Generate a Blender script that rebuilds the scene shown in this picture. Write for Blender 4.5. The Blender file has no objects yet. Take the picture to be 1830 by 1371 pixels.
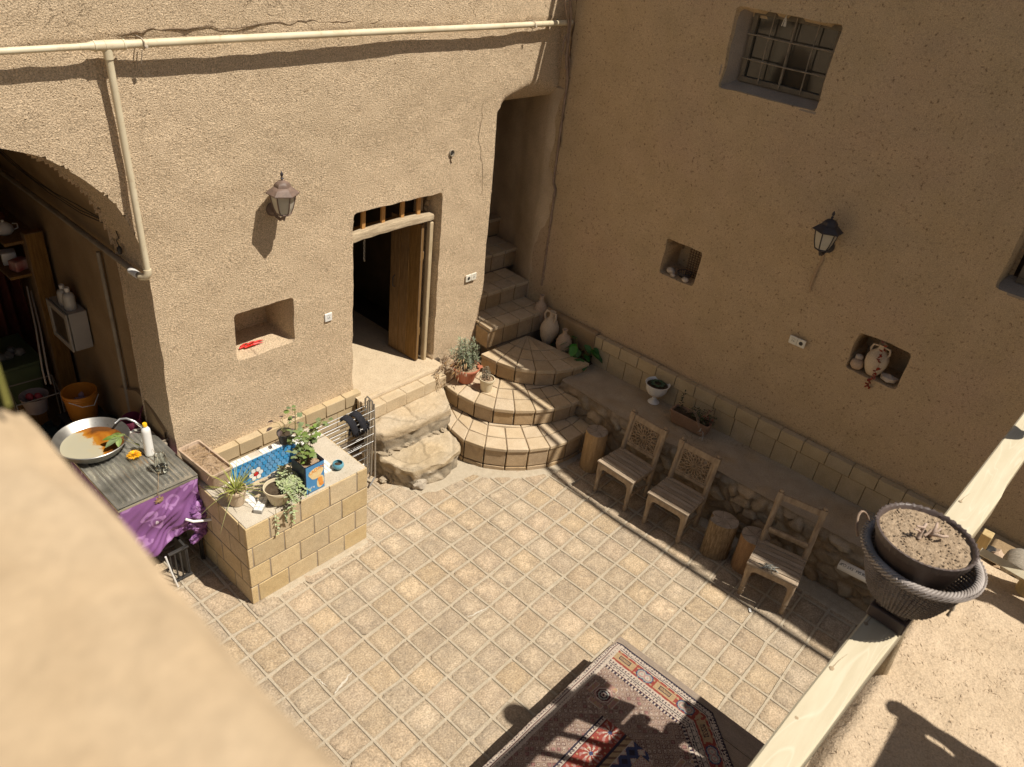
import bpy, bmesh, math, random
from mathutils import Vector, Matrix, noise, Quaternion
PI = math.pi
R = math.radians
random.seed(7)
scene = bpy.context.scene
COL = scene.collection

# ------------------------------------------------------------------ camera
CAM = Vector((0, 0, 5.26))
CX = Vector((0.67213196, -0.73256335, 0.10765489))      # camera right
CY = Vector((-0.33695661, -0.43209128, -0.83651501))    # camera down
CZ = Vector((0.65931698, 0.52597345, -0.53726442))      # camera forward
FPX = 1386.16
cd = bpy.data.cameras.new("camera")
cam = bpy.data.objects.new("camera", cd)
COL.objects.link(cam)
rot = Matrix((( CX.x, -CY.x, -CZ.x), (CX.y, -CY.y, -CZ.y), (CX.z, -CY.z, -CZ.z)))
cam.matrix_world = Matrix.Translation(CAM) @ rot.to_4x4()
cd.sensor_width = 36
cd.lens = FPX / 1830 * 36
cd.clip_start = 0.02
cd.clip_end = 500
cd.dof.use_dof = True
cd.dof.focus_distance = 5.6
cd.dof.aperture_fstop = 4.8
scene.camera = cam

# ------------------------------------------------------------------ light
LD = Vector((-0.42, 1.0, -1.9))                          # the way the sunlight travels
w = bpy.data.worlds.new("World")
scene.world = w
w.use_nodes = True
nt = w.node_tree
sky = nt.nodes.new('ShaderNodeTexSky')
sky.sky_type = 'NISHITA'
sky.sun_disc = False
sky.sun_elevation = math.asin(1.9 / LD.length)
sky.sun_rotation = math.atan2(0.42, -1.0)
sky.dust_density = 2.5
sky.altitude = 900
bg = nt.nodes['Background']
wb = nt.nodes.new('ShaderNodeMix')          # the camera's warm white balance
wb.data_type = 'RGBA'
wb.blend_type = 'MULTIPLY'
wb.inputs[0].default_value = 1
wb.inputs[7].default_value = (1.0, .90, .76, 1)
nt.links.new(sky.outputs[0], wb.inputs[6])
nt.links.new(wb.outputs[2], bg.inputs[0])
bg.inputs[1].default_value = 0.06
sd = bpy.data.lights.new("sun", 'SUN')
sd.energy = 4.6
sd.angle = R(0.5)
sd.color = (1.0, 0.93, 0.82)
sun = bpy.data.objects.new("sun", sd)
sun.rotation_euler = LD.to_track_quat('-Z', 'Y').to_euler()
sun.location = (3, -6, 14)
COL.objects.link(sun)
scene.view_settings.view_transform = 'Standard'
scene.view_settings.look = 'None'
scene.view_settings.exposure = 0.35
scene.view_settings.gamma = 1.0
scene.cycles.max_bounces = 8
scene.cycles.diffuse_bounces = 4


# ------------------------------------------------------------------ helpers
def ray(u, v):
    return CX * ((u - 915) / FPX) + CY * ((v - 685.5) / FPX) + CZ

def onz(u, v, z):
    d = ray(u, v)
    return CAM + d * ((z - CAM.z) / d.z)

def on(u, v, ax, val):
    d = ray(u, v)
    return CAM + d * ((val - CAM[ax]) / d[ax])

def V(*a):
    return Vector(a)

def N3(p, f=1.0, s=0.0):
    return noise.noise(Vector(p) * f + Vector((s, s * 1.7, -s)))

def worldloc(o):
    p = Vector((0, 0, 0))
    while o is not None:
        p = p + Vector(o.location)
        o = o.parent
    return p

class MB:
    def __init__(self):
        self.v = []
        self.f = []
        self.c = []

    def add(self, vs, fs, col=None):
        o = len(self.v)
        self.v += [Vector(a) for a in vs]
        self.f += [tuple(i + o for i in f) for f in fs]
        self.c += [col or (1, 1, 1)] * len(vs)

    def box(self, c, s, rot=None, col=None, taper=1.0):
        c = Vector(c)
        vs = []
        for dz in (-.5, .5):
            t = taper if dz > 0 else 1.0
            for dx, dy in ((-.5, -.5), (.5, -.5), (.5, .5), (-.5, .5)):
                p = Vector((dx * s[0] * t, dy * s[1] * t, dz * s[2]))
                if rot is not None:
                    p = rot @ p
                vs.append(c + p)
        self.add(vs, [(0, 3, 2, 1), (4, 5, 6, 7), (0, 1, 5, 4), (1, 2, 6, 5), (2, 3, 7, 6), (3, 0, 4, 7)], col)

    def prism(self, pts, z0, z1, col=None):
        n = len(pts)
        vs = [Vector((p[0], p[1], z0)) for p in pts] + [Vector((p[0], p[1], z1)) for p in pts]
        fs = [tuple(range(n - 1, -1, -1)), tuple(range(n, 2 * n))]
        fs += [(i, (i + 1) % n, n + (i + 1) % n, n + i) for i in range(n)]
        self.add(vs, fs, col)

    def hexa(self, a, b, col=None):
        """a, b: two loops of points joined into a closed solid"""
        n = len(a)
        fs = [tuple(range(n - 1, -1, -1)), tuple(range(n, 2 * n))]
        fs += [(i, (i + 1) % n, n + (i + 1) % n, n + i) for i in range(n)]
        self.add(list(a) + list(b), fs, col)

    def tube(self, pts, r, seg=8, closed=False, cap=True, col=None, sq=1.0):
        pts = [Vector(p) for p in pts]
        n = len(pts)
        rr = r if isinstance(r, (list, tuple)) else [r] * n
        vs = []
        prev = None
        for i, p in enumerate(pts):
            a = pts[(i - 1) % n] if (closed or i > 0) else p
            b = pts[(i + 1) % n] if (closed or i < n - 1) else p
            t = (b - a)
            t = t.normalized() if t.length > 1e-9 else Vector((0, 0, 1))
            if prev is None:
                h = Vector((0, 0, 1)) if abs(t.z) < .9 else Vector((1, 0, 0))
                x = t.cross(h).normalized()
            else:
                x = prev - t * prev.dot(t)
                x = x.normalized() if x.length > 1e-6 else t.orthogonal().normalized()
            prev = x
            y = t.cross(x)
            for k in range(seg):
                an = 2 * PI * k / seg
                vs.append(p + (x * math.cos(an) + y * math.sin(an) * sq) * rr[i])
        fs = []
        m = n if closed else n - 1
        for i in range(m):
            for k in range(seg):
                a = i * seg + k
                b = i * seg + (k + 1) % seg
                c = ((i + 1) % n) * seg + (k + 1) % seg
                d = ((i + 1) % n) * seg + k
                fs.append((a, b, c, d))
        if cap and not closed:
            fs.append(tuple(range(seg - 1, -1, -1)))
            fs.append(tuple(range((n - 1) * seg, n * seg)))
        self.add(vs, fs, col)

    def lathe(self, prof, c=(0, 0, 0), seg=24, wob=0.0, s=0.0, rot=None, col=None, caps=True):
        c = Vector(c)
        vs = []
        for (r, z) in prof:
            for k in range(seg):
                a = 2 * PI * k / seg
                rad = r
                if wob:
                    rad = r * (1 + wob * N3((math.cos(a), math.sin(a), z * 4), 1.3, s))
                p = Vector((rad * math.cos(a), rad * math.sin(a), z))
                if rot is not None:
                    p = rot @ p
                vs.append(c + p)
        n = len(prof)
        fs = []
        for i in range(n - 1):
            for k in range(seg):
                fs.append((i * seg + k, i * seg + (k + 1) % seg, (i + 1) * seg + (k + 1) % seg, (i + 1) * seg + k))
        if caps:
            if prof[0][0] > 1e-4:
                fs.append(tuple(range(seg - 1, -1, -1)))
            if prof[-1][0] > 1e-4:
                fs.append(tuple(range((n - 1) * seg, n * seg)))
        self.add(vs, fs, col)

    def blob(self, c, s, sub=2, amp=.15, f=2.0, seed=0.0, rot=None, col=None):
        bm = bmesh.new()
        bmesh.ops.create_icosphere(bm, subdivisions=sub, radius=1)
        c = Vector(c)
        vs = []
        for v in bm.verts:
            p = v.co * (1 + amp * N3(v.co, f * .5, seed) + amp * .4 * N3(v.co, f * 1.6, seed + 9))
            p = Vector((p.x * s[0], p.y * s[1], p.z * s[2]))
            if rot is not None:
                p = rot @ p
            vs.append(c + p)
        fs = [tuple(v.index for v in f_.verts) for f_ in bm.faces]
        bm.free()
        self.add(vs, fs, col)

    def leaf(self, p, d, up, L, W, curl=.3, shape='oval', col=None, seg=3):
        d = Vector(d).normalized()
        up = Vector(up)
        sdv = d.cross(up)
        sdv = sdv.normalized() if sdv.length > 1e-5 else d.orthogonal().normalized()
        nrm = sdv.cross(d).normalized()
        p = Vector(p)
        vs = []
        if shape == 'lobed':
            out = [(0, 0), (.25, .32), (.1, .62), (.42, .55), (.5, .85), (.68, .5), (1.0, .0)]
            mid = p + d * L * .45 - nrm * L * .03
            ring = [p + d * L * a + sdv * W * b - nrm * L * curl * a * a for a, b in out]
            ring += [p + d * L * a - sdv * W * b - nrm * L * curl * a * a for a, b in reversed(out[1:-1])]
            n = len(ring)
            self.add([mid] + ring, [(0, 1 + i, 1 + (i + 1) % n) for i in range(n)], col)
            return
        for i in range(seg + 1):
            t = i / seg
            wd = W * .5 * (math.sin(PI * min(1, t * .92 + .06)) ** (.8 if shape == 'oval' else .5))
            if shape == 'blade':
                wd = W * .5 * (1 - t) ** .6 * (1 if t > 0 else .7)
            q = p + d * L * t - nrm * L * curl * t * t
            fold = nrm * wd * .25
            vs += [q + sdv * wd + fold, q, q - sdv * wd + fold]
        fs = []
        for i in range(seg):
            a = i * 3
            fs += [(a, a + 1, a + 4, a + 3), (a + 1, a + 2, a + 5, a + 4)]
        self.add(vs, fs, col)

    def build(self, name, mat, parent=None, local=False, bevel=0, smooth=35, attr=False, label=None, solid=0, loc=None):
        me = bpy.data.meshes.new(name)
        if parent is not None:
            org = Vector((0, 0, 0)) if local else worldloc(parent)
        elif loc is not None:
            org = Vector(loc)
        else:
            lo = Vector((min(v.x for v in self.v), min(v.y for v in self.v), min(v.z for v in self.v)))
            hi = Vector((max(v.x for v in self.v), max(v.y for v in self.v), max(v.z for v in self.v)))
            org = (lo + hi) / 2
            org.z = lo.z
        me.from_pydata([v - org for v in self.v], [], self.f)
        me.update()
        if attr:
            ca = me.color_attributes.new("tint", 'FLOAT_COLOR', 'POINT')
            flat = []
            for c in self.c:
                flat += [c[0], c[1], c[2], 1.0]
            ca.data.foreach_set("color", flat)
        if smooth:
            me.polygons.foreach_set("use_smooth", [True] * len(me.polygons))
            me.set_sharp_from_angle(angle=R(smooth))
        me.materials.append(mat)
        o = bpy.data.objects.new(name, me)
        COL.objects.link(o)
        if parent is not None:
            o.parent = parent
            if local:
                pass
        else:
            o.location = org
        if solid:
            m = o.modifiers.new("thick", 'SOLIDIFY')
            m.thickness = solid
            m.offset = 0
        if bevel:
            m = o.modifiers.new("bevel", 'BEVEL')
            m.width = bevel
            m.segments = 2
            m.limit_method = 'ANGLE'
            m.angle_limit = R(40)
            m.harden_normals = False
        if label:
            o['label'] = label
        return o

def thing(name, label, cat, loc=(0, 0, 0), rz=0, group=None):
    o = bpy.data.objects.new(name, None)
    COL.objects.link(o)
    o.empty_display_size = .1
    o.location = loc
    o.rotation_euler = (0, 0, rz)
    o['label'] = label
    o['category'] = cat
    if group:
        o['group'] = group
    return o

def tag(o, label, cat, group=None):
    o['label'] = label
    o['category'] = cat
    if group:
        o['group'] = group
    return o

def struct(o):
    o['kind'] = 'structure'
    return o

def copy_tree(o, parent=None, loc=None, rz=None, label=None):
    c = o.copy()
    COL.objects.link(c)
    c.parent = parent
    if loc is not None:
        c.location = loc
    if rz is not None:
        c.rotation_euler = (0, 0, rz)
    if label:
        c['label'] = label
    for ch in list(o.children):
        copy_tree(ch, c)
    return c

# ------------------------------------------------------------------ materials
def mk(name, c1, c2=None, scale=8.0, rough=.85, bump=.3, bscale=60.0, dist=.004, island=0.0, metal=0.0,
       attr=False, spec=.3, speck=0.0, speckc=(.1, .07, .04), speckscale=90.0, detail=6, stretch=None,
       trans=0.0, extra=None, fine=None, finescale=130, coat=0.0, blot=0.0, blotc=(.3, .2, .1), blotscale=1.2):
    m = bpy.data.materials.new(name)
    m.use_nodes = True
    t = m.node_tree
    L = t.links
    bs = t.nodes['Principled BSDF']
    tc = t.nodes.new('ShaderNodeTexCoord')
    co = tc.outputs['Object']
    if stretch:
        mp = t.nodes.new('ShaderNodeMapping')
        mp.inputs['Scale'].default_value = stretch
        L.new(co, mp.inputs['Vector'])
        co = mp.outputs[0]
    n1 = t.nodes.new('ShaderNodeTexNoise')
    n1.inputs['Scale'].default_value = scale
    n1.inputs['Detail'].default_value = detail
    L.new(co, n1.inputs['Vector'])
    cr = t.nodes.new('ShaderNodeMapRange')
    cr.inputs[1].default_value = .3
    cr.inputs[2].default_value = .7
    L.new(n1.outputs[0], cr.inputs[0])
    mix = t.nodes.new('ShaderNodeMix')
    mix.data_type = 'RGBA'
    mix.inputs[6].default_value = (*c1, 1)
    mix.inputs[7].default_value = (*(c2 or c1), 1)
    L.new(cr.outputs[0], mix.inputs[0])
    colr = mix.outputs[2]
    if blot:
        nb = t.nodes.new('ShaderNodeTexNoise')
        nb.inputs['Scale'].default_value = blotscale
        nb.inputs['Detail'].default_value = 5
        nb.inputs['Distortion'].default_value = .6
        L.new(tc.outputs['Object'], nb.inputs['Vector'])
        rb = t.nodes.new('ShaderNodeMapRange')
        rb.inputs[1].default_value = .48
        rb.inputs[2].default_value = .68
        rb.inputs[4].default_value = blot
        L.new(nb.outputs[0], rb.inputs[0])
        mb = t.nodes.new('ShaderNodeMix')
        mb.data_type = 'RGBA'
        mb.inputs[7].default_value = (*blotc, 1)
        L.new(rb.outputs[0], mb.inputs[0])
        L.new(colr, mb.inputs[6])
        colr = mb.outputs[2]
    if attr:
        at = t.nodes.new('ShaderNodeVertexColor')
        at.layer_name = "tint"
        ml = t.nodes.new('ShaderNodeMix')
        ml.data_type = 'RGBA'
        ml.blend_type = 'MULTIPLY'
        ml.inputs[0].default_value = 1
        L.new(colr, ml.inputs[6])
        L.new(at.outputs[0], ml.inputs[7])
        colr = ml.outputs[2]
    if island:
        ge = t.nodes.new('ShaderNodeNewGeometry')
        hs = t.nodes.new('ShaderNodeHueSaturation')
        r1 = t.nodes.new('ShaderNodeMapRange')
        r1.inputs[3].default_value = 1 - island
        r1.inputs[4].default_value = 1 + island
        L.new(ge.outputs['Random Per Island'], r1.inputs[0])
        L.new(r1.outputs[0], hs.inputs['Value'])
        ws = t.nodes.new('ShaderNodeMath')
        ws.operation = 'MULTIPLY'
        ws.inputs[1].default_value = 37.7
        L.new(ge.outputs['Random Per Island'], ws.inputs[0])
        fr = t.nodes.new('ShaderNodeMath')
        fr.operation = 'FRACT'
        L.new(ws.outputs[0], fr.inputs[0])
        r2 = t.nodes.new('ShaderNodeMapRange')
        r2.inputs[3].default_value = 1 - island
        r2.inputs[4].default_value = 1 + island
        L.new(fr.outputs[0], r2.inputs[0])
        L.new(r2.outputs[0], hs.inputs['Saturation'])
        L.new(colr, hs.inputs['Color'])
        colr = hs.outputs[0]
    if speck:
        n2 = t.nodes.new('ShaderNodeTexNoise')
        n2.inputs['Scale'].default_value = speckscale
        n2.inputs['Detail'].default_value = 3
        L.new(tc.outputs['Object'], n2.inputs['Vector'])
        r3 = t.nodes.new('ShaderNodeMapRange')
        r3.inputs[1].default_value = .60
        r3.inputs[2].default_value = .72
        r3.inputs[4].default_value = speck
        L.new(n2.outputs[0], r3.inputs[0])
        m3 = t.nodes.new('ShaderNodeMix')
        m3.data_type = 'RGBA'
        m3.inputs[7].default_value = (*speckc, 1)
        L.new(r3.outputs[0], m3.inputs[0])
        L.new(colr, m3.inputs[6])
        colr = m3.outputs[2]
    if fine is None:
        fine = .16 if rough >= .84 else 0
    if fine:
        nf = t.nodes.new('ShaderNodeTexNoise')
        nf.inputs['Scale'].default_value = finescale
        nf.inputs['Detail'].default_value = 2
        L.new(tc.outputs['Object'], nf.inputs['Vector'])
        rf = t.nodes.new('ShaderNodeMapRange')
        rf.inputs[1].default_value = .3
        rf.inputs[2].default_value = .7
        rf.inputs[3].default_value = 1 - fine
        rf.inputs[4].default_value = 1 + fine
        L.new(nf.outputs[0], rf.inputs[0])
        hf = t.nodes.new('ShaderNodeHueSaturation')
        L.new(rf.outputs[0], hf.inputs['Value'])
        L.new(colr, hf.inputs['Color'])
        colr = hf.outputs[0]
    if extra:
        colr = extra(t, L, tc, colr)
    L.new(colr, bs.inputs['Base Color'])
    bs.inputs['Roughness'].default_value = rough
    bs.inputs['Metallic'].default_value = metal
    bs.inputs['Specular IOR Level'].default_value = spec
    bs.inputs['Coat Weight'].default_value = coat
    if trans:
        bs.inputs['Transmission Weight'].default_value = trans
    if bump:
        nb = t.nodes.new('ShaderNodeTexNoise')
        nb.inputs['Scale'].default_value = bscale
        nb.inputs['Detail'].default_value = 4
        nb.inputs['Roughness'].default_value = .65
        L.new(co, nb.inputs['Vector'])
        bu = t.nodes.new('ShaderNodeBump')
        bu.inputs['Strength'].default_value = bump
        bu.inputs['Distance'].default_value = dist
        L.new(nb.outputs[0], bu.inputs['Height'])
        L.new(bu.outputs[0], bs.inputs['Normal'])
    return m

def cracks(scale=2.2, width=.012, amount=.6, col=(.12, .08, .045), zmin=None):
    def fn(t, L, tc, colr):
        ns = t.nodes.new('ShaderNodeTexNoise')
        ns.inputs['Scale'].default_value = 3.0
        ns.inputs['Detail'].default_value = 4
        L.new(tc.outputs['Object'], ns.inputs['Vector'])
        ad = t.nodes.new('ShaderNodeMix')
        ad.data_type = 'RGBA'
        ad.blend_type = 'LINEAR_LIGHT'
        ad.inputs[0].default_value = .35
        L.new(tc.outputs['Object'], ad.inputs[6])
        L.new(ns.outputs[1], ad.inputs[7])
        vo = t.nodes.new('ShaderNodeTexVoronoi')
        vo.feature = 'DISTANCE_TO_EDGE'
        vo.inputs['Scale'].default_value = scale
        L.new(ad.outputs[2], vo.inputs['Vector'])
        mr = t.nodes.new('ShaderNodeMapRange')
        mr.inputs[1].default_value = 0
        mr.inputs[2].default_value = width
        mr.inputs[3].default_value = amount
        mr.inputs[4].default_value = 0
        L.new(vo.outputs['Distance'], mr.inputs[0])
        f = mr.outputs[0]
        nm = t.nodes.new('ShaderNodeTexNoise')
        nm.inputs['Scale'].default_value = 1.3
        L.new(tc.outputs['Object'], nm.inputs['Vector'])
        m2 = t.nodes.new('ShaderNodeMapRange')
        m2.inputs[1].default_value = .5
        m2.inputs[2].default_value = .62
        L.new(nm.outputs[0], m2.inputs[0])
        mu = t.nodes.new('ShaderNodeMath')
        mu.operation = 'MULTIPLY'
        L.new(f, mu.inputs[0])
        L.new(m2.outputs[0], mu.inputs[1])
        f = mu.outputs[0]
        if zmin is not None:
            sx = t.nodes.new('ShaderNodeSeparateXYZ')
            L.new(tc.outputs['Object'], sx.inputs[0])
            mz = t.nodes.new('ShaderNodeMapRange')
            mz.inputs[1].default_value = zmin
            mz.inputs[2].default_value = zmin + .12
            L.new(sx.outputs[2], mz.inputs[0])
            mv = t.nodes.new('ShaderNodeMath')
            mv.operation = 'MULTIPLY'
            L.new(f, mv.inputs[0])
            L.new(mz.outputs[0], mv.inputs[1])
            f = mv.outputs[0]
        mx = t.nodes.new('ShaderNodeMix')
        mx.data_type = 'RGBA'
        mx.inputs[7].default_value = (*col, 1)
        L.new(f, mx.inputs[0])
        L.new(colr, mx.inputs[6])
        return mx.outputs[2]
    return fn

MUD = mk('mud_plaster_coarse', (.68, .53, .362), (.585, .45, .30), 30, .95, 1.0, 95, .016, speck=.7, speckc=(.24, .165, .10), fine=.35, finescale=110,
         speckscale=80, spec=.1, blot=.25, blotc=(.50, .385, .25), blotscale=.8, extra=cracks(2.4, .014, .75, zmin=4.12))
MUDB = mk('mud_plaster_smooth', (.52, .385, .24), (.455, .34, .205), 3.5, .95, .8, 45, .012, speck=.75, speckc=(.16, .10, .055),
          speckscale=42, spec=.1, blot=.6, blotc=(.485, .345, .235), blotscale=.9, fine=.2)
MUDV = mk('passage_mud', (.64, .50, .345), (.52, .40, .27), 4, .95, .7, 40, .012, spec=.1, blot=.5, blotc=(.38, .28, .18), blotscale=1.5)
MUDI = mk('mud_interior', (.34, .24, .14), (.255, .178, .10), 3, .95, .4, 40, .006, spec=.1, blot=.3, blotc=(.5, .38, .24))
MUDT = mk('terrace_mud', (.54, .425, .30), (.47, .365, .25), 4, .95, .9, 38, .010, speck=.5, speckc=(.33, .24, .16),
          speckscale=60, spec=.1, extra=cracks(5.0, .016, .6, (.26, .185, .125)))
MUDP = mk('parapet_mud', (.49, .365, .23), (.41, .30, .185), 24, .95, .5, 50, .004, speck=.25, speckc=(.40, .29, .18), fine=.05,
          speckscale=32, spec=.1, blot=.4, blotc=(.50, .39, .265), blotscale=6)
GROUT = mk('grout', (.45, .385, .29), (.39, .33, .245), 20, .95, .4, 120, .002, spec=.15)
TILE = mk('worn_floor_tile', (.44, .355, .255), (.36, .285, .2), 13, .9, .9, 90, .005, island=.035, attr=True, speck=.5,
          speckc=(.54, .465, .36), speckscale=60, spec=.15, blot=.6, blotc=(.295, .24, .178), blotscale=9, fine=.30, finescale=75)
BRICK = mk('sandy_brick', (.56, .44, .265), (.48, .365, .215), 14, .9, .5, 110, .002, island=.12, speck=.4,
           speckc=(.36, .25, .14), speckscale=110, spec=.15, blot=.3, blotc=(.45, .37, .25), blotscale=5)
RISET = mk('riser_tile', (.45, .335, .21), (.37, .265, .16), 14, .9, .5, 100, .003, island=.12, speck=.3,
           speckc=(.24, .16, .1), speckscale=70, spec=.15, blot=.5, blotc=(.33, .25, .17), blotscale=7)
STEPT = mk('step_tile', (.53, .425, .295), (.46, .36, .24), 12, .9, .4, 100, .002, island=.09, speck=.3,
           speckc=(.36, .25, .15), speckscale=90, spec=.15, blot=.3, blotc=(.45, .34, .22), blotscale=6)
MORTAR = mk('grey_mortar', (.34, .28, .215), (.25, .205, .155), 12, .95, .5, 60, .004, spec=.1)
MORTARD = mk('dark_mortar', (.27, .21, .145), (.20, .155, .105), 12, .95, .4, 60, .003, spec=.1)
SKIRT = mk('skirting_tile', (.50, .395, .25), (.43, .335, .205), 8, .85, .3, 90, .002, island=.07, spec=.2,
           speck=.2, speckc=(.35, .25, .15), speckscale=90)
BENCHT = mk('bench_plaster', (.43, .355, .26), (.34, .275, .2), 5, .95, .6, 50, .006, spec=.1, blot=.4, blotc=(.40, .28, .15),
            blotscale=2.5, extra=cracks(5, .02, .5))
STONE = mk('rubble_stone', (.95, .95, .95), (.72, .72, .72), 14, .95, .9, 60, .008, attr=True, spec=.15, speck=.3, speckscale=70)
FLAG = mk('yellow_flagstone', (.54, .43, .285), (.46, .36, .235), 6, .9, .6, 70, .005, attr=True, spec=.15, speck=.3,
          speckc=(.42, .3, .18), speckscale=40, blot=.4, blotc=(.60, .51, .38), blotscale=5, extra=cracks(6, .02, .5, (.36, .27, .18)))
WOODP = mk('pale_timber', (.80, .70, .50), (.72, .61, .41), 5, .6, .25, 30, .003, spec=.3, stretch=(1, 9, 9), detail=4)
WOODL = mk('weathered_log', (.50, .41, .28), (.34, .265, .175), 9, .9, .7, 26, .006, spec=.15, stretch=(7, 7, 1))
WOODG = mk('grey_wood', (.42, .335, .25), (.28, .22, .16), 7, .85, .6, 40, .003, spec=.2, stretch=(6, 1, 6), island=.12)
WOODC = mk('brown_chair_wood', (.41, .315, .215), (.25, .18, .12), 7, .7, .5, 45, .003, spec=.3, stretch=(4, 4, 1))
WOODD = mk('old_door_wood', (.26, .16, .075), (.15, .09, .04), 6, .85, .6, 40, .004, spec=.2, stretch=(12, 12, 1), island=.18)
WOODB = mk('beam_wood', (.50, .40, .27), (.30, .23, .15), 8, .9, .8, 30, .006, spec=.15, stretch=(1, 8, 8))
WOODY = mk('yellow_stick_wood', (.55, .30, .10), (.42, .21, .07), 8, .6, .3, 60, .001, spec=.3, stretch=(8, 8, 1))
BARK = mk('bark', (.36, .26, .155), (.16, .11, .065), 12, .95, 1.0, 22, .015, spec=.1, stretch=(5, 5, 1))
ENDG = mk('log_end_grain', (.40, .33, .26), (.26, .21, .16), 14, .9, .5, 50, .003, spec=.15)
PIPE = mk('cream_pipe', (.70, .62, .45), (.58, .49, .33), 6, .5, .15, 50, .001, spec=.4, speck=.35, speckc=(.35, .17, .08),
          speckscale=30)
PIPEG = mk('old_pipe', (.34, .29, .22), (.24, .2, .15), 10, .8, .3, 50, .002)
WHITE = mk('white_plastic', (.78, .77, .74), (.72, .71, .68), 5, .4, 0, spec=.5)
IVORY = mk('ivory_plate', (.74, .70, .60), (.70, .66, .56), 5, .4, 0, spec=.5)
DARK = mk('dark_slot', (.05, .045, .04), None, 5, .6, 0)
BLACK = mk('black_metal', (.03, .028, .027), (.05, .045, .04), 20, .55, .2, 60, .001, spec=.4)
STEEL = mk('steel_rod', (.55, .55, .54), (.42, .42, .42), 20, .35, 0, metal=.9)
ALU = mk('aluminium_pan', (.44, .43, .40), (.30, .29, .27), 12, .38, .15, 60, .001, metal=.85, speck=.4, speckc=(.2, .17, .13), speckscale=45)
BRONZE = mk('brown_lantern_paint', (.20, .135, .105), (.13, .09, .07), 25, .55, .2, 80, .001, spec=.4, speck=.3, speckc=(.3, .25, .2), speckscale=60)
BRONZED = mk('dark_lantern_paint', (.05, .042, .045), (.03, .026, .028), 25, .5, .2, 80, .001, spec=.4)
LGLASS = mk('dusty_lantern_glass', (.50, .46, .38), (.40, .37, .30), 12, .35, 0, spec=.5)
CLAY = mk('unglazed_clay', (.50, .37, .26), (.38, .28, .20), 8, .9, .3, 60, .002, spec=.15, blot=.3, blotc=(.56, .46, .36), blotscale=5)
CLAYP = mk('pale_clay', (.62, .50, .36), (.52, .41, .29), 9, .85, .2, 60, .001, spec=.2)
POTY = mk('cream_flowerpot', (.66, .57, .40), (.60, .51, .35), 9, .6, .1, 60, .001, spec=.3)
TERRA = mk('terracotta_plastic', (.46, .155, .085), (.40, .13, .07), 9, .5, .1, 60, .001, spec=.4)
SOIL = mk('dry_soil', (.44, .32, .21), (.26, .18, .11), 30, .95, 1.0, 70, .012, spec=.05, speck=.4, speckc=(.12, .08, .05), speckscale=50)
SOILD = mk('dark_soil', (.10, .075, .05), (.05, .036, .024), 20, .95, .8, 50, .01, spec=.05)
LAV = mk('grey_green_leaf', (.21, .24, .15), (.28, .31, .21), 20, .7, 0, island=.25, spec=.2)
GRN = mk('fresh_green_leaf', (.12, .18, .05), (.20, .25, .095), 15, .6, 0, island=.25, spec=.3)
GRND = mk('deep_green_leaf', (.035, .12, .025), (.06, .17, .04), 15, .6, 0, island=.25, spec=.3)
VAR = mk('variegated_leaf', (.22, .29, .13), (.42, .45, .27), 60, .6, 0, island=.2, spec=.3)
YGRN = mk('yellow_green_blade', (.24, .27, .06), (.36, .36, .10), 12, .6, 0, island=.2, spec=.3)
DRYL = mk('dried_plant', (.30, .20, .12), (.42, .30, .18), 20, .9, 0, island=.3)
STEM = mk('green_stem', (.16, .17, .06), (.22, .18, .08), 12, .7, 0)
TWIG = mk('dry_twig', (.24, .165, .12), (.34, .25, .18), 30, .9, .4, 50, .002)
WICK = mk('brown_wicker', (.29, .245, .215), (.15, .12, .105), 12, .55, .3, 80, .001, island=.16, spec=.4)
WICKR = mk('wicker_rim', (.47, .415, .38), (.26, .22, .195), 12, .5, .3, 80, .001, island=.12, spec=.4)
POTB = mk('brown_plastic_pot', (.10, .075, .066), (.085, .062, .055), 8, .45, .05, 60, .001, spec=.4)
ORANGE = mk('orange_bucket', (.62, .24, .03), (.55, .20, .025), 5, .4, 0, spec=.5)
PURPLE_BASE = (.19, .035, .22)
HEXB = mk('blue_hex_tile', (.095, .33, .60), (.075, .28, .54), 30, .25, 0, island=.10, spec=.5)
HEXW = mk('white_tile', (.80, .80, .76), (.74, .74, .70), 20, .25, 0, island=.05, spec=.5)
HEXR = mk('red_tile', (.55, .02, .03), None, 20, .25, 0, spec=.5)
HEXG = mk('tile_grout_pale', (.62, .60, .53), (.5, .47, .40), 20, .9, .2, 60, .001)
SAND = mk('basin_sand', (.60, .47, .31), (.48, .37, .24), 14, .95, .9, 40, .01, speck=.4, speckscale=40)
BLUEC = mk('blue_glazed_bowl', (.10, .30, .40), (.16, .40, .50), 9, .15, 0, spec=.6)
NAVY = mk('navy_tin', (.012, .022, .05), (.02, .03, .07), 9, .35, 0, spec=.5)
TINB = mk('blue_tin_label', (.05, .22, .48), (.08, .30, .58), 9, .35, 0, spec=.5)
TINY = mk('cream_label_art', (.75, .52, .22), (.80, .66, .38), 25, .35, 0, spec=.5)
TINO = mk('orange_label_art', (.72, .22, .03), (.80, .36, .07), 25, .35, 0, spec=.5)
REDP = mk('red_plastic', (.60, .03, .02), (.5, .02, .02), 9, .35, 0, spec=.5)
GLOVE = mk('black_knit', (.018, .018, .022), (.03, .03, .035), 60, .95, .6, 200, .002, spec=.1)
YEL = mk('orange_petal', (.78, .36, .01), (.85, .48, .02), 60, .7, 0, island=.2)
YCAP = mk('yellow_cap', (.85, .50, .02), None, 5, .4, 0, spec=.5)
TEAL = mk('dark_teal_cloth', (.006, .018, .02), (.004, .009, .011), 8, .8, .5, 20, .01)
MAROON = mk('maroon_plastic', (.14, .02, .05), (.10, .015, .04), 8, .5, 0)
CURT = mk('dark_red_cloth', (.13, .035, .02), (.07, .018, .012), 5, .9, .6, 14, .02)
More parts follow.
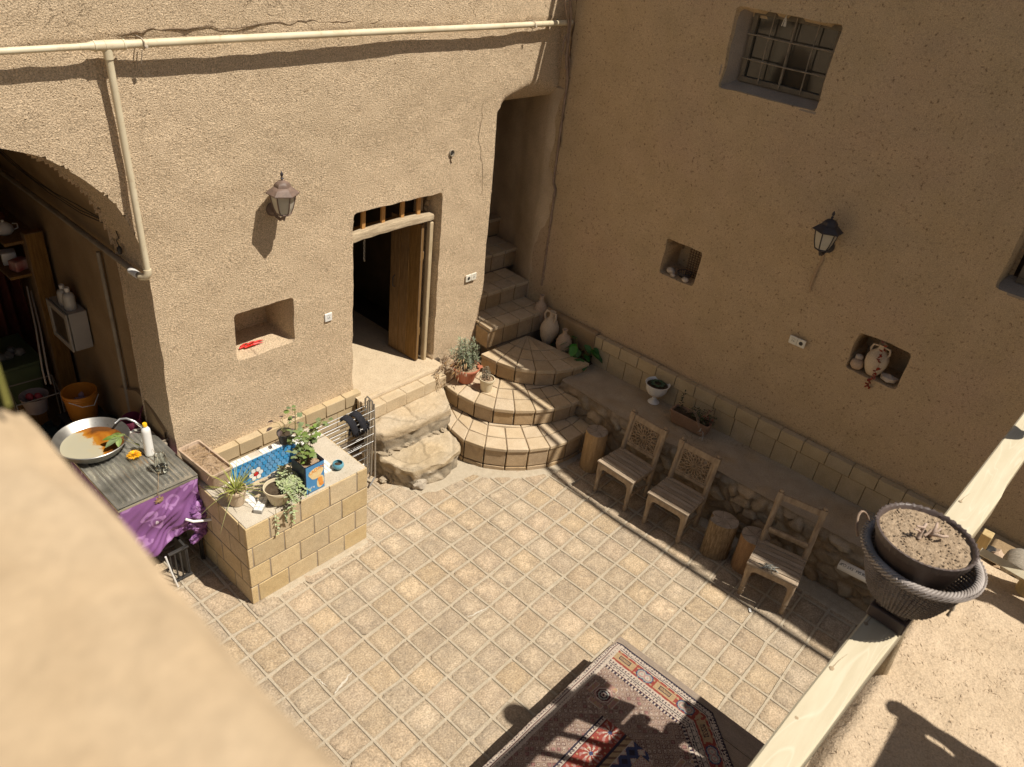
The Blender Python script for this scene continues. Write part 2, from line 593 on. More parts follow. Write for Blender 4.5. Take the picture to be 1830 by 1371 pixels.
GREENB = mk('green_tub', (.085, .115, .055), (.06, .08, .04), 5, .6, 0)
RSTONE = mk('pale_pebble', (.50, .43, .36), (.40, .34, .28), 12, .9, .4, 50, .004)
CHILI = mk('dried_red_chili', (.16, .02, .012), (.26, .04, .02), 30, .6, .3, 80, .002, island=.25)
WOOL = mk('rope_fibre', (.50, .42, .33), (.40, .33, .25), 30, .95, .5, 80, .002)

def glass_mat(name, col=(1, 1, 1), rough=.03, ior=1.45):
    m = bpy.data.materials.new(name)
    m.use_nodes = True
    bs = m.node_tree.nodes['Principled BSDF']
    bs.inputs['Base Color'].default_value = (*col, 1)
    bs.inputs['Transmission Weight'].default_value = 1
    bs.inputs['Roughness'].default_value = rough
    bs.inputs['IOR'].default_value = ior
    return m
GLASS = glass_mat('clear_glass', (.95, .97, .95))
SOAP = mk('clear_soap_bottle', (.55, .53, .48), (.48, .46, .42), 10, .3, 0, spec=.5)
WPANE = mk('dark_window_glass', (.022, .02, .016), (.05, .045, .037), 3, .06, 0, spec=.7, detail=3)
FILM = mk('crumpled_clear_film', (.55, .55, .54), (.4, .4, .39), 20, .12, .8, 30, .01, spec=.8, trans=.6)
TRAY = None
# ================================================================== GROUND
mb = MB()
mb.box((2, 0, -.14), (60, 60, .2))
struct(mb.build('ground', mk('packed_earth', (.42, .32, .2), (.34, .26, .16), 2, .95, .5, 20, .01), loc=(0, 0, 0)))

def node(i, j):
    x = 2.654 + .252 * i
    y = 2.572 + .2455 * j + .036 * (x - 2.654)
    return Vector((x + .013 * N3((i * .7, j * .9, 0), 1.3, 3), y + .016 * N3((i * .8, j * .6, 5), 1.3, 8), 0))

# tiles: each a worn, slightly cushioned slab inside raised pale joints
tm = MB()
gm = MB()
I0, I1, J0, J1 = -9, 17, -22, 12
rng = random.Random(3)
for i in range(I0, I1):
    for j in range(J0, J1):
        a, b, c, d = node(i, j), node(i + 1, j), node(i + 1, j + 1), node(i, j + 1)
        ctr = (a + b + c + d) / 4
        if ctr.x > 6.9 or ctr.y > 5.3 or (ctr.x < 3.2 and ctr.y < -.5):
            continue
        n = 11
        tz = rng.uniform(-.004, .003)
        tx, ty = rng.uniform(-.005, .005), rng.uniform(-.005, .005)
        vs, cs = [], []
        bt = rng.choice([(1, 1, 1), (1.01, .98, .95), (.98, .98, .98), (1.04, 1.0, .93), (.94, .93, .92), (1.0, .97, .95)])
        bv = rng.uniform(.94, 1.06)
        cen = rng.choice([1.12, 1.08, .94, 1.0, 1.04, 1.17])
        cor = rng.uniform(.06, .16)
        gap = .052
        for q in range(n):
            for p in range(n):
                s_, t_ = p / (n - 1), q / (n - 1)
                u = gap + (1 - 2 * gap) * s_
                v = gap + (1 - 2 * gap) * t_
                # round the corners
                cu, cv = abs(s_ - .5) * 2, abs(t_ - .5) * 2
                k_ = max(0, math.hypot(max(0, cu - .7), max(0, cv - .7)) - .3) / .12
                u += (.5 - u) * cor * k_
                v += (.5 - v) * cor * k_
                P = a.lerp(b, u).lerp(d.lerp(c, u), v)
                edge = max(cu, cv)
                z = tz + (s_ - .5) * tx + (t_ - .5) * ty + .004 * N3(P, 9, 2) + (.003 if edge < .95 else -.003)
                vs.append(Vector((P.x + .005 * N3(P, 22, 1), P.y + .005 * N3(P, 22, 7), z)))
                rr_ = math.hypot(cu, cv) + .5 * N3(P, 11, 3)
                kk = max(0, min(1, (.85 - rr_) * 4))
                ee = 1 - .16 * max(0, min(1, (edge - .75) * 4))
                m_ = bv * ee * (1 + (cen - 1) * kk) * (1 + .12 * N3(P, 30, 6))
                cs.append((bt[0] * m_, bt[1] * m_, bt[2] * m_))
        fs = [(q * n + p, q * n + p + 1, (q + 1) * n + p + 1, (q + 1) * n + p) for q in range(n - 1) for p in range(n - 1)]
        tm.add(vs, fs)
        tm.c[-len(cs):] = cs
floor_tiles = tm.build('courtyard_tiles', TILE, loc=(0, 0, 0), smooth=60, attr=True)
struct(floor_tiles)
# mortar bed and raised joints
gm.box((2.9, .5, -.026), (9.4, 12, .04))
struct(gm.build('mortar_bed', mk('bed_mortar', (.38, .305, .215), (.31, .245, .17), 20, .95, .4, 90, .003), loc=(0, 0, 0)))  # brown of the mortar bed itself
gj = MB()
def strip(p, q, wd, z=.003):
    d = (q - p)
    L_ = d.length
    d.normalize()
    s = Vector((-d.y, d.x, 0))
    k = max(2, int(L_ / .08))
    vs = []
    for i in range(k + 1):
        P = p + (q - p) * (i / k)
        ww = wd * (1 + .5 * N3(P, 9, 4))
        zz = z + .0025 * N3(P, 6, 5)
        for t_, h in ((-1, -.012), (-.6, 0), (.6, 0), (1, -.012)):
            vs.append(P + s * ww * t_ + Vector((0, 0, zz + h)))
    fs = []
    for i in range(k):
        for m_ in range(3):
            a_ = i * 4 + m_
            fs.append((a_, a_ + 4, a_ + 5, a_ + 1))
    gj.add(vs, fs)
for i in range(I0, I1 + 1):
    for j in range(J0, J1):
        a, b = node(i, j), node(i, j + 1)
        if a.x < 7 and a.y < 5.4 and not (a.x < 3.2 and a.y < -.5):
            strip(a, b, .0145, .0036)
for j in range(J0, J1 + 1):
    for i in range(I0, I1):
        a, b = node(i, j), node(i + 1, j)
        if a.x < 7 and a.y < 5.4 and not (a.x < 3.2 and a.y < -.5):
            strip(a, b, .0145, .0028)
struct(gj.build('tile_joints', GROUT, loc=(0, 0, 0), smooth=50))
# rough cement fillets at the foot of the basin, the steps and the benches
def apron(name, pts, mat, z0=.012, amp=.006):
    """a thin uneven skin of cement: pts outline, fan from the centre"""
    mb = MB()
    c = sum((Vector(p) for p in pts), Vector((0, 0))) / len(pts)
    res = []
    for k in range(len(pts)):
        a, b = Vector(pts[k]), Vector(pts[(k + 1) % len(pts)])
        m = max(1, int((b - a).length / .05))
        res += [a + (b - a) * (q / m) for q in range(m)]
    rings = 6
    vs = [Vector((c.x, c.y, z0))]
    for r_ in range(1, rings + 1):
        t_ = r_ / rings
        for p in res:
            q = c + (p - c) * t_
            wob = .02 * N3((p.x, p.y, 0), 5, 2) * (1 if r_ == rings else .3)
            q = q + (p - c).normalized() * wob
            vs.append(Vector((q.x, q.y, (z0 + amp * N3((q.x, q.y, 0), 7, 1)) if r_ < rings else -.008)))
    n = len(res)
    fs = [(0, 1 + k, 1 + (k + 1) % n) for k in range(n)]
    for r_ in range(rings - 1):
        o = 1 + r_ * n
        fs += [(o + k, o + n + k, o + n + (k + 1) % n, o + (k + 1) % n) for k in range(n)]
    mb.add(vs, fs)
    return struct(mb.build(name, mat, loc=(0, 0, 0), smooth=60))
apron('cement_fillet', [(2.2, 4.12), (3.45, 4.12), (3.47, 4.3), (2.24, 4.3)], GROUT, .007, .004)
apron('cement_fillet', [(3.95, 4.72), (4.05, 4.45), (4.25, 4.26), (4.55, 4.22), (4.78, 4.20), (4.95, 3.98), (5.25, 3.74), (5.55, 3.60), (5.95, 3.56),
      (6.2, 3.6), (6.1, 4.3), (4.9, 4.9), (4.2, 5.0)], GROUT, .007, .004)
apron('cement_fillet', [(5.98, -1.0), (6.3, -1.0), (6.3, 3.7), (6.0, 3.7), (6.02, 2.4), (5.97, 1.2)], GROUT, .012, .006)

# dried lime streaks across a few tiles
def smear(name, a, b, wd, seed):
    a, b = onz(*a, .009), onz(*b, .009)
    mb = MB()
    n = 26
    d = (b - a)
    s = V(-d.y, d.x, 0).normalized()
    vs = []
    for k in range(n + 1):
        t = k / n
        w_ = wd * math.sin(PI * min(1, t * .9 + .08)) * (.6 + abs(N3((t * 9, seed, 0), 1)))
        c = a + d * t + s * .012 * N3((t * 6, seed, 3), 1)
        vs += [c + s * w_, c - s * w_ * (.5 + abs(N3((t * 11, seed, 5), 1)))]
    mb.add(vs, [(2 * k, 2 * k + 2, 2 * k + 3, 2 * k + 1) for k in range(n)])
    return struct(mb.build(name, mk('lime_streak_' + str(seed), (.60, .56, .48), (.46, .40, .31), 60, .95, .3), loc=(0, 0, 0)))
smear('lime_streak', (598, 1240), (632, 1198), .016, 1)
smear('lime_streak', (835, 1104), (876, 1084), .011, 2)
smear('lime_streak', (566, 1212), (586, 1228), .006, 3)
# grit, straw and dead leaf bits swept into the yard
mb = MB()
rg_ = random.Random(31)
for _ in range(900):
    x, y = rg_.uniform(2.1, 6.1), rg_.uniform(-.2, 4.6)
    if rg_.random() < .5:
        y = rg_.uniform(3.2, 4.4) if rg_.random() < .5 else y
    an, L_, W_ = rg_.uniform(0, 6.3), rg_.uniform(.002, .010), rg_.uniform(.0012, .004)
    d, e = V(math.cos(an), math.sin(an), 0), V(-math.sin(an), math.cos(an), 0)
    c = V(x, y, .007)
    mb.add([c - d * L_, c + d * L_, c + e * W_, c - e * W_, c + V(0, 0, W_)], [(0, 4, 2), (2, 4, 1), (1, 4, 3), (3, 4, 0)])
o = mb.build('floor_litter', mk('floor_litter', (.30, .21, .12), (.46, .37, .25), 3, .95, 0, island=.3), loc=(0, 0, 0))
o['kind'] = 'stuff'
tag(o, 'scattered grit, straw and leaf crumbs on the courtyard paving', 'litter')

# ================================================================== MUD WALLS
def mud_wall(name, mat, parent, O, U, N, u0, u1, z0, top, cell, holes, amp=.012, extra_depth=None, grains=0):
    O, U, N = Vector(O), Vector(U), Vector(N)
    nu = int((u1 - u0) / cell)
    ztop = max(top(u0 + (u1 - u0) * k / 40) for k in range(41))
    nz = int((ztop - z0) / cell)
    idx = {}
    vs = []
    info = []
    for j in range(nz + 1):
        for i in range(nu + 1):
            u = u0 + (u1 - u0) * i / nu
            z = z0 + (ztop - z0) * j / nz
            z = min(z, top(u))
            uu, zz = u, z
            dep = 0
            inside = 0
            for (sdf, D, through) in holes:
                d = sdf(uu, zz)
                if abs(d) < cell * .62:
                    e = 1e-3
                    gx = (sdf(uu + e, zz) - sdf(uu - e, zz)) / (2 * e)
                    gz = (sdf(uu, zz + e) - sdf(uu, zz - e)) / (2 * e)
                    l2 = gx * gx + gz * gz
                    if l2 > 1e-6:
                        uu -= d * gx / l2
                        zz -= d * gz / l2
                    uu = min(max(uu, u0), u1)
                elif d < 0:
                    dep = D
                    inside = 1 if through and d < -cell * 1.75 else 2
            p = O + U * uu + Vector((0, 0, zz))
            nz_ = amp * N3(p, 1.1, 4) + amp * .45 * N3(p, 4.0, 9) + amp * .16 * N3(p, 13, 2)
            if dep:
                nz_ += .012 * N3(p, 6, 12)
            if extra_depth:
                nz_ -= extra_depth(uu, zz)
            p = p + N * (nz_ - dep)
            vs.append(p)
            info.append(inside)
    fs = []
    for j in range(nz):
        for i in range(nu):
            a = j * (nu + 1) + i
            q = (a, a + 1, a + nu + 2, a + nu + 1)
            if all(info[k] == 1 for k in q):
                continue
            if vs[q[0]].z == vs[q[2]].z and vs[q[1]].z == vs[q[3]].z:
                continue
            fs.append(q)
    if U.cross(Vector((0, 0, 1))).dot(N) < 0:
        fs = [tuple(reversed(f)) for f in fs]
    mb = MB()
    mb.add(vs, fs)
    # straw and grit standing out of the plaster
    rg_ = random.Random(11)
    zhat = Vector((0, 0, 1))
    for _ in range(grains):
        i, j = rg_.randrange(nu), rg_.randrange(nz)
        a = j * (nu + 1) + i
        if info[a] or info[a + 1] or info[a + nu + 1] or info[a + nu + 2]:
            continue
        s, t = rg_.random(), rg_.random()
        c = vs[a].lerp(vs[a + 1], s).lerp(vs[a + nu + 1].lerp(vs[a + nu + 2], s), t)
        an = rg_.uniform(-.9, .9)
        d = U * math.cos(an) + zhat * math.sin(an)
        e = U * -math.sin(an) + zhat * math.cos(an)
        L_, W_ = rg_.uniform(.004, .012), rg_.uniform(.002, .005)
        h = N * rg_.uniform(.002, .0065)
        q = N * -.002
        mb.add([c - d * L_ + q, c + d * L_ + q, c + e * W_ + q, c - e * W_ + q, c + h], [(0, 4, 2), (2, 4, 1), (1, 4, 3), (3, 4, 0)])
    return mb.build(name, mat, parent, smooth=62)

def rect_sdf(ua, ub, za, zb, r=.03, wob=.008, s=0):
    cu, cz, hu, hz = (ua + ub) / 2, (za + zb) / 2, (ub - ua) / 2, (zb - za) / 2
    def f(u, z):
        dx, dz = abs(u - cu) - hu + r, abs(z - cz) - hz + r
        d = math.hypot(max(dx, 0), max(dz, 0)) + min(max(dx, dz), 0) - r
        return d + wob * noise.noise(Vector((u * 6 + s, z * 6, s)))
    return f

YA, XB = 5.38, 6.88
house = thing('courtyard_house', 'sunlit sand coloured mud house front with a dark doorway, small niche and arched recess', 'house', (2.27, YA, 0))

def arch(u, z):
    wb = .012 * noise.noise(Vector((u * 5, z * 5, 0)))
    if z < 2.5:
        return max(u - 2.27, .23 - u) + wb
    return (math.hypot((u - 1.25) / 1.02, (z - 2.5) / 1.12) - 1) * 1.05 + wb

def pass_edge(z):
    pts = [(0, 6.06), (.4, 6.07), (1.06, 5.97), (1.5, 6.0), (2.6, 5.98), (3.3, 5.96), (3.6, 5.98)]
    for (a, xa), (b, xb) in zip(pts, pts[1:]):
        if z <= b:
            t = (z - a) / (b - a)
            t = t * t * (3 - 2 * t)
            return xa + (xb - xa) * t
    return 5.98

def passage(u, z):
    wb = .012 * noise.noise(Vector((u * 4, z * 4, 3)))
    a = pass_edge(z) - u
    b = z - 3.38
    r = .07
    d = max(a, b)
    if a > -r and b > -r:
        d = math.hypot(max(a + r, 0), max(b + r, 0)) - r
    return d + wb

def lintel_round(u, z):
    if u > 6.0 and 3.3 < z < 3.75:
        t = max(0, 1 - (z - 3.36) / (.22 + .06 * math.sin(u * 7)))
        k = min(1, (u - 6.0) / .15)
        return .22 * k * t * t
    d = 0
    # the roof band above the pipe stands a little proud
    if z > 4.17 + .02 * math.sin(u * 3.1):
        d -= .012
    # rounded corner towards the arched recess
    # long crack near the passage corner
    return d

mud_wall('facade', MUD, house, (0, YA, 0), (1, 0, 0), (0, -1, 0), -.9, 7.0, -.05, lambda u: 5.35 + .03 * math.sin(u * 2), .024,
         [(arch, .42, True), (rect_sdf(4.15, 5.26, .1, 2.64, .05, .012, 1), .36, True),
          (rect_sdf(2.915, 3.495, 1.53, 1.995, .03, .012, 5), .42, False), (passage, .42, True)],
         .020, lintel_round, 26000)
# roof slab closing the top
mb = MB()
mb.box((3.0, 7.6, 5.2), (8.6, 4.0, .2))
mb.box((3.2, 5.56, 4.6), (8.1, .03, 1.0))
mb.build('roof', MUDI, house, bevel=.03)

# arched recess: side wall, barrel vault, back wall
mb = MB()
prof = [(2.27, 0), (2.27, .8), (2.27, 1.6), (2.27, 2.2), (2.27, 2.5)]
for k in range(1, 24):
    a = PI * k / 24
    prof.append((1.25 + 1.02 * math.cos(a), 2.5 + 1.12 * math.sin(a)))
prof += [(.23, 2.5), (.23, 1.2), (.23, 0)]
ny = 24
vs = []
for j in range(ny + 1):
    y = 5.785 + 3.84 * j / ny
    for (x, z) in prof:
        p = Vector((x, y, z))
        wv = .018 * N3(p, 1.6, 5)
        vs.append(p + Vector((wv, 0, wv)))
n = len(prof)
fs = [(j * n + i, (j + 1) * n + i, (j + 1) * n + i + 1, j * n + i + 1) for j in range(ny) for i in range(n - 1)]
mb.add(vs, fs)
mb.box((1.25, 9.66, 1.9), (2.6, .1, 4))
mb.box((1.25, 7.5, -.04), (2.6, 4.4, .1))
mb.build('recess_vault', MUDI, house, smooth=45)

# plinth/bulge of old cement at the foot of the recess side wall
mb = MB()
pts = []
for k in range(14):
    t = k / 13
    y = 5.5 + .85 * t
    h = 1.02 + .18 * math.sin(t * 3.2) + .04 * N3((y, 0, 0), 5)
    pts.append((y, h))
a_, b_ = [], []
for (y, h) in pts:
    a_.append(Vector((2.235 + .01 * N3((y, 1, 0), 5), y, h)))
    b_.append(Vector((2.29, y, h + .02)))
vs, fs = [], []
for (p, q) in zip(a_, b_):
    vs += [Vector((p.x - .012, p.y, 0)), p, q]
for k in range(len(pts) - 1):
    o = k * 3
    fs += [(o, o + 3, o + 4, o + 1), (o + 1, o + 4, o + 5, o + 2)]
mb.add(vs, fs)
mb.build('cement_patch', MUDI, house, smooth=40)

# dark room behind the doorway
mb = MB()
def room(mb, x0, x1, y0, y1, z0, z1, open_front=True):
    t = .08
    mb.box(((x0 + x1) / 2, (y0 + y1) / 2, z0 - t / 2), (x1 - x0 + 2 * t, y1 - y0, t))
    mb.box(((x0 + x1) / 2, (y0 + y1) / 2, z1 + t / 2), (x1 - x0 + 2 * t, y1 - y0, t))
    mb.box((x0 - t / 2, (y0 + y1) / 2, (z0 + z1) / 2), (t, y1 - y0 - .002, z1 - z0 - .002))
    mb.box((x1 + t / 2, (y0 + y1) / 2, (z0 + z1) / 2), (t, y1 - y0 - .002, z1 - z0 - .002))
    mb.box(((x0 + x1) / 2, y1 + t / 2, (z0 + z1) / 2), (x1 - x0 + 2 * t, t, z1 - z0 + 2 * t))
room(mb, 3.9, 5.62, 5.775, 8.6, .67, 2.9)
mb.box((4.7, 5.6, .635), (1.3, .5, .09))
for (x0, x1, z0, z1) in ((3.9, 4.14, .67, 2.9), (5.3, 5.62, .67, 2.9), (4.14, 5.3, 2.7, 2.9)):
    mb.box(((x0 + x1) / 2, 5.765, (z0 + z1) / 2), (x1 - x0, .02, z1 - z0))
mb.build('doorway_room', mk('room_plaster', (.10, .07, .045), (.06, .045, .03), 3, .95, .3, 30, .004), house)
# light cement floor of the doorway
mb = MB()
vs, fs = [], []
nx, ny = 22, 40
for j in range(ny + 1):
    for i in range(nx + 1):
        x = 4.12 + 1.16 * i / nx
        y = 5.2 + 3.2 * j / ny
        vs.append(Vector((x, y, .688 + .006 * N3((x, y, 0), 6))))
fs = [(j * (nx + 1) + i, j * (nx + 1) + i + 1, (j + 1) * (nx + 1) + i + 1, (j + 1) * (nx + 1) + i) for j in range(ny) for i in range(nx)]
mb.add(vs, fs)
mb.box((4.7, 5.2, .62), (1.16, .02, .128))
mb.build('doorway_floor', mk('threshold_cement', (.56, .45, .31), (.49, .385, .26), 7, .95, .6, 50, .006, speck=.4, speckscale=60), house)
# threshold course of cut bricks
mb = MB()
x = 4.12
for L_ in (.22, .27, .26, .21):
    mb.box((x + L_ / 2, 5.155, .585 + .004 * N3((x, 0, 0), 3)), (L_ - .006, .155, .15), Matrix.Rotation(.006 * N3((x, 1, 0), 7), 3, 'Y'))
    x += L_
mb.box((4.66, 5.15, .575), (1.08, .14, .15))
mb.box((4.66, 5.245, .595), (1.1, .05, .19))
mb.build('threshold', FLAG, house, bevel=.012, attr=True)
# tiled skirting left of the doorway: two courses standing proud of the mud
mb = MB()
x = 2.36
k = 0
for L_ in (.21, .235, .24, .24, .235, .24, .235, .2):
    mb.box((x + L_ / 2, 5.345, .665), (L_ - .006, .085, .13 + .003 * (k % 2)))
    x += L_
    k += 1
x = 2.32
for L_ in (.14, .24, .24, .24, .24, .24, .24, .24):
    mb.box((x + L_ / 2, 5.352, .485), (L_ - .006, .075, .215))
    x += L_
x = 2.32
for L_ in (.24, .24, .24, .24, .24, .24, .24, .14):
    mb.box((x + L_ / 2, 5.352, .26), (L_ - .006, .075, .215))
    x += L_
mb.build('skirting', SKIRT, house, bevel=.006)
mb = MB()
mb.box((3.22, 5.355, .36), (1.8, .072, .70))
mb.build('skirting_bed', MORTAR, house)
# ---- door
mb = MB()
for k, (x0, wd) in enumerate(((0, .16), (.163, .13), (.296, .14))):
    mb.box((-(x0 + wd / 2), 0, .80), (wd, .035, 1.60))
mb.box((-.22, .03, .35), (.42, .025, .09))
mb.box((-.22, .03, 1.25), (.42, .025, .09))
door = mb.build('door_leaf', WOODD, house, local=True, bevel=.005)
door.location = Vector((5.095, 5.46, .70)) - house.location
door.rotation_euler = (0, 0, R(-86))
mb = MB()
mb.tube([(-.36, -.02, .78), (-.36, -.05, .80), (-.36, -.05, .9), (-.36, -.02, .92)], .006, 6)
h = mb.build('handle', BLACK, door, local=True)
mb = MB()
mb.box((5.185, 5.455, 1.49), (.045, .06, 1.66))
mb.build('door_post', mk('pale_post', (.55, .44, .28), (.40, .31, .19), 8, .8, .6, 40, .003, stretch=(8, 8, 1)), house, bevel=.01)
mb = MB()
mb.box((5.145, 5.53, 1.49), (.03, .05, 1.62))
mb.build('door_frame', WOODD, house, bevel=.006)
mb = MB()
mb.box((4.165, 5.50, 1.52), (.05, .07, 1.64))
mb.build('door_frame', WOODD, house, bevel=.006)
# curved lintel log, grey and cracked
mb = MB()
pts, rr = [], []
for k in range(13):
    t = k / 12
    x = 4.12 + 1.08 * t
    pts.append((x, 5.455 - .02 * math.sin(PI * t), 2.375 + .035 * math.sin(PI * t * .9) - .012 + .004 * N3((x, 0, 0), 8)))
    rr.append(.047 - (.015 * (t - .8) / .2 if t > .8 else 0) + .003 * N3((x, 2, 0), 9))
vs = []
for (x, y, z), r_ in zip(pts, rr):
    w1, w2 = .004 * N3((x, 7, 0), 9), .004 * N3((x, 9, 0), 12)
    vs += [V(x, y - .036, z - r_ * .78 + w1), V(x, y + .036, z - r_ * .78), V(x, y + .036, z + r_ * .82), V(x, y - .024, z + r_ * .85 + w2), V(x, y - .036, z + r_ * .6 + w2)]
n = 5
fs = [(i * n + k, i * n + (k + 1) % n, (i + 1) * n + (k + 1) % n, (i + 1) * n + k) for i in range(len(pts) - 1) for k in range(n)]
fs += [tuple(range(n)), tuple(range((len(pts) - 1) * n + n - 1, (len(pts) - 1) * n - 1, -1))]
mb.add(vs, fs)
mb.build('lintel_log', WOODB, house, smooth=50)
mb = MB()
mb.box((4.66, 5.56, 2.365), (1.06, .12, .05))
mb.build('lintel_back', WOODD, house, bevel=.01)
for x in (4.345, 4.58, 4.82, 5.03):
    mb = MB()
    mb.box((x, 5.475, 2.54), (.042, .028, .30), Matrix.Rotation(R(1.5), 3, 'Y'))
    mb.build('vent_bar', WOODY, house, bevel=.003)
mb = MB()
mb.box((5.14, 5.56, 2.53), (.03, .03, .24))
for k in range(4):
    mb.blob((5.2 + .01 * k, 5.60 - .02 * k, 2.34 + .07 * k), (.035, .04, .045), 1, .3, 2, k)
mb.build('broken_plaster', MUDI, house)

# passage walls (right side turned a little), back, soffit
mb = MB()
line = [(6.90, 5.24), (6.87, 5.42), (6.98, 5.66), (7.17, 6.02), (7.26, 6.5), (7.3, 8.0)]
nz = 26
vs = []
res = []
for (a, b) in zip(line, line[1:]):
    m = max(2, int(math.hypot(b[0] - a[0], b[1] - a[1]) / .08))
    res += [(a[0] + (b[0] - a[0]) * k / m, a[1] + (b[1] - a[1]) * k / m) for k in range(m)]
res.append(line[-1])
for j in range(nz + 1):
    z = .3 + 3.2 * j / nz
    for (x, y) in res:
        p = Vector((x, y, z))
        bul = .05 * math.exp(-((z - 2.9) / .5) ** 2) * math.exp(-((y - 6.1) / .4) ** 2)
        vs.append(p + Vector((.028 * N3(p, 1.7, 3) + .008 * N3(p, 6, 2) - bul, 0, 0)))
n = len(res)
fs = [(j * n + i, (j + 1) * n + i, (j + 1) * n + i + 1, j * n + i + 1) for j in range(nz) for i in range(n - 1)]
mb.add(vs, fs)
mb.build('passage_wall', MUDV, house, smooth=60)
mb = MB()
mb.box((6.55, 6.85, 3.44), (1.7, 2.2, .1))
mb.box((5.75, 6.9, 2.0), (.06, 2.2, 3.6))
mb.box((6.5, 8.0, 2.0), (1.6, .1, 3.6))
mb.build('passage_lining', mk('passage_dark_mud', (.34, .25, .155), (.26, .19, .12), 3, .95, .4, 30, .01), house, bevel=.02)

# crack ridges on the face (long crack above the pipe, one beside the passage)
def crack(name, pts, wd, parent, mat, N, amp=.02):
    mb = MB()
    res = []
    for a, b in zip(pts, pts[1:]):
        a, b = Vector(a), Vector(b)
        m = max(2, int((b - a).length / .03))
        res += [a + (b - a) * (k / m) for k in range(m)]
    res.append(Vector(pts[-1]))
    U_ = Vector((0, 0, 1)).cross(Vector(N))
    out = []
    for k, p in enumerate(res):
        q = p + U_ * amp * N3(p, 9, 2) + Vector((0, 0, amp * N3(p, 11, 5)))
        out.append(q)
    rr = [wd * (.35 + .9 * abs(N3(p, 7, 3))) * min(1, (k + 1) / 5, (len(out) - k) / 5) for k, p in enumerate(out)]
    mb.tube(out, rr, 5, cap=True)
    return mb.build(name, mat, parent, smooth=60)
CRK = mk('crack_dark_brown', (.15, .10, .06), (.11, .075, .045), 20, .95, 0)  # dark brown colour of the crack lines
crack('plaster_crack', [(2.3, YA - .002, 4.2), (2.7, YA - .006, 4.23), (3.1, YA - .006, 4.21), (3.7, YA - .006, 4.24), (4.3, YA - .006, 4.22),
      (4.9, YA - .006, 4.27), (5.4, YA - .006, 4.23), (6.1, YA - .006, 4.27)], .0065, house, CRK, (0, -1, 0), .03)
crack('plaster_crack', [(5.74, YA - .0, 3.5), (5.72, YA - .0, 3.1), (5.80, YA - .0, 2.8), (5.86, YA - .0, 2.45)], .0035, house, CRK, (0, -1, 0), .03)
crack('plaster_crack', [(1.6, YA - .004, 4.42), (2.1, YA - .004, 4.5), (2.7, YA - .004, 4.46), (3.3, YA - .004, 4.55)], .0035, house, CRK, (0, -1, 0), .03)

# ================================================================== RIGHT-HAND HOUSE (shaded)
house2 = thing('shaded_house', 'tall brown mud house wall in shade with barred window and two niches', 'house', (XB, 2.0, 0))
PROF = [(-6, 6.20), (-.5, 6.20), (.25, 6.0), (.93, 5.60), (1.57, 5.22), (2.4, 4.97), (3.3, 4.85), (4.2, 5.05), (4.7, 5.3), (5.5, 5.32)]
def topB(y):
    for (a, za), (b, zb) in zip(PROF, PROF[1:]):
        if y <= b:
            return za + (zb - za) * (y - a) / (b - a) + .01 * math.sin(y * 9)
    return 5.3
def header(u, z):
    # u here is -y : shallow plaster header inside the window recess
    return 0
mud_wall('facade', MUDB, house2, (XB, 0, 0), (0, -1, 0), (-1, 0, 0), -5.42, 3.6, .3, lambda u: topB(-u), .03,
         [(rect_sdf(-3.53, -2.59, 3.92, 4.60, .02, .012, 2), .16, True),
          (rect_sdf(-.76, .30, 3.0, 4.1, .03, .01, 4), .2, True),
          (rect_sdf(-3.70, -3.27, 1.99, 2.375, .02, .012, 6), .32, False),
          (rect_sdf(-1.59, -1.11, 1.845, 2.23, .03, .014, 8), .34, False)], .024, None, 9000)
# body of the house behind the face
mb = MB()
for (a, za), (b, zb) in zip(PROF[1:], PROF[2:]):
    mb.hexa([V(XB + .62, a, 0), V(XB + .62, b, 0), V(XB + .62, b, zb), V(XB + .62, a, za)],
            [V(XB + .68, a, 0), V(XB + .68, b, 0), V(XB + .68, b, zb), V(XB + .68, a, za)])
    mb.hexa([V(XB - .005, a, za - .02), V(XB + .64, a, za - .02), V(XB + .64, b, zb - .02), V(XB - .005, b, zb - .02)],
            [V(XB - .005, a, za + .0), V(XB + .64, a, za + .0), V(XB + .64, b, zb + .0), V(XB - .005, b, zb + .0)])
mb.build('wall_top', MUDI, house2)
# skirting of two courses along the bench
mb = MB()
y = 4.28
k = 0
while y > -1.0:
    mb.box((XB - .040, y - .1145, .715), (.07, .229, .235))
    y -= .235
y = 4.28
mb.box((XB - .045, 4.22, .907), (.08, .10, .135))
y = 4.165
while y > -1.0:
    mb.box((XB - .045, y - .125, .907), (.08, .244, .135))
    y -= .25
mb.build('skirting', SKIRT, house2, bevel=.004)
mb = MB()
mb.box((XB - .028, 1.64, .775), (.075, 5.3, .38))
mb.box((XB - .04, 4.75, .85), (.09, .95, .30))
mb.build('skirting_bed', MUDI, house2, bevel=.02)
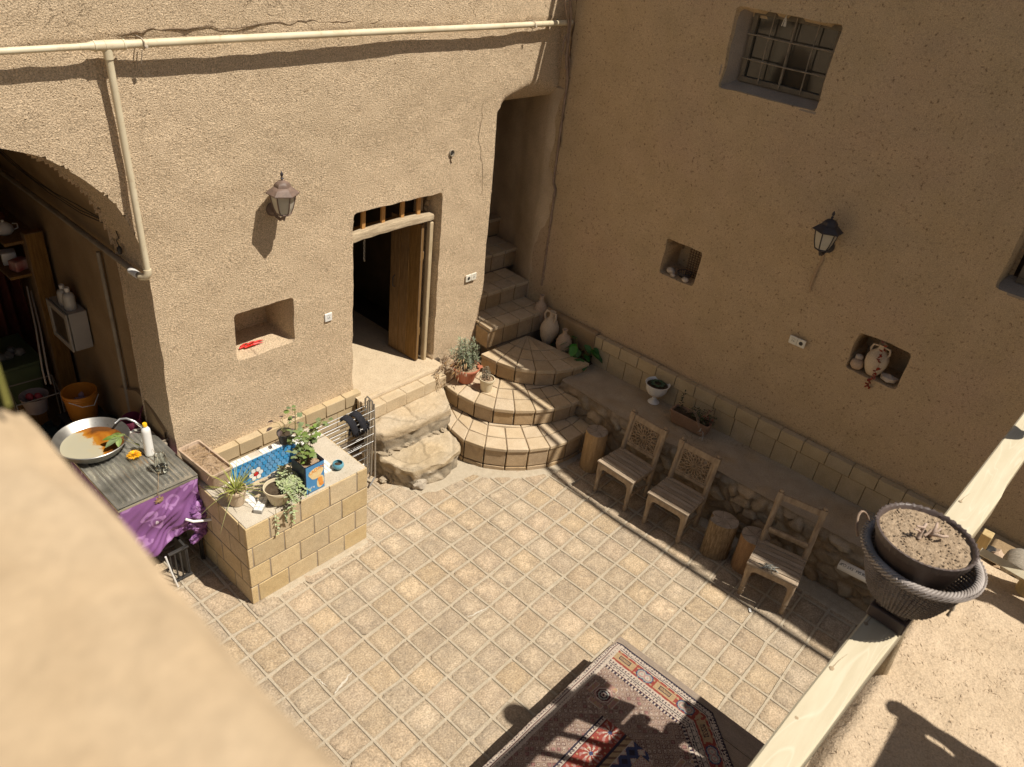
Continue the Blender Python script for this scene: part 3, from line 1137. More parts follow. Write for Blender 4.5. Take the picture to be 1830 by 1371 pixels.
# barred window
def window(y0, y1, z0, z1, nv, nh, depth=.15):
    fr = MB()
    t = .045
    x = XB + depth
    fr.box((x, (y0 + y1) / 2, z0 + t / 2), (.05, y1 - y0, t))
    fr.box((x, (y0 + y1) / 2, z1 - t / 2), (.05, y1 - y0, t))
    for yy in (y0 + t / 2, y1 - t / 2):
        fr.box((x, yy, (z0 + z1) / 2), (.049, t, z1 - z0 - 2 * t))
    fr.box((x + .01, (y0 + y1) / 2 + .02, (z0 + z1) / 2), (.03, .03, z1 - z0 - 2 * t))
    f = fr.build('window', mk('window_frame_paint', (.17, .14, .10), (.11, .09, .065), 12, .7, .3, 60, .002), house2, bevel=.004)
    pn = MB()
    pn.box((x + .012, (y0 + y1) / 2, (z0 + z1) / 2), (.008, y1 - y0 - .08, z1 - z0 - .08))
    p = pn.build('pane', WPANE, f)
    # curtain pieces inside
    cu = MB()
    vs, fs = [], []
    n = 30
    for k in range(n + 1):
        yy = y0 + .1 + (y1 - y0 - .42) * k / n
        vs += [Vector((x + .06 + .012 * math.sin(k * 1.5), yy, z0 + .06)), Vector((x + .06 + .012 * math.sin(k * 1.5), yy, z0 + .24 + .03 * math.sin(k * .3)))]
    fs = [(2 * k, 2 * k + 2, 2 * k + 3, 2 * k + 1) for k in range(n)]
    cu.add(vs, fs)
    for q in range(3):
        cu.box((x + .055, (y0 + y1) / 2, z1 - .17 - .05 * q), (.02, y1 - y0 - .14, .018), Matrix.Rotation(R(3 * q - 3), 3, 'X'))
    c_ = cu.build('curtain', mk('window_curtain', (.20, .155, .10), (.15, .115, .075), 9, .9, 0), f, local=False)
    for k in range(nv):
        yy = y0 + (y1 - y0) * (k + 1) / (nv + 1)
        m = MB()
        m.tube([(x - .045, yy, z0 + .01), (x - .047, yy + .006, (z0 + z1) / 2), (x - .045, yy, z1 - .01)], .0065, 8)
        m.build('window_bar', mk('dull_bar', (.27, .22, .165), (.14, .115, .085), 20, .6, .2) if k == 0 else bpy.data.materials['dull_bar'], house2)
    for k in range(nh):
        zz = z0 + (z1 - z0) * (k + 1) / (nh + 1)
        m = MB()
        m.tube([(x - .06, y0 + .005, zz), (x - .062, (y0 + y1) / 2, zz - .004), (x - .06, y1 - .005, zz)], .0065, 8)
        m.build('window_bar', bpy.data.materials['dull_bar'] if 'dull_bar' in bpy.data.materials else BLACK, house2)
    return f
f1 = window(2.60, 3.42, 3.99, 4.59, 3, 2)
f2 = window(-.3, .66, 3.06, 4.1, 3, 3)
# splayed sill and jamb inside the recess
mb = MB()
mb.hexa([V(XB + .005, 2.58, 3.915), V(XB + .005, 3.55, 3.915), V(XB + .165, 3.55, 3.995), V(XB + .165, 2.58, 3.995)],
        [V(XB + .005, 2.58, 3.90), V(XB + .005, 3.55, 3.90), V(XB + .165, 3.55, 3.90), V(XB + .165, 2.58, 3.90)])
mb.hexa([V(XB + .004, 3.545, 3.9), V(XB + .165, 3.43, 3.9), V(XB + .165, 3.56, 3.9), V(XB + .004, 3.56, 3.9)],
        [V(XB + .004, 3.545, 4.63), V(XB + .165, 3.43, 4.63), V(XB + .165, 3.56, 4.63), V(XB + .004, 3.56, 4.63)])
mb.build('window_sill', mk('bluish_reveal', (.32, .26, .205), (.26, .21, .165), 6, .95, .6, 40, .006), house2)
mb = MB()
mb.hexa([V(XB + .005, -.32, 3.0), V(XB + .005, .77, 3.0), V(XB + .2, .72, 3.08), V(XB + .2, -.32, 3.08)],
        [V(XB + .005, -.32, 2.98), V(XB + .005, .77, 2.98), V(XB + .2, .72, 2.98), V(XB + .2, -.32, 2.98)])
mb.build('window_sill', bpy.data.materials['bluish_reveal'], house2)
# closes the window openings against the sky
mb = MB()
mb.box((XB + .4, 3.0, 4.3), (.02, 1.1, .75))
mb.box((XB + .4, .2, 3.5), (.02, 1.2, 1.2))
mb.box((XB + .28, 3.0, 3.9), (.24, 1.1, .02))
mb.box((XB + .28, 3.0, 4.66), (.24, 1.1, .02))
mb.box((XB + .28, 2.5, 4.3), (.24, .02, .75))
mb.box((XB + .28, 3.58, 4.3), (.24, .02, .75))
mb.box((XB + .3, .2, 4.15), (.22, 1.2, .02))
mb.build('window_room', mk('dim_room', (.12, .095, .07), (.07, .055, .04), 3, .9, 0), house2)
crack('corner_crack', [(6.885, 5.30, 4.6), (6.875, 5.28, 4.1), (6.87, 5.26, 3.5), (6.87, 5.24, 2.9)], .012, house2, CRK, (-1, 0, 0), .02)

# cable on stand-offs just above the wall top: its thin shadow runs beside the wall's
RAILP = [(-5, 6.66), (-.7, 6.66), (0, 6.48), (.5, 6.22), (1.27, 5.69), (2.3, 5.27), (3.1, 5.06), (4.0, 5.27), (4.7, 5.60), (5.5, 5.62)]
mb = MB()
mb.tube([(XB, a, b) for a, b in RAILP], .034, 8)
t = thing('roof_pipe', 'water pipe carried on short props along the top of the shaded wall', 'pipe', (XB, 0, 6.2))
mb.build('pipe', PIPEG, t)
for (y, z) in ((-4, 6.70), (-1.5, 6.70), (.5, 6.2), (2.3, 5.25), (4.3, 5.38)):
    m = MB()
    m.box((XB, y, (topB(y) + z) / 2), (.02, .02, max(.05, z - topB(y))))
    m.build('pipe_prop', PIPEG, t)

# ================================================================== CURVED STEPS
stair = thing('corner_staircase', 'tan tiled staircase with three curved lower steps climbing into the corner passage', 'staircase', (5.9, 4.6, 0))
def polyline_res(pts, step):
    pts = [Vector((p[0], p[1], 0)) for p in pts]
    # smooth
    for _ in range(2):
        q = [pts[0]]
        for a, b in zip(pts, pts[1:]):
            q += [a * .75 + b * .25, a * .25 + b * .75]
        q.append(pts[-1])
        pts = q
    L_ = [0]
    for a, b in zip(pts, pts[1:]):
        L_.append(L_[-1] + (b - a).length)
    n = max(2, round(L_[-1] / step))
    out = []
    for k in range(n + 1):
        s = L_[-1] * k / n
        for i in range(len(pts) - 1):
            if L_[i + 1] >= s - 1e-6:
                t = (s - L_[i]) / max(1e-6, L_[i + 1] - L_[i])
                out.append(pts[i].lerp(pts[i + 1], t))
                break
    return out

def curved_step(pts, C, zb, zt, rings, tile_w=.225, base_row=False):
    C = Vector((C[0], C[1], 0))
    step = MB()
    fine = polyline_res(pts, .04)
    inner = [p + (C - p).normalized() * .06 for p in fine]
    poly = [(p.x, p.y) for p in inner] + [(C.x, C.y)]
    core = MB()
    core.prism(poly, zb - .01, zt - .012)
    s = core.build('step', MORTARD, stair, smooth=0)
    # riser tiles
    nt = polyline_res(pts, tile_w)
    m = MB()
    g = .007
    def quad(a, b, ins0, ins1, z0, z1, mb):
        d = (b - a).normalized()
        a2, b2 = a + d * g, b - d * g
        o = [a2 + (C - a2).normalized() * ins0, b2 + (C - b2).normalized() * ins0,
             b2 + (C - b2).normalized() * ins1, a2 + (C - a2).normalized() * ins1]
        mb.hexa([p + V(0, 0, z0) for p in o], [p + V(0, 0, z1) for p in o])
    zr = zb + (.055 if base_row else .0)
    for k, (a, b) in enumerate(zip(nt, nt[1:])):
        quad(a, b, .018, .075, zr + .008, zt - .050, m)
        if base_row:
            mid = (a + b) / 2
            quad(a, b, .012, .075, zb - .005, zr - .004, m)
    m.build('riser_tiles', RISET, s, bevel=.006)
    m = MB()
    prev = 0
    for ri, dist in enumerate(rings):
        tw = tile_w * (1.02 if ri == 0 else .95)
        ring = [p + (C - p).normalized() * prev for p in polyline_res(pts, .05)]
        if ri == 0:
            nodes = polyline_res(pts, tw)
        else:
            nodes = nodes_in
        nodes_in = []
        nxt = []
        for p in nodes:
            q = p + (C - p).normalized() * min(dist - prev, (C - p).length * .98)
            nxt.append(q)
        for k in range(len(nodes) - 1):
            a, b, c, d = nodes[k], nodes[k + 1], nxt[k + 1], nxt[k]
            if (c - d).length < .02:
                c = d = (c + d) / 2
            ctr = (a + b + c + d) / 4
            def ins(p):
                return p + (ctr - p).normalized() * min(g, (ctr - p).length * .3)
            o = [ins(a), ins(b), ins(c), ins(d)]
            dz = .003 * N3(ctr, 9, ri)
            zlo = zt - (.045 if ri == 0 else .02)
            m.hexa([p + V(0, 0, zlo) for p in o], [p + V(0, 0, zt + dz) for p in o])
        # fewer, wider tiles towards the apex
        if ri >= 1 and len(nxt) > 8:
            nodes_in = nxt[::2] if (len(nxt) % 2) else nxt[:-1:2] + [nxt[-1]]
        else:
            nodes_in = nxt
        prev = dist
    m.build('tread_tiles', STEPT, s, bevel=.008)
    return s

A1 = [(5.08, 5.1), (4.93, 4.80), (4.855, 4.52), (4.882, 4.312), (4.994, 4.133), (5.131, 3.978), (5.3, 3.851), (5.495, 3.743), (5.709, 3.69), (5.95, 3.665), (6.2, 3.69)]
A2 = [(5.225, 5.34), (5.178, 4.948), (5.209, 4.663), (5.284, 4.438), (5.424, 4.278), (5.593, 4.143), (5.784, 4.024), (6.027, 3.941), (6.29, 3.92)]
A3 = [(5.745, 5.10), (5.765, 4.86), (5.814, 4.666), (5.939, 4.481), (6.109, 4.334), (6.324, 4.221), (6.62, 4.17)]
curved_step(A1, (6.3, 5.3), 0, .30, [.20, .40, .6], .235, True)
curved_step(A2, (6.45, 5.3), .30, .51, [.22, .42, .62], .235)
curved_step(A3, (6.52, 5.06), .51, .72, [.23, .46, .9], .22)

def straight_step(a, b, depth, zb, zt, side=True):
    """a, b: front corners (x, y); the step runs back towards +y"""
    a, b = Vector((*a, 0)), Vector((*b, 0))
    d = (b - a).normalized()
    n = Vector((-d.y, d.x, 0))
    core = MB()
    core.hexa([p + V(0, 0, zb - .02) for p in (a + n * .03 + d * .02, b + n * .03, b + n * depth, a + n * depth + d * .02)],
              [p + V(0, 0, zt - .012) for p in (a + n * .03 + d * .02, b + n * .03, b + n * depth, a + n * depth + d * .02)])
    s = core.build('step', MORTARD, stair, smooth=0)
    L_ = (b - a).length
    nt = max(2, round(L_ / .235))
    m = MB()
    m2 = MB()
    g = .006
    for k in range(nt):
        p, q = a + d * L_ * k / nt + d * g, a + d * L_ * (k + 1) / nt - d * g
        m.hexa([r_ + V(0, 0, zb + .006) for r_ in (p + n * .015, q + n * .015, q + n * .045, p + n * .045)],
               [r_ + V(0, 0, zt - .05) for r_ in (p + n * .015, q + n * .015, q + n * .045, p + n * .045)])
        m2.hexa([r_ + V(0, 0, zt - .045) for r_ in (p, q, q + n * .2, p + n * .2)],
                [r_ + V(0, 0, zt) for r_ in (p, q, q + n * .2, p + n * .2)])
        dd = depth - .21
        if dd > .04:
            off = d * (L_ / nt * .5 if k < nt - 1 else 0)
            m2.hexa([r_ + V(0, 0, zt - .03) for r_ in (p + n * .212, q + n * .212, q + n * (.205 + dd), p + n * (.205 + dd))],
                    [r_ + V(0, 0, zt - .001) for r_ in (p + n * .212, q + n * .212, q + n * (.205 + dd), p + n * (.205 + dd))])
    if side:
        m.hexa([r_ + V(0, 0, zb + .006) for r_ in (a + n * .02, a + n * .24, a + n * .24 + d * .02, a + n * .02 + d * .02)],
               [r_ + V(0, 0, zt - .05) for r_ in (a + n * .02, a + n * .24, a + n * .24 + d * .02, a + n * .02 + d * .02)])
    m.build('riser_tiles', RISET, s, bevel=.006)
    m2.build('tread_tiles', STEPT, s, bevel=.008)
straight_step((5.90, 5.13), (6.84, 5.04), .44, .71, .976)
straight_step((5.98, 5.50), (6.90, 5.44), .44, .97, 1.196, False)
straight_step((6.0, 5.92), (7.13, 5.86), .44, 1.19, 1.432, False)
straight_step((6.0, 6.36), (7.25, 6.30), .44, 1.42, 1.66, False)
straight_step((6.0, 6.80), (7.28, 6.74), .6, 1.65, 1.90, False)
mb = MB()
mb.prism([(6.05, 5.1), (6.86, 5.08), (7.2, 6.0), (7.3, 7.3), (6.0, 7.3)], .3, .7)
mb.build('stair_core', MORTARD, stair, smooth=0)
mb = MB()
for k in range(40):
    a = random.random() * .3
    mb.blob((6.63 + random.random() * .22, 4.28 + random.random() * .72, .585 + .01 * random.random()), (.06, .06, .03), 1, .3, 2, k)
mb.prism([(6.5, 4.2), (6.86, 4.2), (6.86, 5.04), (6.55, 5.04)], .3, .585)
o = mb.build('planting_soil', SOILD, stair)

# ================================================================== STONE DOORSTEPS
def stone_slab(outline, z0, z1, parent, seed, topc, flare=.04):
    """flagged step of rough stone: a star-shaped solid with bulging rubble sides"""
    c = sum((Vector((p[0], p[1], 0)) for p in outline), Vector()) / len(outline)
    res = []
    n = len(outline)
    for k in range(n):
        a, b = Vector((*outline[k], 0)), Vector((*outline[(k + 1) % n], 0))
        m = max(1, int((b - a).length / .018))
        res += [a + (b - a) * (q / m) for q in range(m)]
    vs, cols = [], []
    rings = 40
    N_ = len(res)
    # top
    vs.append(c + V(0, 0, z1))
    cols.append(topc)
    for r_ in range(1, rings + 1):
        t = r_ / rings
        for p in res:
            q = c + (p - c) * t
            qq = q + V(.05 * N3(q, 6, seed), .05 * N3(q, 6, seed + 4), 0)
            vd, _ = noise.voronoi(Vector((qq.x * 2.3, qq.y * 2.3, seed)))
            e = min(1, (vd[1] - vd[0]) * 22)
            cl = noise.cell(Vector((_[0].x * 9, _[0].y * 9, seed)))
            z = z1 - .008 * (1 - e) + .008 * N3(q, 8, seed) + .005 * N3(q, 28, seed) + .010 * cl * e
            if r_ == rings:
                z -= .012
            vs.append(Vector((q.x, q.y, z)))
            w_ = .96 + .10 * cl
            gz = max(0, min(1, .5 + 1.6 * N3(q, 3.5, seed + 2)))
            tc2 = tuple(topc[i] * (1 - .35 * gz) + (.50, .45, .37)[i] * .35 * gz for i in range(3))
            cols.append(tuple(a * w_ * (.74 + .26 * e) for a in tc2))
    # sides
    rows = max(5, int((z1 - z0) / .022))
    for r_ in range(1, rows + 1):
        t = r_ / rows
        z = z1 - (z1 - z0) * t
        for p in res:
            dr = (p - c).normalized()
            P = Vector((p.x, p.y, z * 1.6))
            vd, vp = noise.voronoi(P * 6.0 + V(seed, 0, 0))
            e = min(1, (vd[1] - vd[0]) * 3.2)
            cl = noise.cell(vp[0] * 13)
            lip = -.035 * min(1, max(0, (t - .28) * 6)) * (1 if t > .28 else 0)
            off = .016 * e + .024 * N3(P, 4, seed) + .012 * N3(P, 14, seed) + lip * .6 + flare * .4 * t * t
            if t < .3:
                off = .008 + .022 * N3(P, 9, seed) + .008 * N3(P, 24, seed)
            q = p + dr * off
            vs.append(Vector((q.x, q.y, z)))
            if t < .3:
                cols.append(tuple(a * .85 for a in topc))
            else:
                g_ = .44 + .14 * cl
                base = (g_ * 1.02, g_ * .86, g_ * .64)
                cols.append(tuple(a * (.55 + .45 * e) for a in base))
    fs = [(0, 1 + k, 1 + (k + 1) % N_) for k in range(N_)]
    for r_ in range(rings + rows - 1):
        o = 1 + r_ * N_
        fs += [(o + k, o + N_ + k, o + N_ + (k + 1) % N_, o + (k + 1) % N_) for k in range(N_)]
    mb = MB()
    mb.v, mb.f, mb.c = vs, fs, cols
    return mb.build('step', STEP_STONE, parent, attr=True, smooth=50)
STEP_STONE = mk('doorstep_stone', (.98, .98, .98), (.80, .80, .80), 12, .95, .8, 55, .008, attr=True, spec=.1, speck=.35, speckc=(.3, .23, .15), speckscale=65,
                blot=.25, blotc=(.60, .54, .43), blotscale=6)
dsteps = thing('stone_doorstep', 'two rough yellow flagstone steps below the sunlit doorway', 'doorstep', (4.5, 4.85, 0))
px7 = lambda x, y: (600 + x / 5.271, 620 + y / 5.271)
o1 = [onz(*px7(*q), .25) for q in ((395, 1010), (440, 1060), (560, 1125), (740, 1160), (880, 1115), (1010, 1080), (1160, 960), (1168, 925), (1135, 840))]
o1 = [(p.x, p.y) for p in o1] + [(5.0, 5.0), (4.2, 5.1), (4.02, 5.08)]
stone_slab(o1, -.02, .25, dsteps, 3.0, (.53, .42, .275))
o2 = [onz(*px7(*q), .50) for q in ((335, 680), (350, 800), (450, 825), (560, 800), (640, 775), (760, 725), (890, 660), (1085, 580), (1070, 540))]
o2 = [(p.x, p.y) for p in o2] + [(5.2, 5.14), (4.15, 5.16)]
stone_slab(o2, .2, .50, dsteps, 11.0, (.54, .43, .29), .02)
mb = MB()
for k in range(9):
    a = k / 8
    p = onz(*px7(440 + 560 * a, 1000 - 240 * a + 10 * math.sin(k)), .28)
    mb.blob((p.x, p.y, .27), (.045 + .02 * random.random(), .03, .02), 2, .6, 4, k, Matrix.Rotation(random.random() * 3, 3, 'Z'), col=(.38, .31, .22))
p = onz(*px7(800, 1290), .05)
mb.blob((p.x, p.y + .02, .05), (.085, .06, .06), 3, .5, 3, 4, col=(.44, .38, .30))
for k in range(7):
    p = onz(*px7(480 + 95 * k, 1290 - 3 * k * k), .0)
    mb.blob((p.x, p.y + .05, .02), (.05, .04, .04), 3, .6, 4, k + 20, col=(.40, .33, .24))
mb.build('rubble', STEP_STONE, dsteps, attr=True)

# ================================================================== MASONRY BENCH
bench = thing('masonry_bench', 'long low bench of rubble stone with cement top along the shaded wall', 'bench', (6.5, 1.7, 0))
mb = MB()
vs, cols, fs = [], [], []
NY, NZ = 210, 26
y0_, y1_ = -1.0, 4.25
NY, NZ = 300, 36
def frontx(y):
    return 6.17 + .03 * math.sin(y * 1.7) + .04 * N3((0, y, 0), .9, 3)
for j in range(NZ + 1):
    z = -.02 + .62 * j / NZ
    for i in range(NY + 1):
        y = y0_ + (y1_ - y0_) * i / NY
        P = Vector((0, y + .05 * N3((0, y, z), 7), z * 1.3 + .04 * N3((3, y, z), 6)))
        vd, vp = noise.voronoi(P * 6.6 + V(0, 0, 3))
        e = min(1, (vd[1] - vd[0]) * 4.5)
        cl = noise.cell(vp[0] * 17)
        c2 = noise.cell(vp[0] * 29 + V(3, 3, 3))
        x = frontx(y) - .030 * e * (.6 + .8 * abs(cl)) - .012 * N3(P, 9) - .008 * N3(P, 25) + .05 * max(0, .12 - z)
        if z > .55:
            x = frontx(y) + (z - .55) * .6 - .02 * N3(P, 5)
        vs.append(Vector((x, y, z + (.012 * N3(P, 4) if z > .5 else 0))))
        g_ = .36 + .12 * cl
        st = (g_ * (1.04 + .08 * c2), g_ * .82, g_ * (.57 - .06 * c2))
        mo = (.28, .21, .135)
        cols.append(tuple(mo[q] * (1 - e) + st[q] * e for q in range(3)))
fs = [(j * (NY + 1) + i, (j + 1) * (NY + 1) + i, (j + 1) * (NY + 1) + i + 1, j * (NY + 1) + i + 1) for j in range(NZ) for i in range(NY)]
mb.v, mb.f, mb.c = vs, fs, cols
mb.build('stone_face', STONE, bench, attr=True, smooth=55)
mb = MB()
vs = []
NX = 26
for j in range(NX + 1):
    for i in range(NY + 1):
        y = y0_ + (y1_ - y0_) * i / NY
        xa = frontx(y) + .02
        x = xa + (XB - .05 - xa) * j / NX
        P = V(x, y, 0)
        vs.append(V(x, y, .602 + .012 * N3(P, 2.2) + .006 * N3(P, 9) + .012 * N3(P, 5, 7) * (1 - j / NX)))
fs = [(j * (NY + 1) + i, (j + 1) * (NY + 1) + i, (j + 1) * (NY + 1) + i + 1, j * (NY + 1) + i + 1) for j in range(NX) for i in range(NY)]
fs = [tuple(reversed(f)) for f in fs]
mb.add(vs, fs)
mb.build('bench_top', BENCHT, bench, smooth=60)
mb = MB()
mb.box((6.55, 4.24, .28), (.64, .03, .62))
mb.box((6.55, -1.0, .28), (.64, .03, .62))
mb.build('bench_end', MORTAR, bench)

# ================================================================== GALLERY SLAB AND RAILS (near, right)
gal = thing('gallery_terrace', 'sunlit pale mud terrace of the upper gallery behind the timber rail', 'terrace', (2.5, -.8, 2.7))
mb = MB()
vs = []
NX, NY = 220, 140
for j in range(NY + 1):
    for i in range(NX + 1):
        x = -.4 + 4.32 * i / NX
        y = -2.6 + 2.70 * j / NY
        e = min(3.92 - x, .10 - y)
        z = 2.68 + .02 * N3((x, y, 0), 1.5) + .010 * N3((x, y, 0), 5) + .007 * N3((x, y, 3), 14)
        wobx = .022 * N3((x, y, 5), 4)
        if e < .05:
            z -= (.05 - max(0, e)) * 1.4
        vs.append(V(x + (wobx if x > 3.8 else 0), y + (.012 * N3((x, 0, 0), 5) if y > .05 else 0), z))
fs = [(j * (NX + 1) + i, j * (NX + 1) + i + 1, (j + 1) * (NX + 1) + i + 1, (j + 1) * (NX + 1) + i) for j in range(NY) for i in range(NX)]
mb.add(vs, fs)
rg_ = random.Random(21)
for _ in range(5000):
    x, y = rg_.uniform(1.6, 3.8), rg_.uniform(-1.0, .06)
    an, L_, W_ = rg_.uniform(-1.2, 1.2), rg_.uniform(.003, .014), rg_.uniform(.001, .0022)
    i, j = (x + .4) / 4.32 * NX, (y + 2.6) / 2.70 * NY
    z = vs[int(j) * (NX + 1) + int(i)].z
    d, e = V(math.cos(an), math.sin(an), 0), V(-math.sin(an), math.cos(an), 0)
    c = V(x, y, z)
    mb.add([c - d * L_, c + d * L_, c + e * W_, c - e * W_, c + V(0, 0, rg_.uniform(.0008, .0025))], [(0, 4, 2), (2, 4, 1), (1, 4, 3), (3, 4, 0)])
mb.build('terrace_floor', MUDT, gal, smooth=60)
mb = MB()
mb.box((1.75, -1.26, 2.48), (4.28, 2.66, .30))
mb.build('terrace_slab', MUDI, gal, bevel=.02)
for x in (.2, 1.4, 2.6, 3.75):
    m = MB()
    m.tube([(x, -2.6, 2.29), (x, .06, 2.29)], .055, 10)
    m.build('joist', WOODL, gal)
for (x, y) in ((3.75, -.02), (1.9, -.02)):
    m = MB()
    m.tube([(x, y, -.02), (x, y, 2.24)], .07, 10)
    m.build('post', WOODL, gal)
mb = MB()
mb.box((1.75, -2.72, 2.1), (4.4, .2, 4.2))
mb.build('rear_wall', MUDI, gal)

rail = thing('balcony_rail', 'pale squared timber handrail running diagonally across the right side', 'railing', (2.8, .08, 2.7))
mb = MB()
xs = [-.3 + 4.45 * k / 40 for k in range(41)]
vs = []
for x in xs:
    f_ = .227 - .031 * x + .004 * N3((x, 0, 0), 2)
    b_ = .152 - .046 * x + .004 * N3((x, 3, 0), 2)
    if x > 3.3:
        b_ = max(b_, f_ - .115)
    zt = 3.40 + .004 * N3((x, 5, 0), 2.2)
    for (y, z) in ((b_ + .004, zt - .11), (f_ - .004, zt - .11), (f_, zt - .105), (f_, zt - .006), (f_ - .006, zt), (b_ + .006, zt), (b_, zt - .006), (b_, zt - .105)):
        vs.append(V(x, y, z))
n = 8
fs = [(i * n + k, i * n + (k + 1) % n, (i + 1) * n + (k + 1) % n, (i + 1) * n + k) for i in range(40) for k in range(n)]
fs += [tuple(range(n)), tuple(range(40 * n + n - 1, 40 * n - 1, -1))]
mb.add(vs, fs)
def knots(t, L, tc, colr):
    mp = t.nodes.new('ShaderNodeMapping')
    mp.inputs['Scale'].default_value = (1.0, 7.0, 7.0)
    L.new(tc.outputs['Object'], mp.inputs['Vector'])
    wv = t.nodes.new('ShaderNodeTexNoise')
    wv.inputs['Scale'].default_value = 1.6
    wv.inputs['Detail'].default_value = 1.5
    wv.inputs['Distortion'].default_value = .8
    L.new(mp.outputs[0], wv.inputs['Vector'])
    mu = t.nodes.new('ShaderNodeMath'); mu.operation = 'MULTIPLY'; mu.inputs[1].default_value = 9
    L.new(wv.outputs[0], mu.inputs[0])
    fr = t.nodes.new('ShaderNodeMath'); fr.operation = 'PINGPONG'; fr.inputs[1].default_value = .5
    L.new(mu.outputs[0], fr.inputs[0])
    mr = t.nodes.new('ShaderNodeMapRange')
    mr.inputs[1].default_value = .0; mr.inputs[2].default_value = .12; mr.inputs[3].default_value = .42; mr.inputs[4].default_value = 0
    L.new(fr.outputs[0], mr.inputs[0])
    mx = t.nodes.new('ShaderNodeMix'); mx.data_type = 'RGBA'
    mx.inputs[7].default_value = (.70, .64, .50, 1)
    L.new(mr.outputs[0], mx.inputs[0]); L.new(colr, mx.inputs[6])
    return mx.outputs[2]
BEAM = mk('pale_timber_beam', (.60, .535, .39), (.53, .46, .32), 4, .6, .35, 40, .002, spec=.3, stretch=(1, 7, 7), detail=4, extra=knots,
          speck=.15, speckc=(.5, .42, .3), speckscale=20)
mb.build('handrail', BEAM, rail, smooth=40)
mb = MB()
for (px_, py_) in ((1548, 1113), (1487, 1193), (1424, 1282), (1717, 895)):
    p = onz(px_, py_, 3.404)
    mb.lathe([(.008, 0), (.006, .0012), (.001, .0014)], (p.x, p.y, 3.4005), 8, .5, px_)
    d = V(.9, -.12, 0)
    mb.tube([p + V(0, 0, -.0038), p + d * .05 + V(0, .002, -.0038), p + d * .10 + V(0, -.001, -.004)], [.0016, .0009, .0004], 5)
mb.build('knots', mk('knot_brown', (.36, .27, .17), None, 9, .8, 0), rail)
for k in range(6):
    x = 2.78 + .2 * k
    m = MB()
    y_ = .061 if k == 0 else .078
    pts = [(x, y_, 2.66), (x - .02, y_ + .012, 2.9), (x - .05, y_ + .022, 3.1), (x - .08, .10, 3.30)]
    m.tube(pts, [.034, .031, .026, .024] if k == 0 else [.028, .027, .026, .025], 9, sq=.9)
    m.build('baluster', WOODL, rail, smooth=50)

m = MB()
m.box((3.855, .083, 3.0), (.30, .03, .60))  # added board hidden below the handrail, fills the shadow on the carpet
m.build('shadow_board', WOODL, rail, bevel=.004)

# end rail of the gallery, with posts and a low board
er = thing('end_rail', 'weathered log post and low rail closing the terrace end at the right edge', 'railing', (3.8, -.3, 2.7))
LOGY = mk('yellowish_log', (.52, .40, .21), (.40, .29, .14), 8, .8, .5, 30, .004, spec=.2, stretch=(8, 8, 1))
mb = MB()
mb.tube([(3.79, -.285, 2.64), (3.80, -.285, 2.95), (3.82, -.285, 3.2)], [.052, .050, .046], 14)
mb.build('log_post', LOGY, er, smooth=50)
mb = MB()
a_, b_ = on(1752, 985, 2, 2.80), on(1842, 1036, 2, 2.80)
mb.tube([a_, (a_ + b_) / 2 + V(0, 0, .004), b_ + (b_ - a_) * 1.4], [.028, .030, .032], 4, sq=.8)
mb.build('low_board', BEAM, er, smooth=20)
mb = MB()
mb.box((3.965, -.03, 2.72), (.06, .05, .10))
mb.build('board_foot', LOGY, er, bevel=.004)
for (x, y) in ((3.84, -.75), (3.86, -1.2)):
    m = MB()
    m.tube([(x, y, 2.64), (x, y, 4.14)], .04, 10)
    m.build('log_post', LOGY, er, smooth=50)
mb = MB()
mb.box((3.90, -1.45, 4.0), (.05, 1.30, .30))  # unseen board, height and width shaped to shadow the terrace
mb.build('top_rail', LOGY, er, smooth=50)
mb = MB()
mb.box((3.90, -1.47, 3.62), (.05, 1.26, .24))  # second unseen board added for the terrace shadow
mb.build('middle_shadow_board', LOGY, er, smooth=50)

# near mud parapet at the photographer's elbow
mb = MB()
vs = []
ZP = 4.96
NX, NY = 60, 90
for j in range(NY + 1):
    for i in range(NX + 1):
        s = i / NX
        x = -1.1 + 1.209 * (1 - (1 - s) ** 1.4)
        y = -1.0 + 1.476 * (1 - (1 - j / NY) ** 1.4)
        ex = .1065 - .0045 * max(0, min(1, (y - .22) * 7)) + .006 * N3((0, y, 0), 11) - x
        ey = .478 + .006 * N3((x, 0, 0), 8) - max(0, (.02 - x) * -.0) - y
        cx, cy = max(0, .010 - ex) / .010, max(0, .010 - ey) / .010
        c_ = min(1.0, math.hypot(cx, cy))
        z = ZP - .012 * c_ * c_ + .003 * N3((x, y, 0), 8) + .0015 * N3((x, y, 1), 30)
        vs.append(V(x + .003 * N3((x, y, 0), 16), y, z))
fs = [(j * (NX + 1) + i, j * (NX + 1) + i + 1, (j + 1) * (NX + 1) + i + 1, (j + 1) * (NX + 1) + i) for j in range(NY) for i in range(NX)]
mb.add(vs, fs)
par = thing('roof_parapet', 'blurred sunlit mud parapet filling the lower left foreground', 'parapet', (-.5, -.3, 0))
mb.build('parapet_top', MUDP, par, smooth=70)
mb = MB()
mb.box((-.505, -.275, 2.47), (1.19, 1.43, 4.93))
mb.build('parapet_wall', MUDI, par)
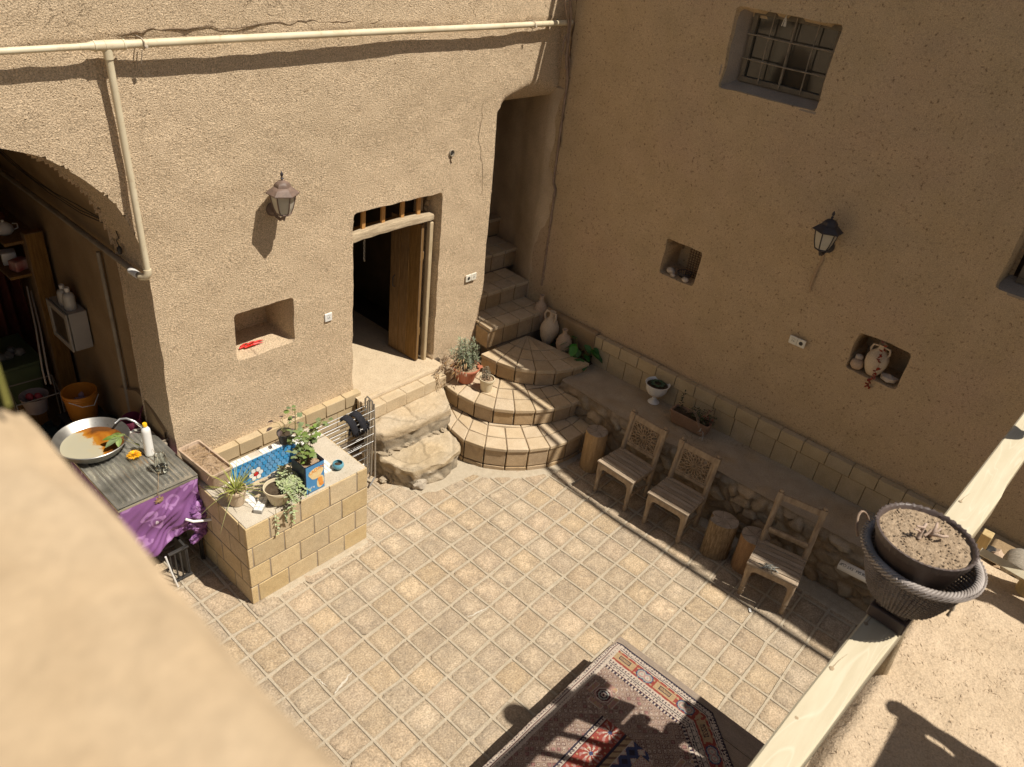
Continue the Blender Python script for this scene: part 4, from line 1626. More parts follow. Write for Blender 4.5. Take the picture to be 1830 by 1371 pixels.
# added unseen awning, shaped to throw the straight-edged shadow on the terrace
aw = thing('shadow_awning', 'added unseen plank awning that throws the straight-edged terrace shadow', 'awning', (2, -1.8, 2.7))
WAW = mk('awning_board', (.4, .32, .22), (.3, .24, .16), 6, .85, .4, 40, .003)
for k, (x0, x1) in enumerate(((.1, 1.0), (1.005, 1.9), (1.905, 2.5), (2.505, 2.91), (2.932, 3.00))):
    m = MB()
    m.box(((x0 + x1) / 2, -1.77, 4.2), (x1 - x0, 1.78, .03))
    m.build('plank', WAW, aw)
m = MB()
m.box((2.921, -.925, 4.201), (.03, .09, .034))
m.box((2.921, -1.87, 4.201), (.03, 1.55, .034))
m.build('slit_batten', WAW, aw)  # added pieces leave a gap for the light slit in the shadow
m = MB()
m.blob((2.97, -.865, 4.2), (.045, .045, .04), 2, .1)
m.build('shadow_knob', WAW, aw)  # added lump for the rounded corner of the thrown shadow
for x in (.2, 2.85):
    m = MB()
    m.tube([(x, -2.4, 2.66), (x, -2.4, 4.19)], .04, 8)
    m.build('post', WAW, aw)
# ================================================================== BASIN
bas = thing('tiled_basin', 'yellow brick basin lined with blue hexagon tiles and white flower mosaics', 'basin', (2.8, 4.7, 0))
BX0, BX1, BY0, BY1, BH = 2.195, 3.385, 4.19, 4.99, .857
mb = MB()
mb.box(((BX0 + BX1) / 2, BY0 + .10, .40), (BX1 - BX0 - .008, .192, .84))
mb.box((BX0 + .10, (BY0 + BY1) / 2 + .02, .40), (.192, BY1 - BY0 - .06, .838))
mb.box((BX1 - .10, (BY0 + BY1) / 2 + .02, .40), (.192, BY1 - BY0 - .06, .838))
mb.box(((BX0 + BX1) / 2, BY1 - .05, .38), (BX1 - BX0 - .024, .08, .80))
mb.box(((BX0 + BX1) / 2, (BY0 + BY1) / 2, .28), (BX1 - BX0 - .03, BY1 - BY0 - .03, .50))
body = mb.build('mortar_core', MORTAR, bas, smooth=0)
# brick courses, front and sides
def courses(A, B, N_, rows, bw, parent, mat, name, joint=.012, th=.03, seed=0, cap=None):
    A, B, N_ = Vector(A), Vector(B), Vector(N_)
    d = (B - A)
    L_ = d.length
    d.normalize()
    mb = MB()
    for ri, (z0, z1, off) in enumerate(rows):
        s = -off * bw
        k = 0
        while s < L_ - .01:
            e = min(L_, s + bw)
            s0 = max(0, s)
            if e - s0 > .02:
                j = joint * (.8 + .5 * abs(N3((s, z0, seed), 7)))
                prou = .003 * N3((s, z0, seed), 5)
                a = A + d * (s0 + (j / 2 if s0 > 0 else 0)) + N_ * prou
                b = A + d * (e - (j / 2 if e < L_ else 0)) + N_ * prou
                tl = .004 * N3((s, z0, seed + 3), 4)
                mb.hexa([a + V(0, 0, z0 + joint / 2 + tl), b + V(0, 0, z0 + joint / 2 - tl), b - N_ * th + V(0, 0, z0 + joint / 2 - tl), a - N_ * th + V(0, 0, z0 + joint / 2 + tl)],
                        [a + V(0, 0, z1 - joint / 2 + tl), b + V(0, 0, z1 - joint / 2 - tl), b - N_ * th + V(0, 0, z1 - joint / 2 - tl), a - N_ * th + V(0, 0, z1 - joint / 2 + tl)])
            s += bw
            k += 1
    return mb.build(name, mat, parent, bevel=.004)
rows = [(0, .20, .78), (.20, .415, .35), (.415, .63, .85), (.63, .852, .28)]
courses((BX0, BY0, 0), (BX1, BY0, 0), (0, -1, 0), rows, .29, bas, BRICK, 'front_bricks')
rows2 = [(a, b, c + .35) for a, b, c in rows]
courses((BX0, BY1, 0), (BX0, BY0 + .031, 0), (-1, 0, 0), rows2, .29, bas, BRICK, 'side_bricks', seed=5)
courses((BX1, BY0 + .031, 0), (BX1, BY1, 0), (1, 0, 0), rows2, .29, bas, BRICK, 'side_bricks', seed=9)
# cement deck around the well
WX0, WX1, WY0, WY1 = 2.44, 3.095, 4.42, 4.90
mb = MB()
for (x0, x1, y0, y1) in ((BX0 + .012, BX1 - .012, BY0 + .012, WY0), (BX0 + .012, WX0, WY0, WY1), (WX1, BX1 - .012, WY0, WY1), (BX0 + .012, BX1 - .012, WY1, BY1)):
    mb.box(((x0 + x1) / 2, (y0 + y1) / 2, .826), (x1 - x0, y1 - y0, .055))
mb.build('cement_deck', mk('pale_deck_cement', (.52, .46, .37), (.44, .385, .30), 7, .9, .5, 60, .004, speck=.3, speckscale=50, blot=.3, blotc=(.62, .56, .46), blotscale=4), bas, bevel=.004)
# white rim tiles
mb = MB()
def rimrow(p, q, wd, inward, skip=None):
    p, q = Vector(p), Vector(q)
    d = (q - p)
    n = int(d.length / .036)
    d.normalize()
    s = Vector(inward)
    for k in range(n):
        if skip and skip[0] < k / n < skip[1]:
            continue
        for r_ in range(2):
            c = p + d * (.036 * (k + .5)) + s * (.018 + .036 * r_)
            mb.box((c.x, c.y, .857 + .001 * N3(c, 30)), (.032, .032, .010))
rimrow((WX0 - .07, WY1, 0), (WX1 + .07, WY1, 0), .07, (0, 1, 0), (.38, .52))
rimrow((WX1, WY0, 0), (WX1, WY1, 0), .07, (1, 0, 0))
rimrow((WX0, WY0, 0), (WX0, WY1, 0), .07, (-1, 0, 0), (.1, .6))
rimrow((WX0 - .07, WY0, 0), (WX1 + .07, WY0, 0), .07, (0, -1, 0), (.24, .42))
mb.build('rim_tiles', HEXW, bas, bevel=.0015)
# hexagon lining on the four inner walls, mosaics as single tiles
hexes = {'b': MB(), 'w': MB(), 'r': MB()}
bed = MB()
def lining(P, U_, N_, L_, H_, flowers):
    P, U_, N_ = Vector(P), Vector(U_), Vector(N_)
    bed.hexa([P, P + U_ * L_, P + U_ * L_ + V(0, 0, H_), P + V(0, 0, H_)],
             [P - N_ * .02, P + U_ * L_ - N_ * .02, P + U_ * L_ - N_ * .02 + V(0, 0, H_), P - N_ * .02 + V(0, 0, H_)])
    r = .027
    dx, dz = r * math.sqrt(3), r * 1.5
    rows_ = int(H_ / dz) + 2
    for j in range(rows_):
        for i in range(int(L_ / dx) + 2):
            u = dx * (i + (.5 if j % 2 else 0))
            z = H_ - .012 - dz * j
            col = 'b'
            for (fu, fj) in flowers:
                fi = fu
                cu = dx * (fi + (.5 if fj % 2 else 0))
                cz = H_ - .012 - dz * fj
                dd = math.hypot(u - cu, z - cz)
                if dd < .01:
                    col = 'r'
                elif dd < dx * 1.1:
                    col = 'w'
            vs0 = []
            for k in range(6):
                a = PI / 3 * k + PI / 6
                uu = min(max(u + (r - .0034) * math.cos(a), .001), L_ - .001)
                zz = min(max(z + (r - .0034) * math.sin(a), .001), H_ - .002)
                vs0.append(P + U_ * uu + V(0, 0, zz))
            if (vs0[0] - vs0[3]).length < .02 or max((vs0[a] - vs0[b]).length for a in range(6) for b in range(6)) < .02:
                continue
            hexes[col].hexa([p for p in vs0], [p + N_ * .0035 for p in vs0])
HB = .30
lining((WX0, WY1, BH - HB), (1, 0, 0), (0, -1, 0), WX1 - WX0, HB, [(6, 4)])
lining((WX1, WY1, BH - HB), (0, -1, 0), (-1, 0, 0), WY1 - WY0, HB, [(4, 4)])
lining((WX0, WY0, BH - HB), (0, 1, 0), (1, 0, 0), WY1 - WY0, HB, [])
lining((WX1, WY0, BH - HB), (-1, 0, 0), (0, 1, 0), WX1 - WX0, HB, [])
bed.build('tile_bed', HEXG, bas, smooth=0)
hexes['b'].build('blue_tiles', HEXB, bas, smooth=0)
hexes['w'].build('white_flower_tiles', HEXW, bas, smooth=0)
hexes['r'].build('red_flower_centres', HEXR, bas, smooth=0)
mb = MB()
n = 26
vs = []
for j in range(n + 1):
    for i in range(n + 1):
        x = WX0 + .006 + (WX1 - WX0 - .012) * i / n
        y = WY0 + .006 + (WY1 - WY0 - .012) * j / n
        vs.append(V(x, y, .62 + .07 * (1 - j / n) + .03 * N3((x, y, 0), 5) + .012 * N3((x, y, 0), 20)))
fs = [(j * (n + 1) + i, j * (n + 1) + i + 1, (j + 1) * (n + 1) + i + 1, (j + 1) * (n + 1) + i) for j in range(n) for i in range(n)]
mb.add(vs, fs)
mb.build('basin_sand', SAND, bas, smooth=60)

# ledge behind the basin
mb = MB()
mb.box((2.85, 5.14, .28), (1.3, .30, .58))
mb.build('rear_ledge', MORTAR, bas, bevel=.01)

# things on / in the basin ---------------------------------------------
def pot_profile(r0, r1, h, lip=.008, wall=.008):
    return [(0, .001), (r0 * .9, 0), (r0, .004), (r1 - lip, h * .82), (r1 - lip * .2, h * .83), (r1, h * .86), (r1, h), (r1 - wall, h), (r1 - wall - .004, h * .82), (r0 * .8, h * .3)]

def flower_pot(name, label, cat, x, y, z, r0, r1, h, mat, soil=SOIL, group=None, wob=0, soilz=.86):
    t = thing(name, label, cat, (x, y, z), 0, group)
    m = MB()
    m.lathe(pot_profile(r0, r1, h), (x, y, z), 32, wob, x)
    m.build('pot', mat, t, smooth=40)
    m = MB()
    rs = r0 + (r1 - r0) * soilz - .010
    n = 12
    vs = [V(x, y, z + h * soilz + .008)]
    for r_ in range(1, 7):
        for k in range(24):
            a = 2 * PI * k / 24
            q = V(x + rs * r_ / 6 * math.cos(a), y + rs * r_ / 6 * math.sin(a), 0)
            vs.append(V(q.x, q.y, z + h * soilz + .007 * N3(q, 30) + .006 * (1 - r_ / 6)))
    fs = [(0, 1 + k, 1 + (k + 1) % 24) for k in range(24)]
    for r_ in range(5):
        o = 1 + r_ * 24
        fs += [(o + k, o + 24 + k, o + 24 + (k + 1) % 24, o + (k + 1) % 24) for k in range(24)]
    m.add(vs, fs)
    m.build('soil', soil, t, smooth=60)
    return t

# grass-like plant in the left pot
P1 = onz(425, 908, .857)
t = flower_pot('flowerpot', 'clay flowerpot with thin grassy plant at the front left of the basin', 'flowerpot', P1.x + .03, P1.y + .06, .857, .058, .085, .15, CLAYP, SOIL, 'flowerpots on the basin')
c = V(P1.x + .03, P1.y + .06, .857 + .13)
m = MB()
rg = random.Random(5)
for k in range(75):
    a = rg.random() * 2 * PI
    el = rg.uniform(.35, 1.35)
    d = V(math.cos(a) * math.cos(el), math.sin(a) * math.cos(el), math.sin(el))
    m.leaf(c + V(math.cos(a), math.sin(a), 0) * .04 * rg.random(), d, (0, 0, 1), rg.uniform(.10, .24), rg.uniform(.006, .010), rg.uniform(.1, .6), 'blade', seg=5)
for d in (V(-.95, -.1, .25), V(-.6, -.5, .1), V(.9, -.3, .3)):
    m.leaf(c, d, (0, 0, 1), .36, .007, .5, 'blade', seg=7)
m.build('foliage', YGRN, t, smooth=0)

# trailing pale plant in the middle pot
P2 = onz(503, 905, .857)
t = flower_pot('flowerpot', 'cream flowerpot with pale trailing plant hanging over the basin front', 'flowerpot', P2.x + .02, P2.y + .07, .857, .07, .115, .15, POTY, SOILD, 'flowerpots on the basin')
c = V(P2.x + .02, P2.y + .07, .857 + .13)
m, st = MB(), MB()
for k in range(34):
    a = rg.uniform(-1.9, 1.1)
    L_ = rg.uniform(.10, .30)
    d = V(math.cos(a), math.sin(a), 0)
    p = c + V(.03, -.01, 0) + V(rg.uniform(-.03, .05), rg.uniform(-.05, .05), 0)
    pts = []
    for q in range(9):
        s = q / 8
        zz = .05 * math.sin(min(1, s * 1.6) * PI * .6) - (.26 * max(0, s - .45) * L_ / .3 if a < 0 else .05 * s)
        pts.append(p + d * L_ * s * (1 if a > -.2 else .75) + V(.01 * N3((k, s * 3, 0), 1), .01 * N3((k, s * 3, 4), 1), zz))
    st.tube(pts, .0022, 5)
    for q in range(1, 9):
        for sd_ in (-1, 1):
            ld = V(-d.y * sd_ + .4 * d.x, d.x * sd_ + .4 * d.y, rg.uniform(-.1, .6))
            m.leaf(pts[q], ld, (0, 0, 1), rg.uniform(.030, .046), rg.uniform(.018, .026), .2, seg=2)
for k, (dx, L_) in enumerate(((-.10, .20), (-.02, .12), (.05, .16))):
    x0 = c.x + dx
    pts = [V(x0, c.y - .10, c.z - .02), V(x0 - .01, BY0 - .015, .86), V(x0 - .015, BY0 - .02, .86 - L_ * .5), V(x0 - .012, BY0 - .018, .86 - L_)]
    st.tube(pts, .002, 5)
    for q in range(10):
        s = q / 9
        p = pts[1].lerp(pts[3], s)
        m.leaf(p, V(rg.uniform(-1, 1), -.5, rg.uniform(-.4, .4)), (0, -.3, 1), .026, .016, .2, seg=2)
m.build('foliage', VAR, t, smooth=0)
st.build('stems', STEM, t)

# oil tin with a leafy plant
P3 = onz(588, 912, .857)
t = thing('oil_tin', 'square blue cooking oil tin with orange lettering reused as planter', 'tin planter', (2.87, 4.30, .857))
TC = V(2.865, 4.315, .857)
TW, TH = .185, .285
m = MB()
h_ = TW / 2
for (dx, dy, sx, sy) in ((0, -h_, TW, .003), (0, h_, TW, .003), (-h_, 0, .003, TW - .006), (h_, 0, .003, TW - .006)):
    m.box((TC.x + dx, TC.y + dy, TC.z + TH / 2), (sx, sy, TH))
m.box((TC.x, TC.y, TC.z + .004), (TW, TW, .004))
rim = [(TC.x - h_, TC.y - h_, TC.z + TH), (TC.x + h_, TC.y - h_, TC.z + TH), (TC.x + h_, TC.y + h_, TC.z + TH), (TC.x - h_, TC.y + h_, TC.z + TH)]
m.tube(rim, .005, 6, closed=True)
m.build('tin_body', NAVY, t, bevel=.001)
m = MB()
m.box((TC.x + .002, TC.y - h_ - .0028, TC.z + TH / 2), (TW - .010, .001, TH - .012))
m.build('label', TINB, t)
m = MB()
for (u, z, s1, s2) in ((.01, .185, .070, .058),):
    pts = [V(TC.x + u + s1 * math.cos(a) * (1 + .15 * math.sin(3 * a)), TC.y - h_ - .0045, TC.z + z + s2 * math.sin(a)) for a in [2 * PI * k / 24 for k in range(24)]]
    m.hexa(pts, [p + V(0, -.0006, 0) for p in pts])
pts = [V(TC.x + .05 + .036 * math.cos(a), TC.y - h_ - .0045, TC.z + .08 + .062 * math.sin(a) + .2 * .036 * math.cos(a)) for a in [2 * PI * k / 20 for k in range(20)]]
m.hexa(pts, [p + V(0, -.0008, 0) for p in pts])
m.build('label_splash', TINY, t, smooth=0)
m = MB()
for k in range(5):
    a0 = .3 + k * .9
    pts = [V(TC.x + .05 + .024 * math.cos(a) - .004 * k + .01, TC.y - h_ - .006, TC.z + .045 + .018 * k + .012 * math.sin(a)) for a in [2 * PI * q / 8 for q in range(8)]]
    m.hexa(pts, [p + V(0, -.0005 - .0001 * k, 0) for p in pts])
m.build('label_fruit', TINO, t, smooth=0)
def text(body, name, mat, parent, loc, size, rotm, sx=1.0, ext=.0008):
    cu = bpy.data.curves.new(name, 'FONT')
    cu.body = body
    cu.size = size
    cu.extrude = ext
    cu.align_x = 'CENTER'
    cu.align_y = 'CENTER'
    tmp = bpy.data.objects.new(name, cu)
    COL.objects.link(tmp)
    dg = bpy.context.evaluated_depsgraph_get()
    me = bpy.data.meshes.new_from_object(tmp.evaluated_get(dg))
    bpy.data.objects.remove(tmp)
    bpy.data.curves.remove(cu)
    me.transform(Matrix.Diagonal((sx, 1, 1, 1)))
    me.transform(rotm.to_4x4())
    org = worldloc(parent)
    me.transform(Matrix.Translation(Vector(loc) - org))
    me.materials.clear()
    me.materials.append(mat)
    o = bpy.data.objects.new(name, me)
    COL.objects.link(o)
    o.parent = parent
    return o
RX90 = Matrix.Rotation(R(90), 3, 'X')
text('LADAN', 'label_lettering', TINO, t, (TC.x + .015, TC.y - h_ - .0062, TC.z + .222), .046, RX90 @ Matrix.Rotation(R(12), 3, 'Z'), .95)
text('4.5 kg', 'label_weight', HEXW, t, (TC.x - .035, TC.y - h_ - .0045, TC.z + .055), .022, RX90)
m = MB()
n = 14
vs = [V(TC.x - h_ + .004 + (TW - .008) * i / n, TC.y - h_ + .004 + (TW - .008) * j / n, TC.z + TH - .035 + .012 * N3((i, j, 0), .5) + .006 * N3((i, j, 0), 1.4)) for j in range(n + 1) for i in range(n + 1)]
fs = [(j * (n + 1) + i, j * (n + 1) + i + 1, (j + 1) * (n + 1) + i + 1, (j + 1) * (n + 1) + i) for j in range(n) for i in range(n)]
m.add(vs, fs)
m.build('soil', SOIL, t, smooth=60)
st, m = MB(), MB()
base = V(TC.x - .01, TC.y + .01, TC.z + TH - .03)
def stemline(p0, dirs, n=10):
    pts = [Vector(p0)]
    for (d, L_) in dirs:
        d = Vector(d).normalized()
        for k in range(n):
            pts.append(pts[-1] + d * L_ / n)
    return pts
trunks = [stemline(base, [((-.15, .12, 1), .18), ((-.25, .1, .9), .14), ((.05, 0, 1), .20)], 5),
          stemline(base, [((.2, .1, 1), .16), ((.5, .1, .7), .10), ((.9, .2, .4), .14)], 5),
          stemline(base, [((-.1, -.3, 1), .12), ((-.7, -.1, .3), .12)], 5),
          stemline(base + V(.01, 0, 0), [((.1, .3, 1), .16), ((.3, .2, .7), .10)], 5)]
for q in trunks:
    st.tube(q, [.006 * (1 - .6 * k / len(q)) for k in range(len(q))], 6)
    for k in range(2, len(q)):
        for r_ in range(3 if k % 2 else 2):
            a = rg.random() * 2 * PI
            d = V(math.cos(a), math.sin(a), rg.uniform(-.1, .5)).normalized()
            pe = q[k] + d * rg.uniform(.02, .05)
            st.tube([q[k], (q[k] + pe) / 2 + V(0, 0, .006), pe], .0014, 4)
            s = rg.uniform(.032, .062)
            m.leaf(pe, d, (rg.uniform(-.4, .4), rg.uniform(-.4, .4), 1), s, s * .62, rg.uniform(.1, .35), 'lobed')
m.build('foliage', GRN, t, smooth=0)
st.build('stems', STEM, t)

# small blue bowl
P4 = onz(606, 838, .857)
t = thing('glazed_bowl', 'small turquoise glazed bowl on the basin corner beside the oil tin', 'bowl', (P4.x, P4.y, .857))
m = MB()
m.lathe([(0, .002), (.025, 0), (.042, .012), (.052, .03), (.048, .052), (.040, .062), (.037, .060), (.044, .045), (.040, .02), (.02, .012), (0, .011)], (P4.x, P4.y + .015, .857), 28)
m.build('bowl', BLUEC, t, smooth=60)
m = MB()
m.blob((P4.x, P4.y + .015, .857 + .03), (.038, .038, .014), 2, .2, 3)
m.build('soil', SOILD, t)
# black pot at the back; its dark leaves imitate plant shadows
P5 = onz(560, 805, .857)
t = flower_pot('flowerpot', 'small black plastic pot behind the oil tin, its dark leaves standing for shadows', 'flowerpot', P5.x - .12, 4.93, .86, .05, .07, .11, BLACK, SOILD, 'flowerpots on the basin')
m, st = MB(), MB()
for k in range(7):
    a = 2 * PI * k / 7 + .3
    pts = [V(P5.x - .12, 4.93, .96), V(P5.x - .12 + .05 * math.cos(a), 4.93 + .05 * math.sin(a), 1.05), V(P5.x - .12 + .11 * math.cos(a), 4.93 + .10 * math.sin(a), 1.06)]
    st.tube(pts, .002, 5)
    m.leaf(pts[-1], (math.cos(a), math.sin(a), -.2), (0, 0, 1), .06, .042, .2)
m.build('foliage', mk('shadow_leaf', (.07, .05, .05), (.10, .07, .06), 9, .6, 0), t, smooth=0)  # leaf colour darkened to stand in for shadows
st.build('stems', STEM, t)

# long clay trough with dead twigs, at the rear-left corner
t = thing('clay_trough', 'rectangular clay planter trough of dry soil on the basin rear left corner', 'planter', (2.30, 4.96, .86))
def trough(t, P, U_, L_, W_, H_, z, mat, soilmat):
    P, U_ = Vector(P), Vector(U_).normalized()
    W = V(-U_.y, U_.x, 0)
    def loop(l, w_, zz, r=.02):
        out = []
        for (sx, sy) in ((-1, -1), (1, -1), (1, 1), (-1, 1)):
            for k in range(4):
                a = {(-1, -1): PI, (1, -1): 1.5 * PI, (1, 1): 0, (-1, 1): .5 * PI}[(sx, sy)] + k / 3 * PI / 2
                out.append(P + U_ * (sx * (l / 2 - r) + r * math.cos(a)) + W * (sy * (w_ / 2 - r) + r * math.sin(a)) + V(0, 0, zz))
        return out
    m = MB()
    loops = [loop(L_ * .86, W_ * .8, z), loop(L_ * .97, W_ * .95, z + H_ * .85), loop(L_, W_, z + H_ * .86), loop(L_, W_, z + H_),
             loop(L_ - .028, W_ - .028, z + H_), loop(L_ - .05, W_ - .05, z + H_ * .6)]
    n = 16
    vs = sum(loops, [])
    fs = [(i * n + k, i * n + (k + 1) % n, (i + 1) * n + (k + 1) % n, (i + 1) * n + k) for i in range(5) for k in range(n)]
    fs.append(tuple(range(n - 1, -1, -1)))
    m.add(vs, fs)
    m.build('trough_body', mat, t, smooth=40, bevel=.002)
    m = MB()
    na, nb = 26, 12
    vs = []
    for j in range(nb + 1):
        for i in range(na + 1):
            q = P + U_ * ((i / na - .5) * (L_ - .034)) + W * ((j / nb - .5) * (W_ - .034))
            vs.append(q + V(0, 0, z + H_ * .84 + .008 * N3(q, 14) + .006 * N3(q, 40)))
    fs = [(j * (na + 1) + i, j * (na + 1) + i + 1, (j + 1) * (na + 1) + i + 1, (j + 1) * (na + 1) + i) for j in range(nb) for i in range(na)]
    m.add(vs, fs)
    m.build('soil', soilmat, t, smooth=60)
trough(t, (2.315, 4.965, 0), (-.06, 1, 0), .50, .20, .17, .862, CLAY, SOIL)
m = MB()
for k in range(46):
    a = rg.random() * 2 * PI
    q = V(2.315 + rg.uniform(-.07, .07), 4.965 + rg.uniform(-.2, .2), 1.012)
    d = V(math.cos(a), math.sin(a), rg.uniform(-.05, .5))
    L_ = rg.uniform(.03, .10)
    m.tube([q, q + d * L_ * .5 + V(0, 0, .01), q + d * L_], .0016, 4)
m.build('dead_twigs', DRYL, t)

# white strip tile end and plastic film lying in the well
t = thing('plastic_film', 'crumpled clear plastic film lying in the tiled basin', 'plastic film', (2.80, 4.62, .70))
m = MB()
m.blob((2.80, 4.62, .76), (.12, .085, .055), 4, .6, 7, 3)
m.build('film', FILM, t, smooth=0)
t = thing('tile_stack', 'white mosaic tile offcut lying on the basin front edge', 'tile offcut', (2.42, 4.36, .857))
m = MB()
rz = Matrix.Rotation(R(38), 3, 'Z')
m.box((2.425, 4.335, .872), (.16, .07, .03), rz)
m.build('backing', mk('tile_backing', (.40, .38, .34), None, 9, .8, 0), t, bevel=.003)
m = MB()
for i in range(4):
    for j in range(2):
        p = rz @ V(-.06 + .04 * i, -.0175 + .035 * j, 0)
        m.box((2.425 + p.x, 4.335 + p.y, .890), (.036, .031, .006), rz)
m.build('tiles', HEXW, t, bevel=.001)
# hanging white strip on the basin's right corner
t = thing('white_panel', 'narrow white plastic panel standing against the right end of the basin', 'panel', (3.42, 4.32, 0))
m = MB()
m.box((3.43, 4.36, .42), (.085, .010, .64), Matrix.Rotation(R(2), 3, 'Y'))
m.build('panel', WHITE, t, bevel=.004)

# ================================================================== DRYING RACK
t = thing('drying_rack', 'folded steel wire clothes drying rack standing beside the stone doorstep', 'drying rack', (3.6, 4.85, 0))
def loop_frame(m, x, y, z0, z1, w_, r=.008):
    pts = []
    rr = .05
    for k in range(7):
        a = PI + k / 6 * PI / 2
        pts.append((x, y - w_ / 2 + rr + rr * math.cos(a), z0 + rr + rr * math.sin(a)))
    for k in range(7):
        a = 1.5 * PI + k / 6 * PI / 2
        pts.append((x, y + w_ / 2 - rr + rr * math.cos(a), z0 + rr + rr * math.sin(a)))
    for k in range(7):
        a = 0 + k / 6 * PI / 2
        pts.append((x, y + w_ / 2 - rr + rr * math.cos(a), z1 - rr + rr * math.sin(a)))
    for k in range(7):
        a = .5 * PI + k / 6 * PI / 2
        pts.append((x, y - w_ / 2 + rr + rr * math.cos(a), z1 - rr + rr * math.sin(a)))
    m.tube(pts, r, 8, closed=True)
for k, (dy, x) in enumerate(((0, 3.93), (.05, 3.94))):
    m = MB()
    pts = [(x - .04, 4.80 + dy, .06), (x, 4.80 + dy, .10), (x + .004, 4.80 + dy, .5), (x, 4.80 + dy, .99), (x - .02, 4.815 + dy, 1.02), (x - .03, 4.83 + dy, .99), (x - .03, 4.83 + dy, .10), (x - .10, 4.83 + dy, .05)]
    m.tube(pts, .009, 8)
    m.build('end_frame', STEEL, t)
m = MB()
m.tube([(3.85, 4.72, .04), (3.93, 4.74, .10), (3.94, 4.76, .5), (3.935, 4.78, .97)], .009, 8)
m.build('end_frame', STEEL, t)
m = MB()
m.tube([(3.15, 4.84, .06), (3.15, 4.84, .95)], .008, 8)
m.build('end_frame', STEEL, t)
m = MB()
for k in range(9):
    z = .12 + .098 * k
    m.tube([(3.14, 4.83, z), (3.55, 4.832, z + .003), (3.93, 4.83, z)], .0042, 6)
m.build('wires', STEEL, t, smooth=60)
m = MB()
for k in range(9):
    z = .17 + .092 * k
    m.tube([(3.14, 4.89, z - .02), (3.93, 4.88, z)], .0036, 6)
    if k > 3:
        m.tube([(3.14, 4.77, z - .01), (3.93, 4.77, z)], .0036, 6)
m.build('wires', STEEL, t, smooth=60)

t = thing('work_gloves', 'pair of black knitted gloves hanging over the drying rack', 'gloves', (3.72, 4.78, .7))
for g_, x0 in ((0, 3.655), (1, 3.76)):
    m = MB()
    # palm draped over the top wire with the cuff behind, fingers hanging in front
    pts = [V(x0 - .05, 4.85, .90), V(x0 - .035, 4.82, .935), V(x0 - .02, 4.785, .93), V(x0, 4.762, .89), V(x0 + .02, 4.752, .83), V(x0 + .035, 4.745, .775)]
    m.tube(pts, [.038, .042, .044, .048, .054, .048], 12, sq=.42)
    for f_ in range(4):
        dx = -.034 + .023 * f_
        Lf = (.05, .066, .07, .055)[f_]
        p = pts[-1] + V(dx, -.002, .01)
        m.tube([p, p + V(.004 + dx * .1, -.004, -Lf * .6), p + V(.008 + dx * .15, -.002, -Lf)], [.012, .011, .007], 8)
    p = pts[4] + V(-.04 if g_ == 0 else .045, 0, 0)
    m.tube([p, p + V(-.018 if g_ == 0 else .018, -.006, -.03), p + V(-.018 if g_ == 0 else .018, -.006, -.06)], [.014, .012, .008], 8)
    m.build('glove', GLOVE, t, smooth=60)
m = MB()
m.box((3.735, 4.715, .80), (.03, .004, .006), Matrix.Rotation(R(10), 3, 'Y'))
m.build('white_tag', WHITE, t)

# ================================================================== PURPLE TABLE WITH TRAY
t = thing('covered_table', 'metal table wrapped in purple flowered cloth with ribbed tray top', 'table', (1.9, 5.3, 0))
TX0, TX1, TY0, TY1, TZ = 1.56, 2.19, 4.895, 5.76, .95
def flowers_extra(tr, L, tc, colr):
    vo = tr.nodes.new('ShaderNodeTexVoronoi')
    vo.inputs['Scale'].default_value = 7.5
    ns = tr.nodes.new('ShaderNodeTexNoise')
    ns.inputs['Scale'].default_value = 5
    L.new(tc.outputs['Object'], ns.inputs['Vector'])
    ad = tr.nodes.new('ShaderNodeMix'); ad.data_type = 'RGBA'; ad.blend_type = 'LINEAR_LIGHT'; ad.inputs[0].default_value = .10
    L.new(tc.outputs['Object'], ad.inputs[6]); L.new(ns.outputs[1], ad.inputs[7])
    L.new(ad.outputs[2], vo.inputs['Vector'])
    def band(a, b, col, cin):
        mr = tr.nodes.new('ShaderNodeMapRange')
        mr.inputs[1].default_value = a; mr.inputs[2].default_value = b
        mr.inputs[3].default_value = 1; mr.inputs[4].default_value = 0
        L.new(vo.outputs['Distance'], mr.inputs[0])
        mx = tr.nodes.new('ShaderNodeMix'); mx.data_type = 'RGBA'
        mx.inputs[7].default_value = (*col, 1)
        L.new(mr.outputs[0], mx.inputs[0]); L.new(cin, mx.inputs[6])
        return mx.outputs[2]
    c1 = band(.50, .52, (.37, .19, .41), colr)
    c2 = band(.34, .36, (.24, .10, .27), c1)
    return band(.13, .15, (.80, .70, .84), c2)
PURP = mk('purple_flowered_cloth', (.25, .105, .28), (.185, .072, .21), 3, .55, .25, 12, .01, spec=.4, extra=flowers_extra)
m = MB()
loopn = 200
per = []
for k in range(loopn):
    s = k / loopn * 4
    e = int(s)
    f_ = s - e
    x, y = [(TX0 + (TX1 - TX0) * f_, TY0), (TX1, TY0 + (TY1 - TY0) * f_), (TX1 - (TX1 - TX0) * f_, TY1), (TX0, TY1 - (TY1 - TY0) * f_)][e]
    nn = [(0, -1), (1, 0), (0, 1), (-1, 0)][e]
    per.append((x, y, nn, e, f_))
rowsn = 44
vs = []
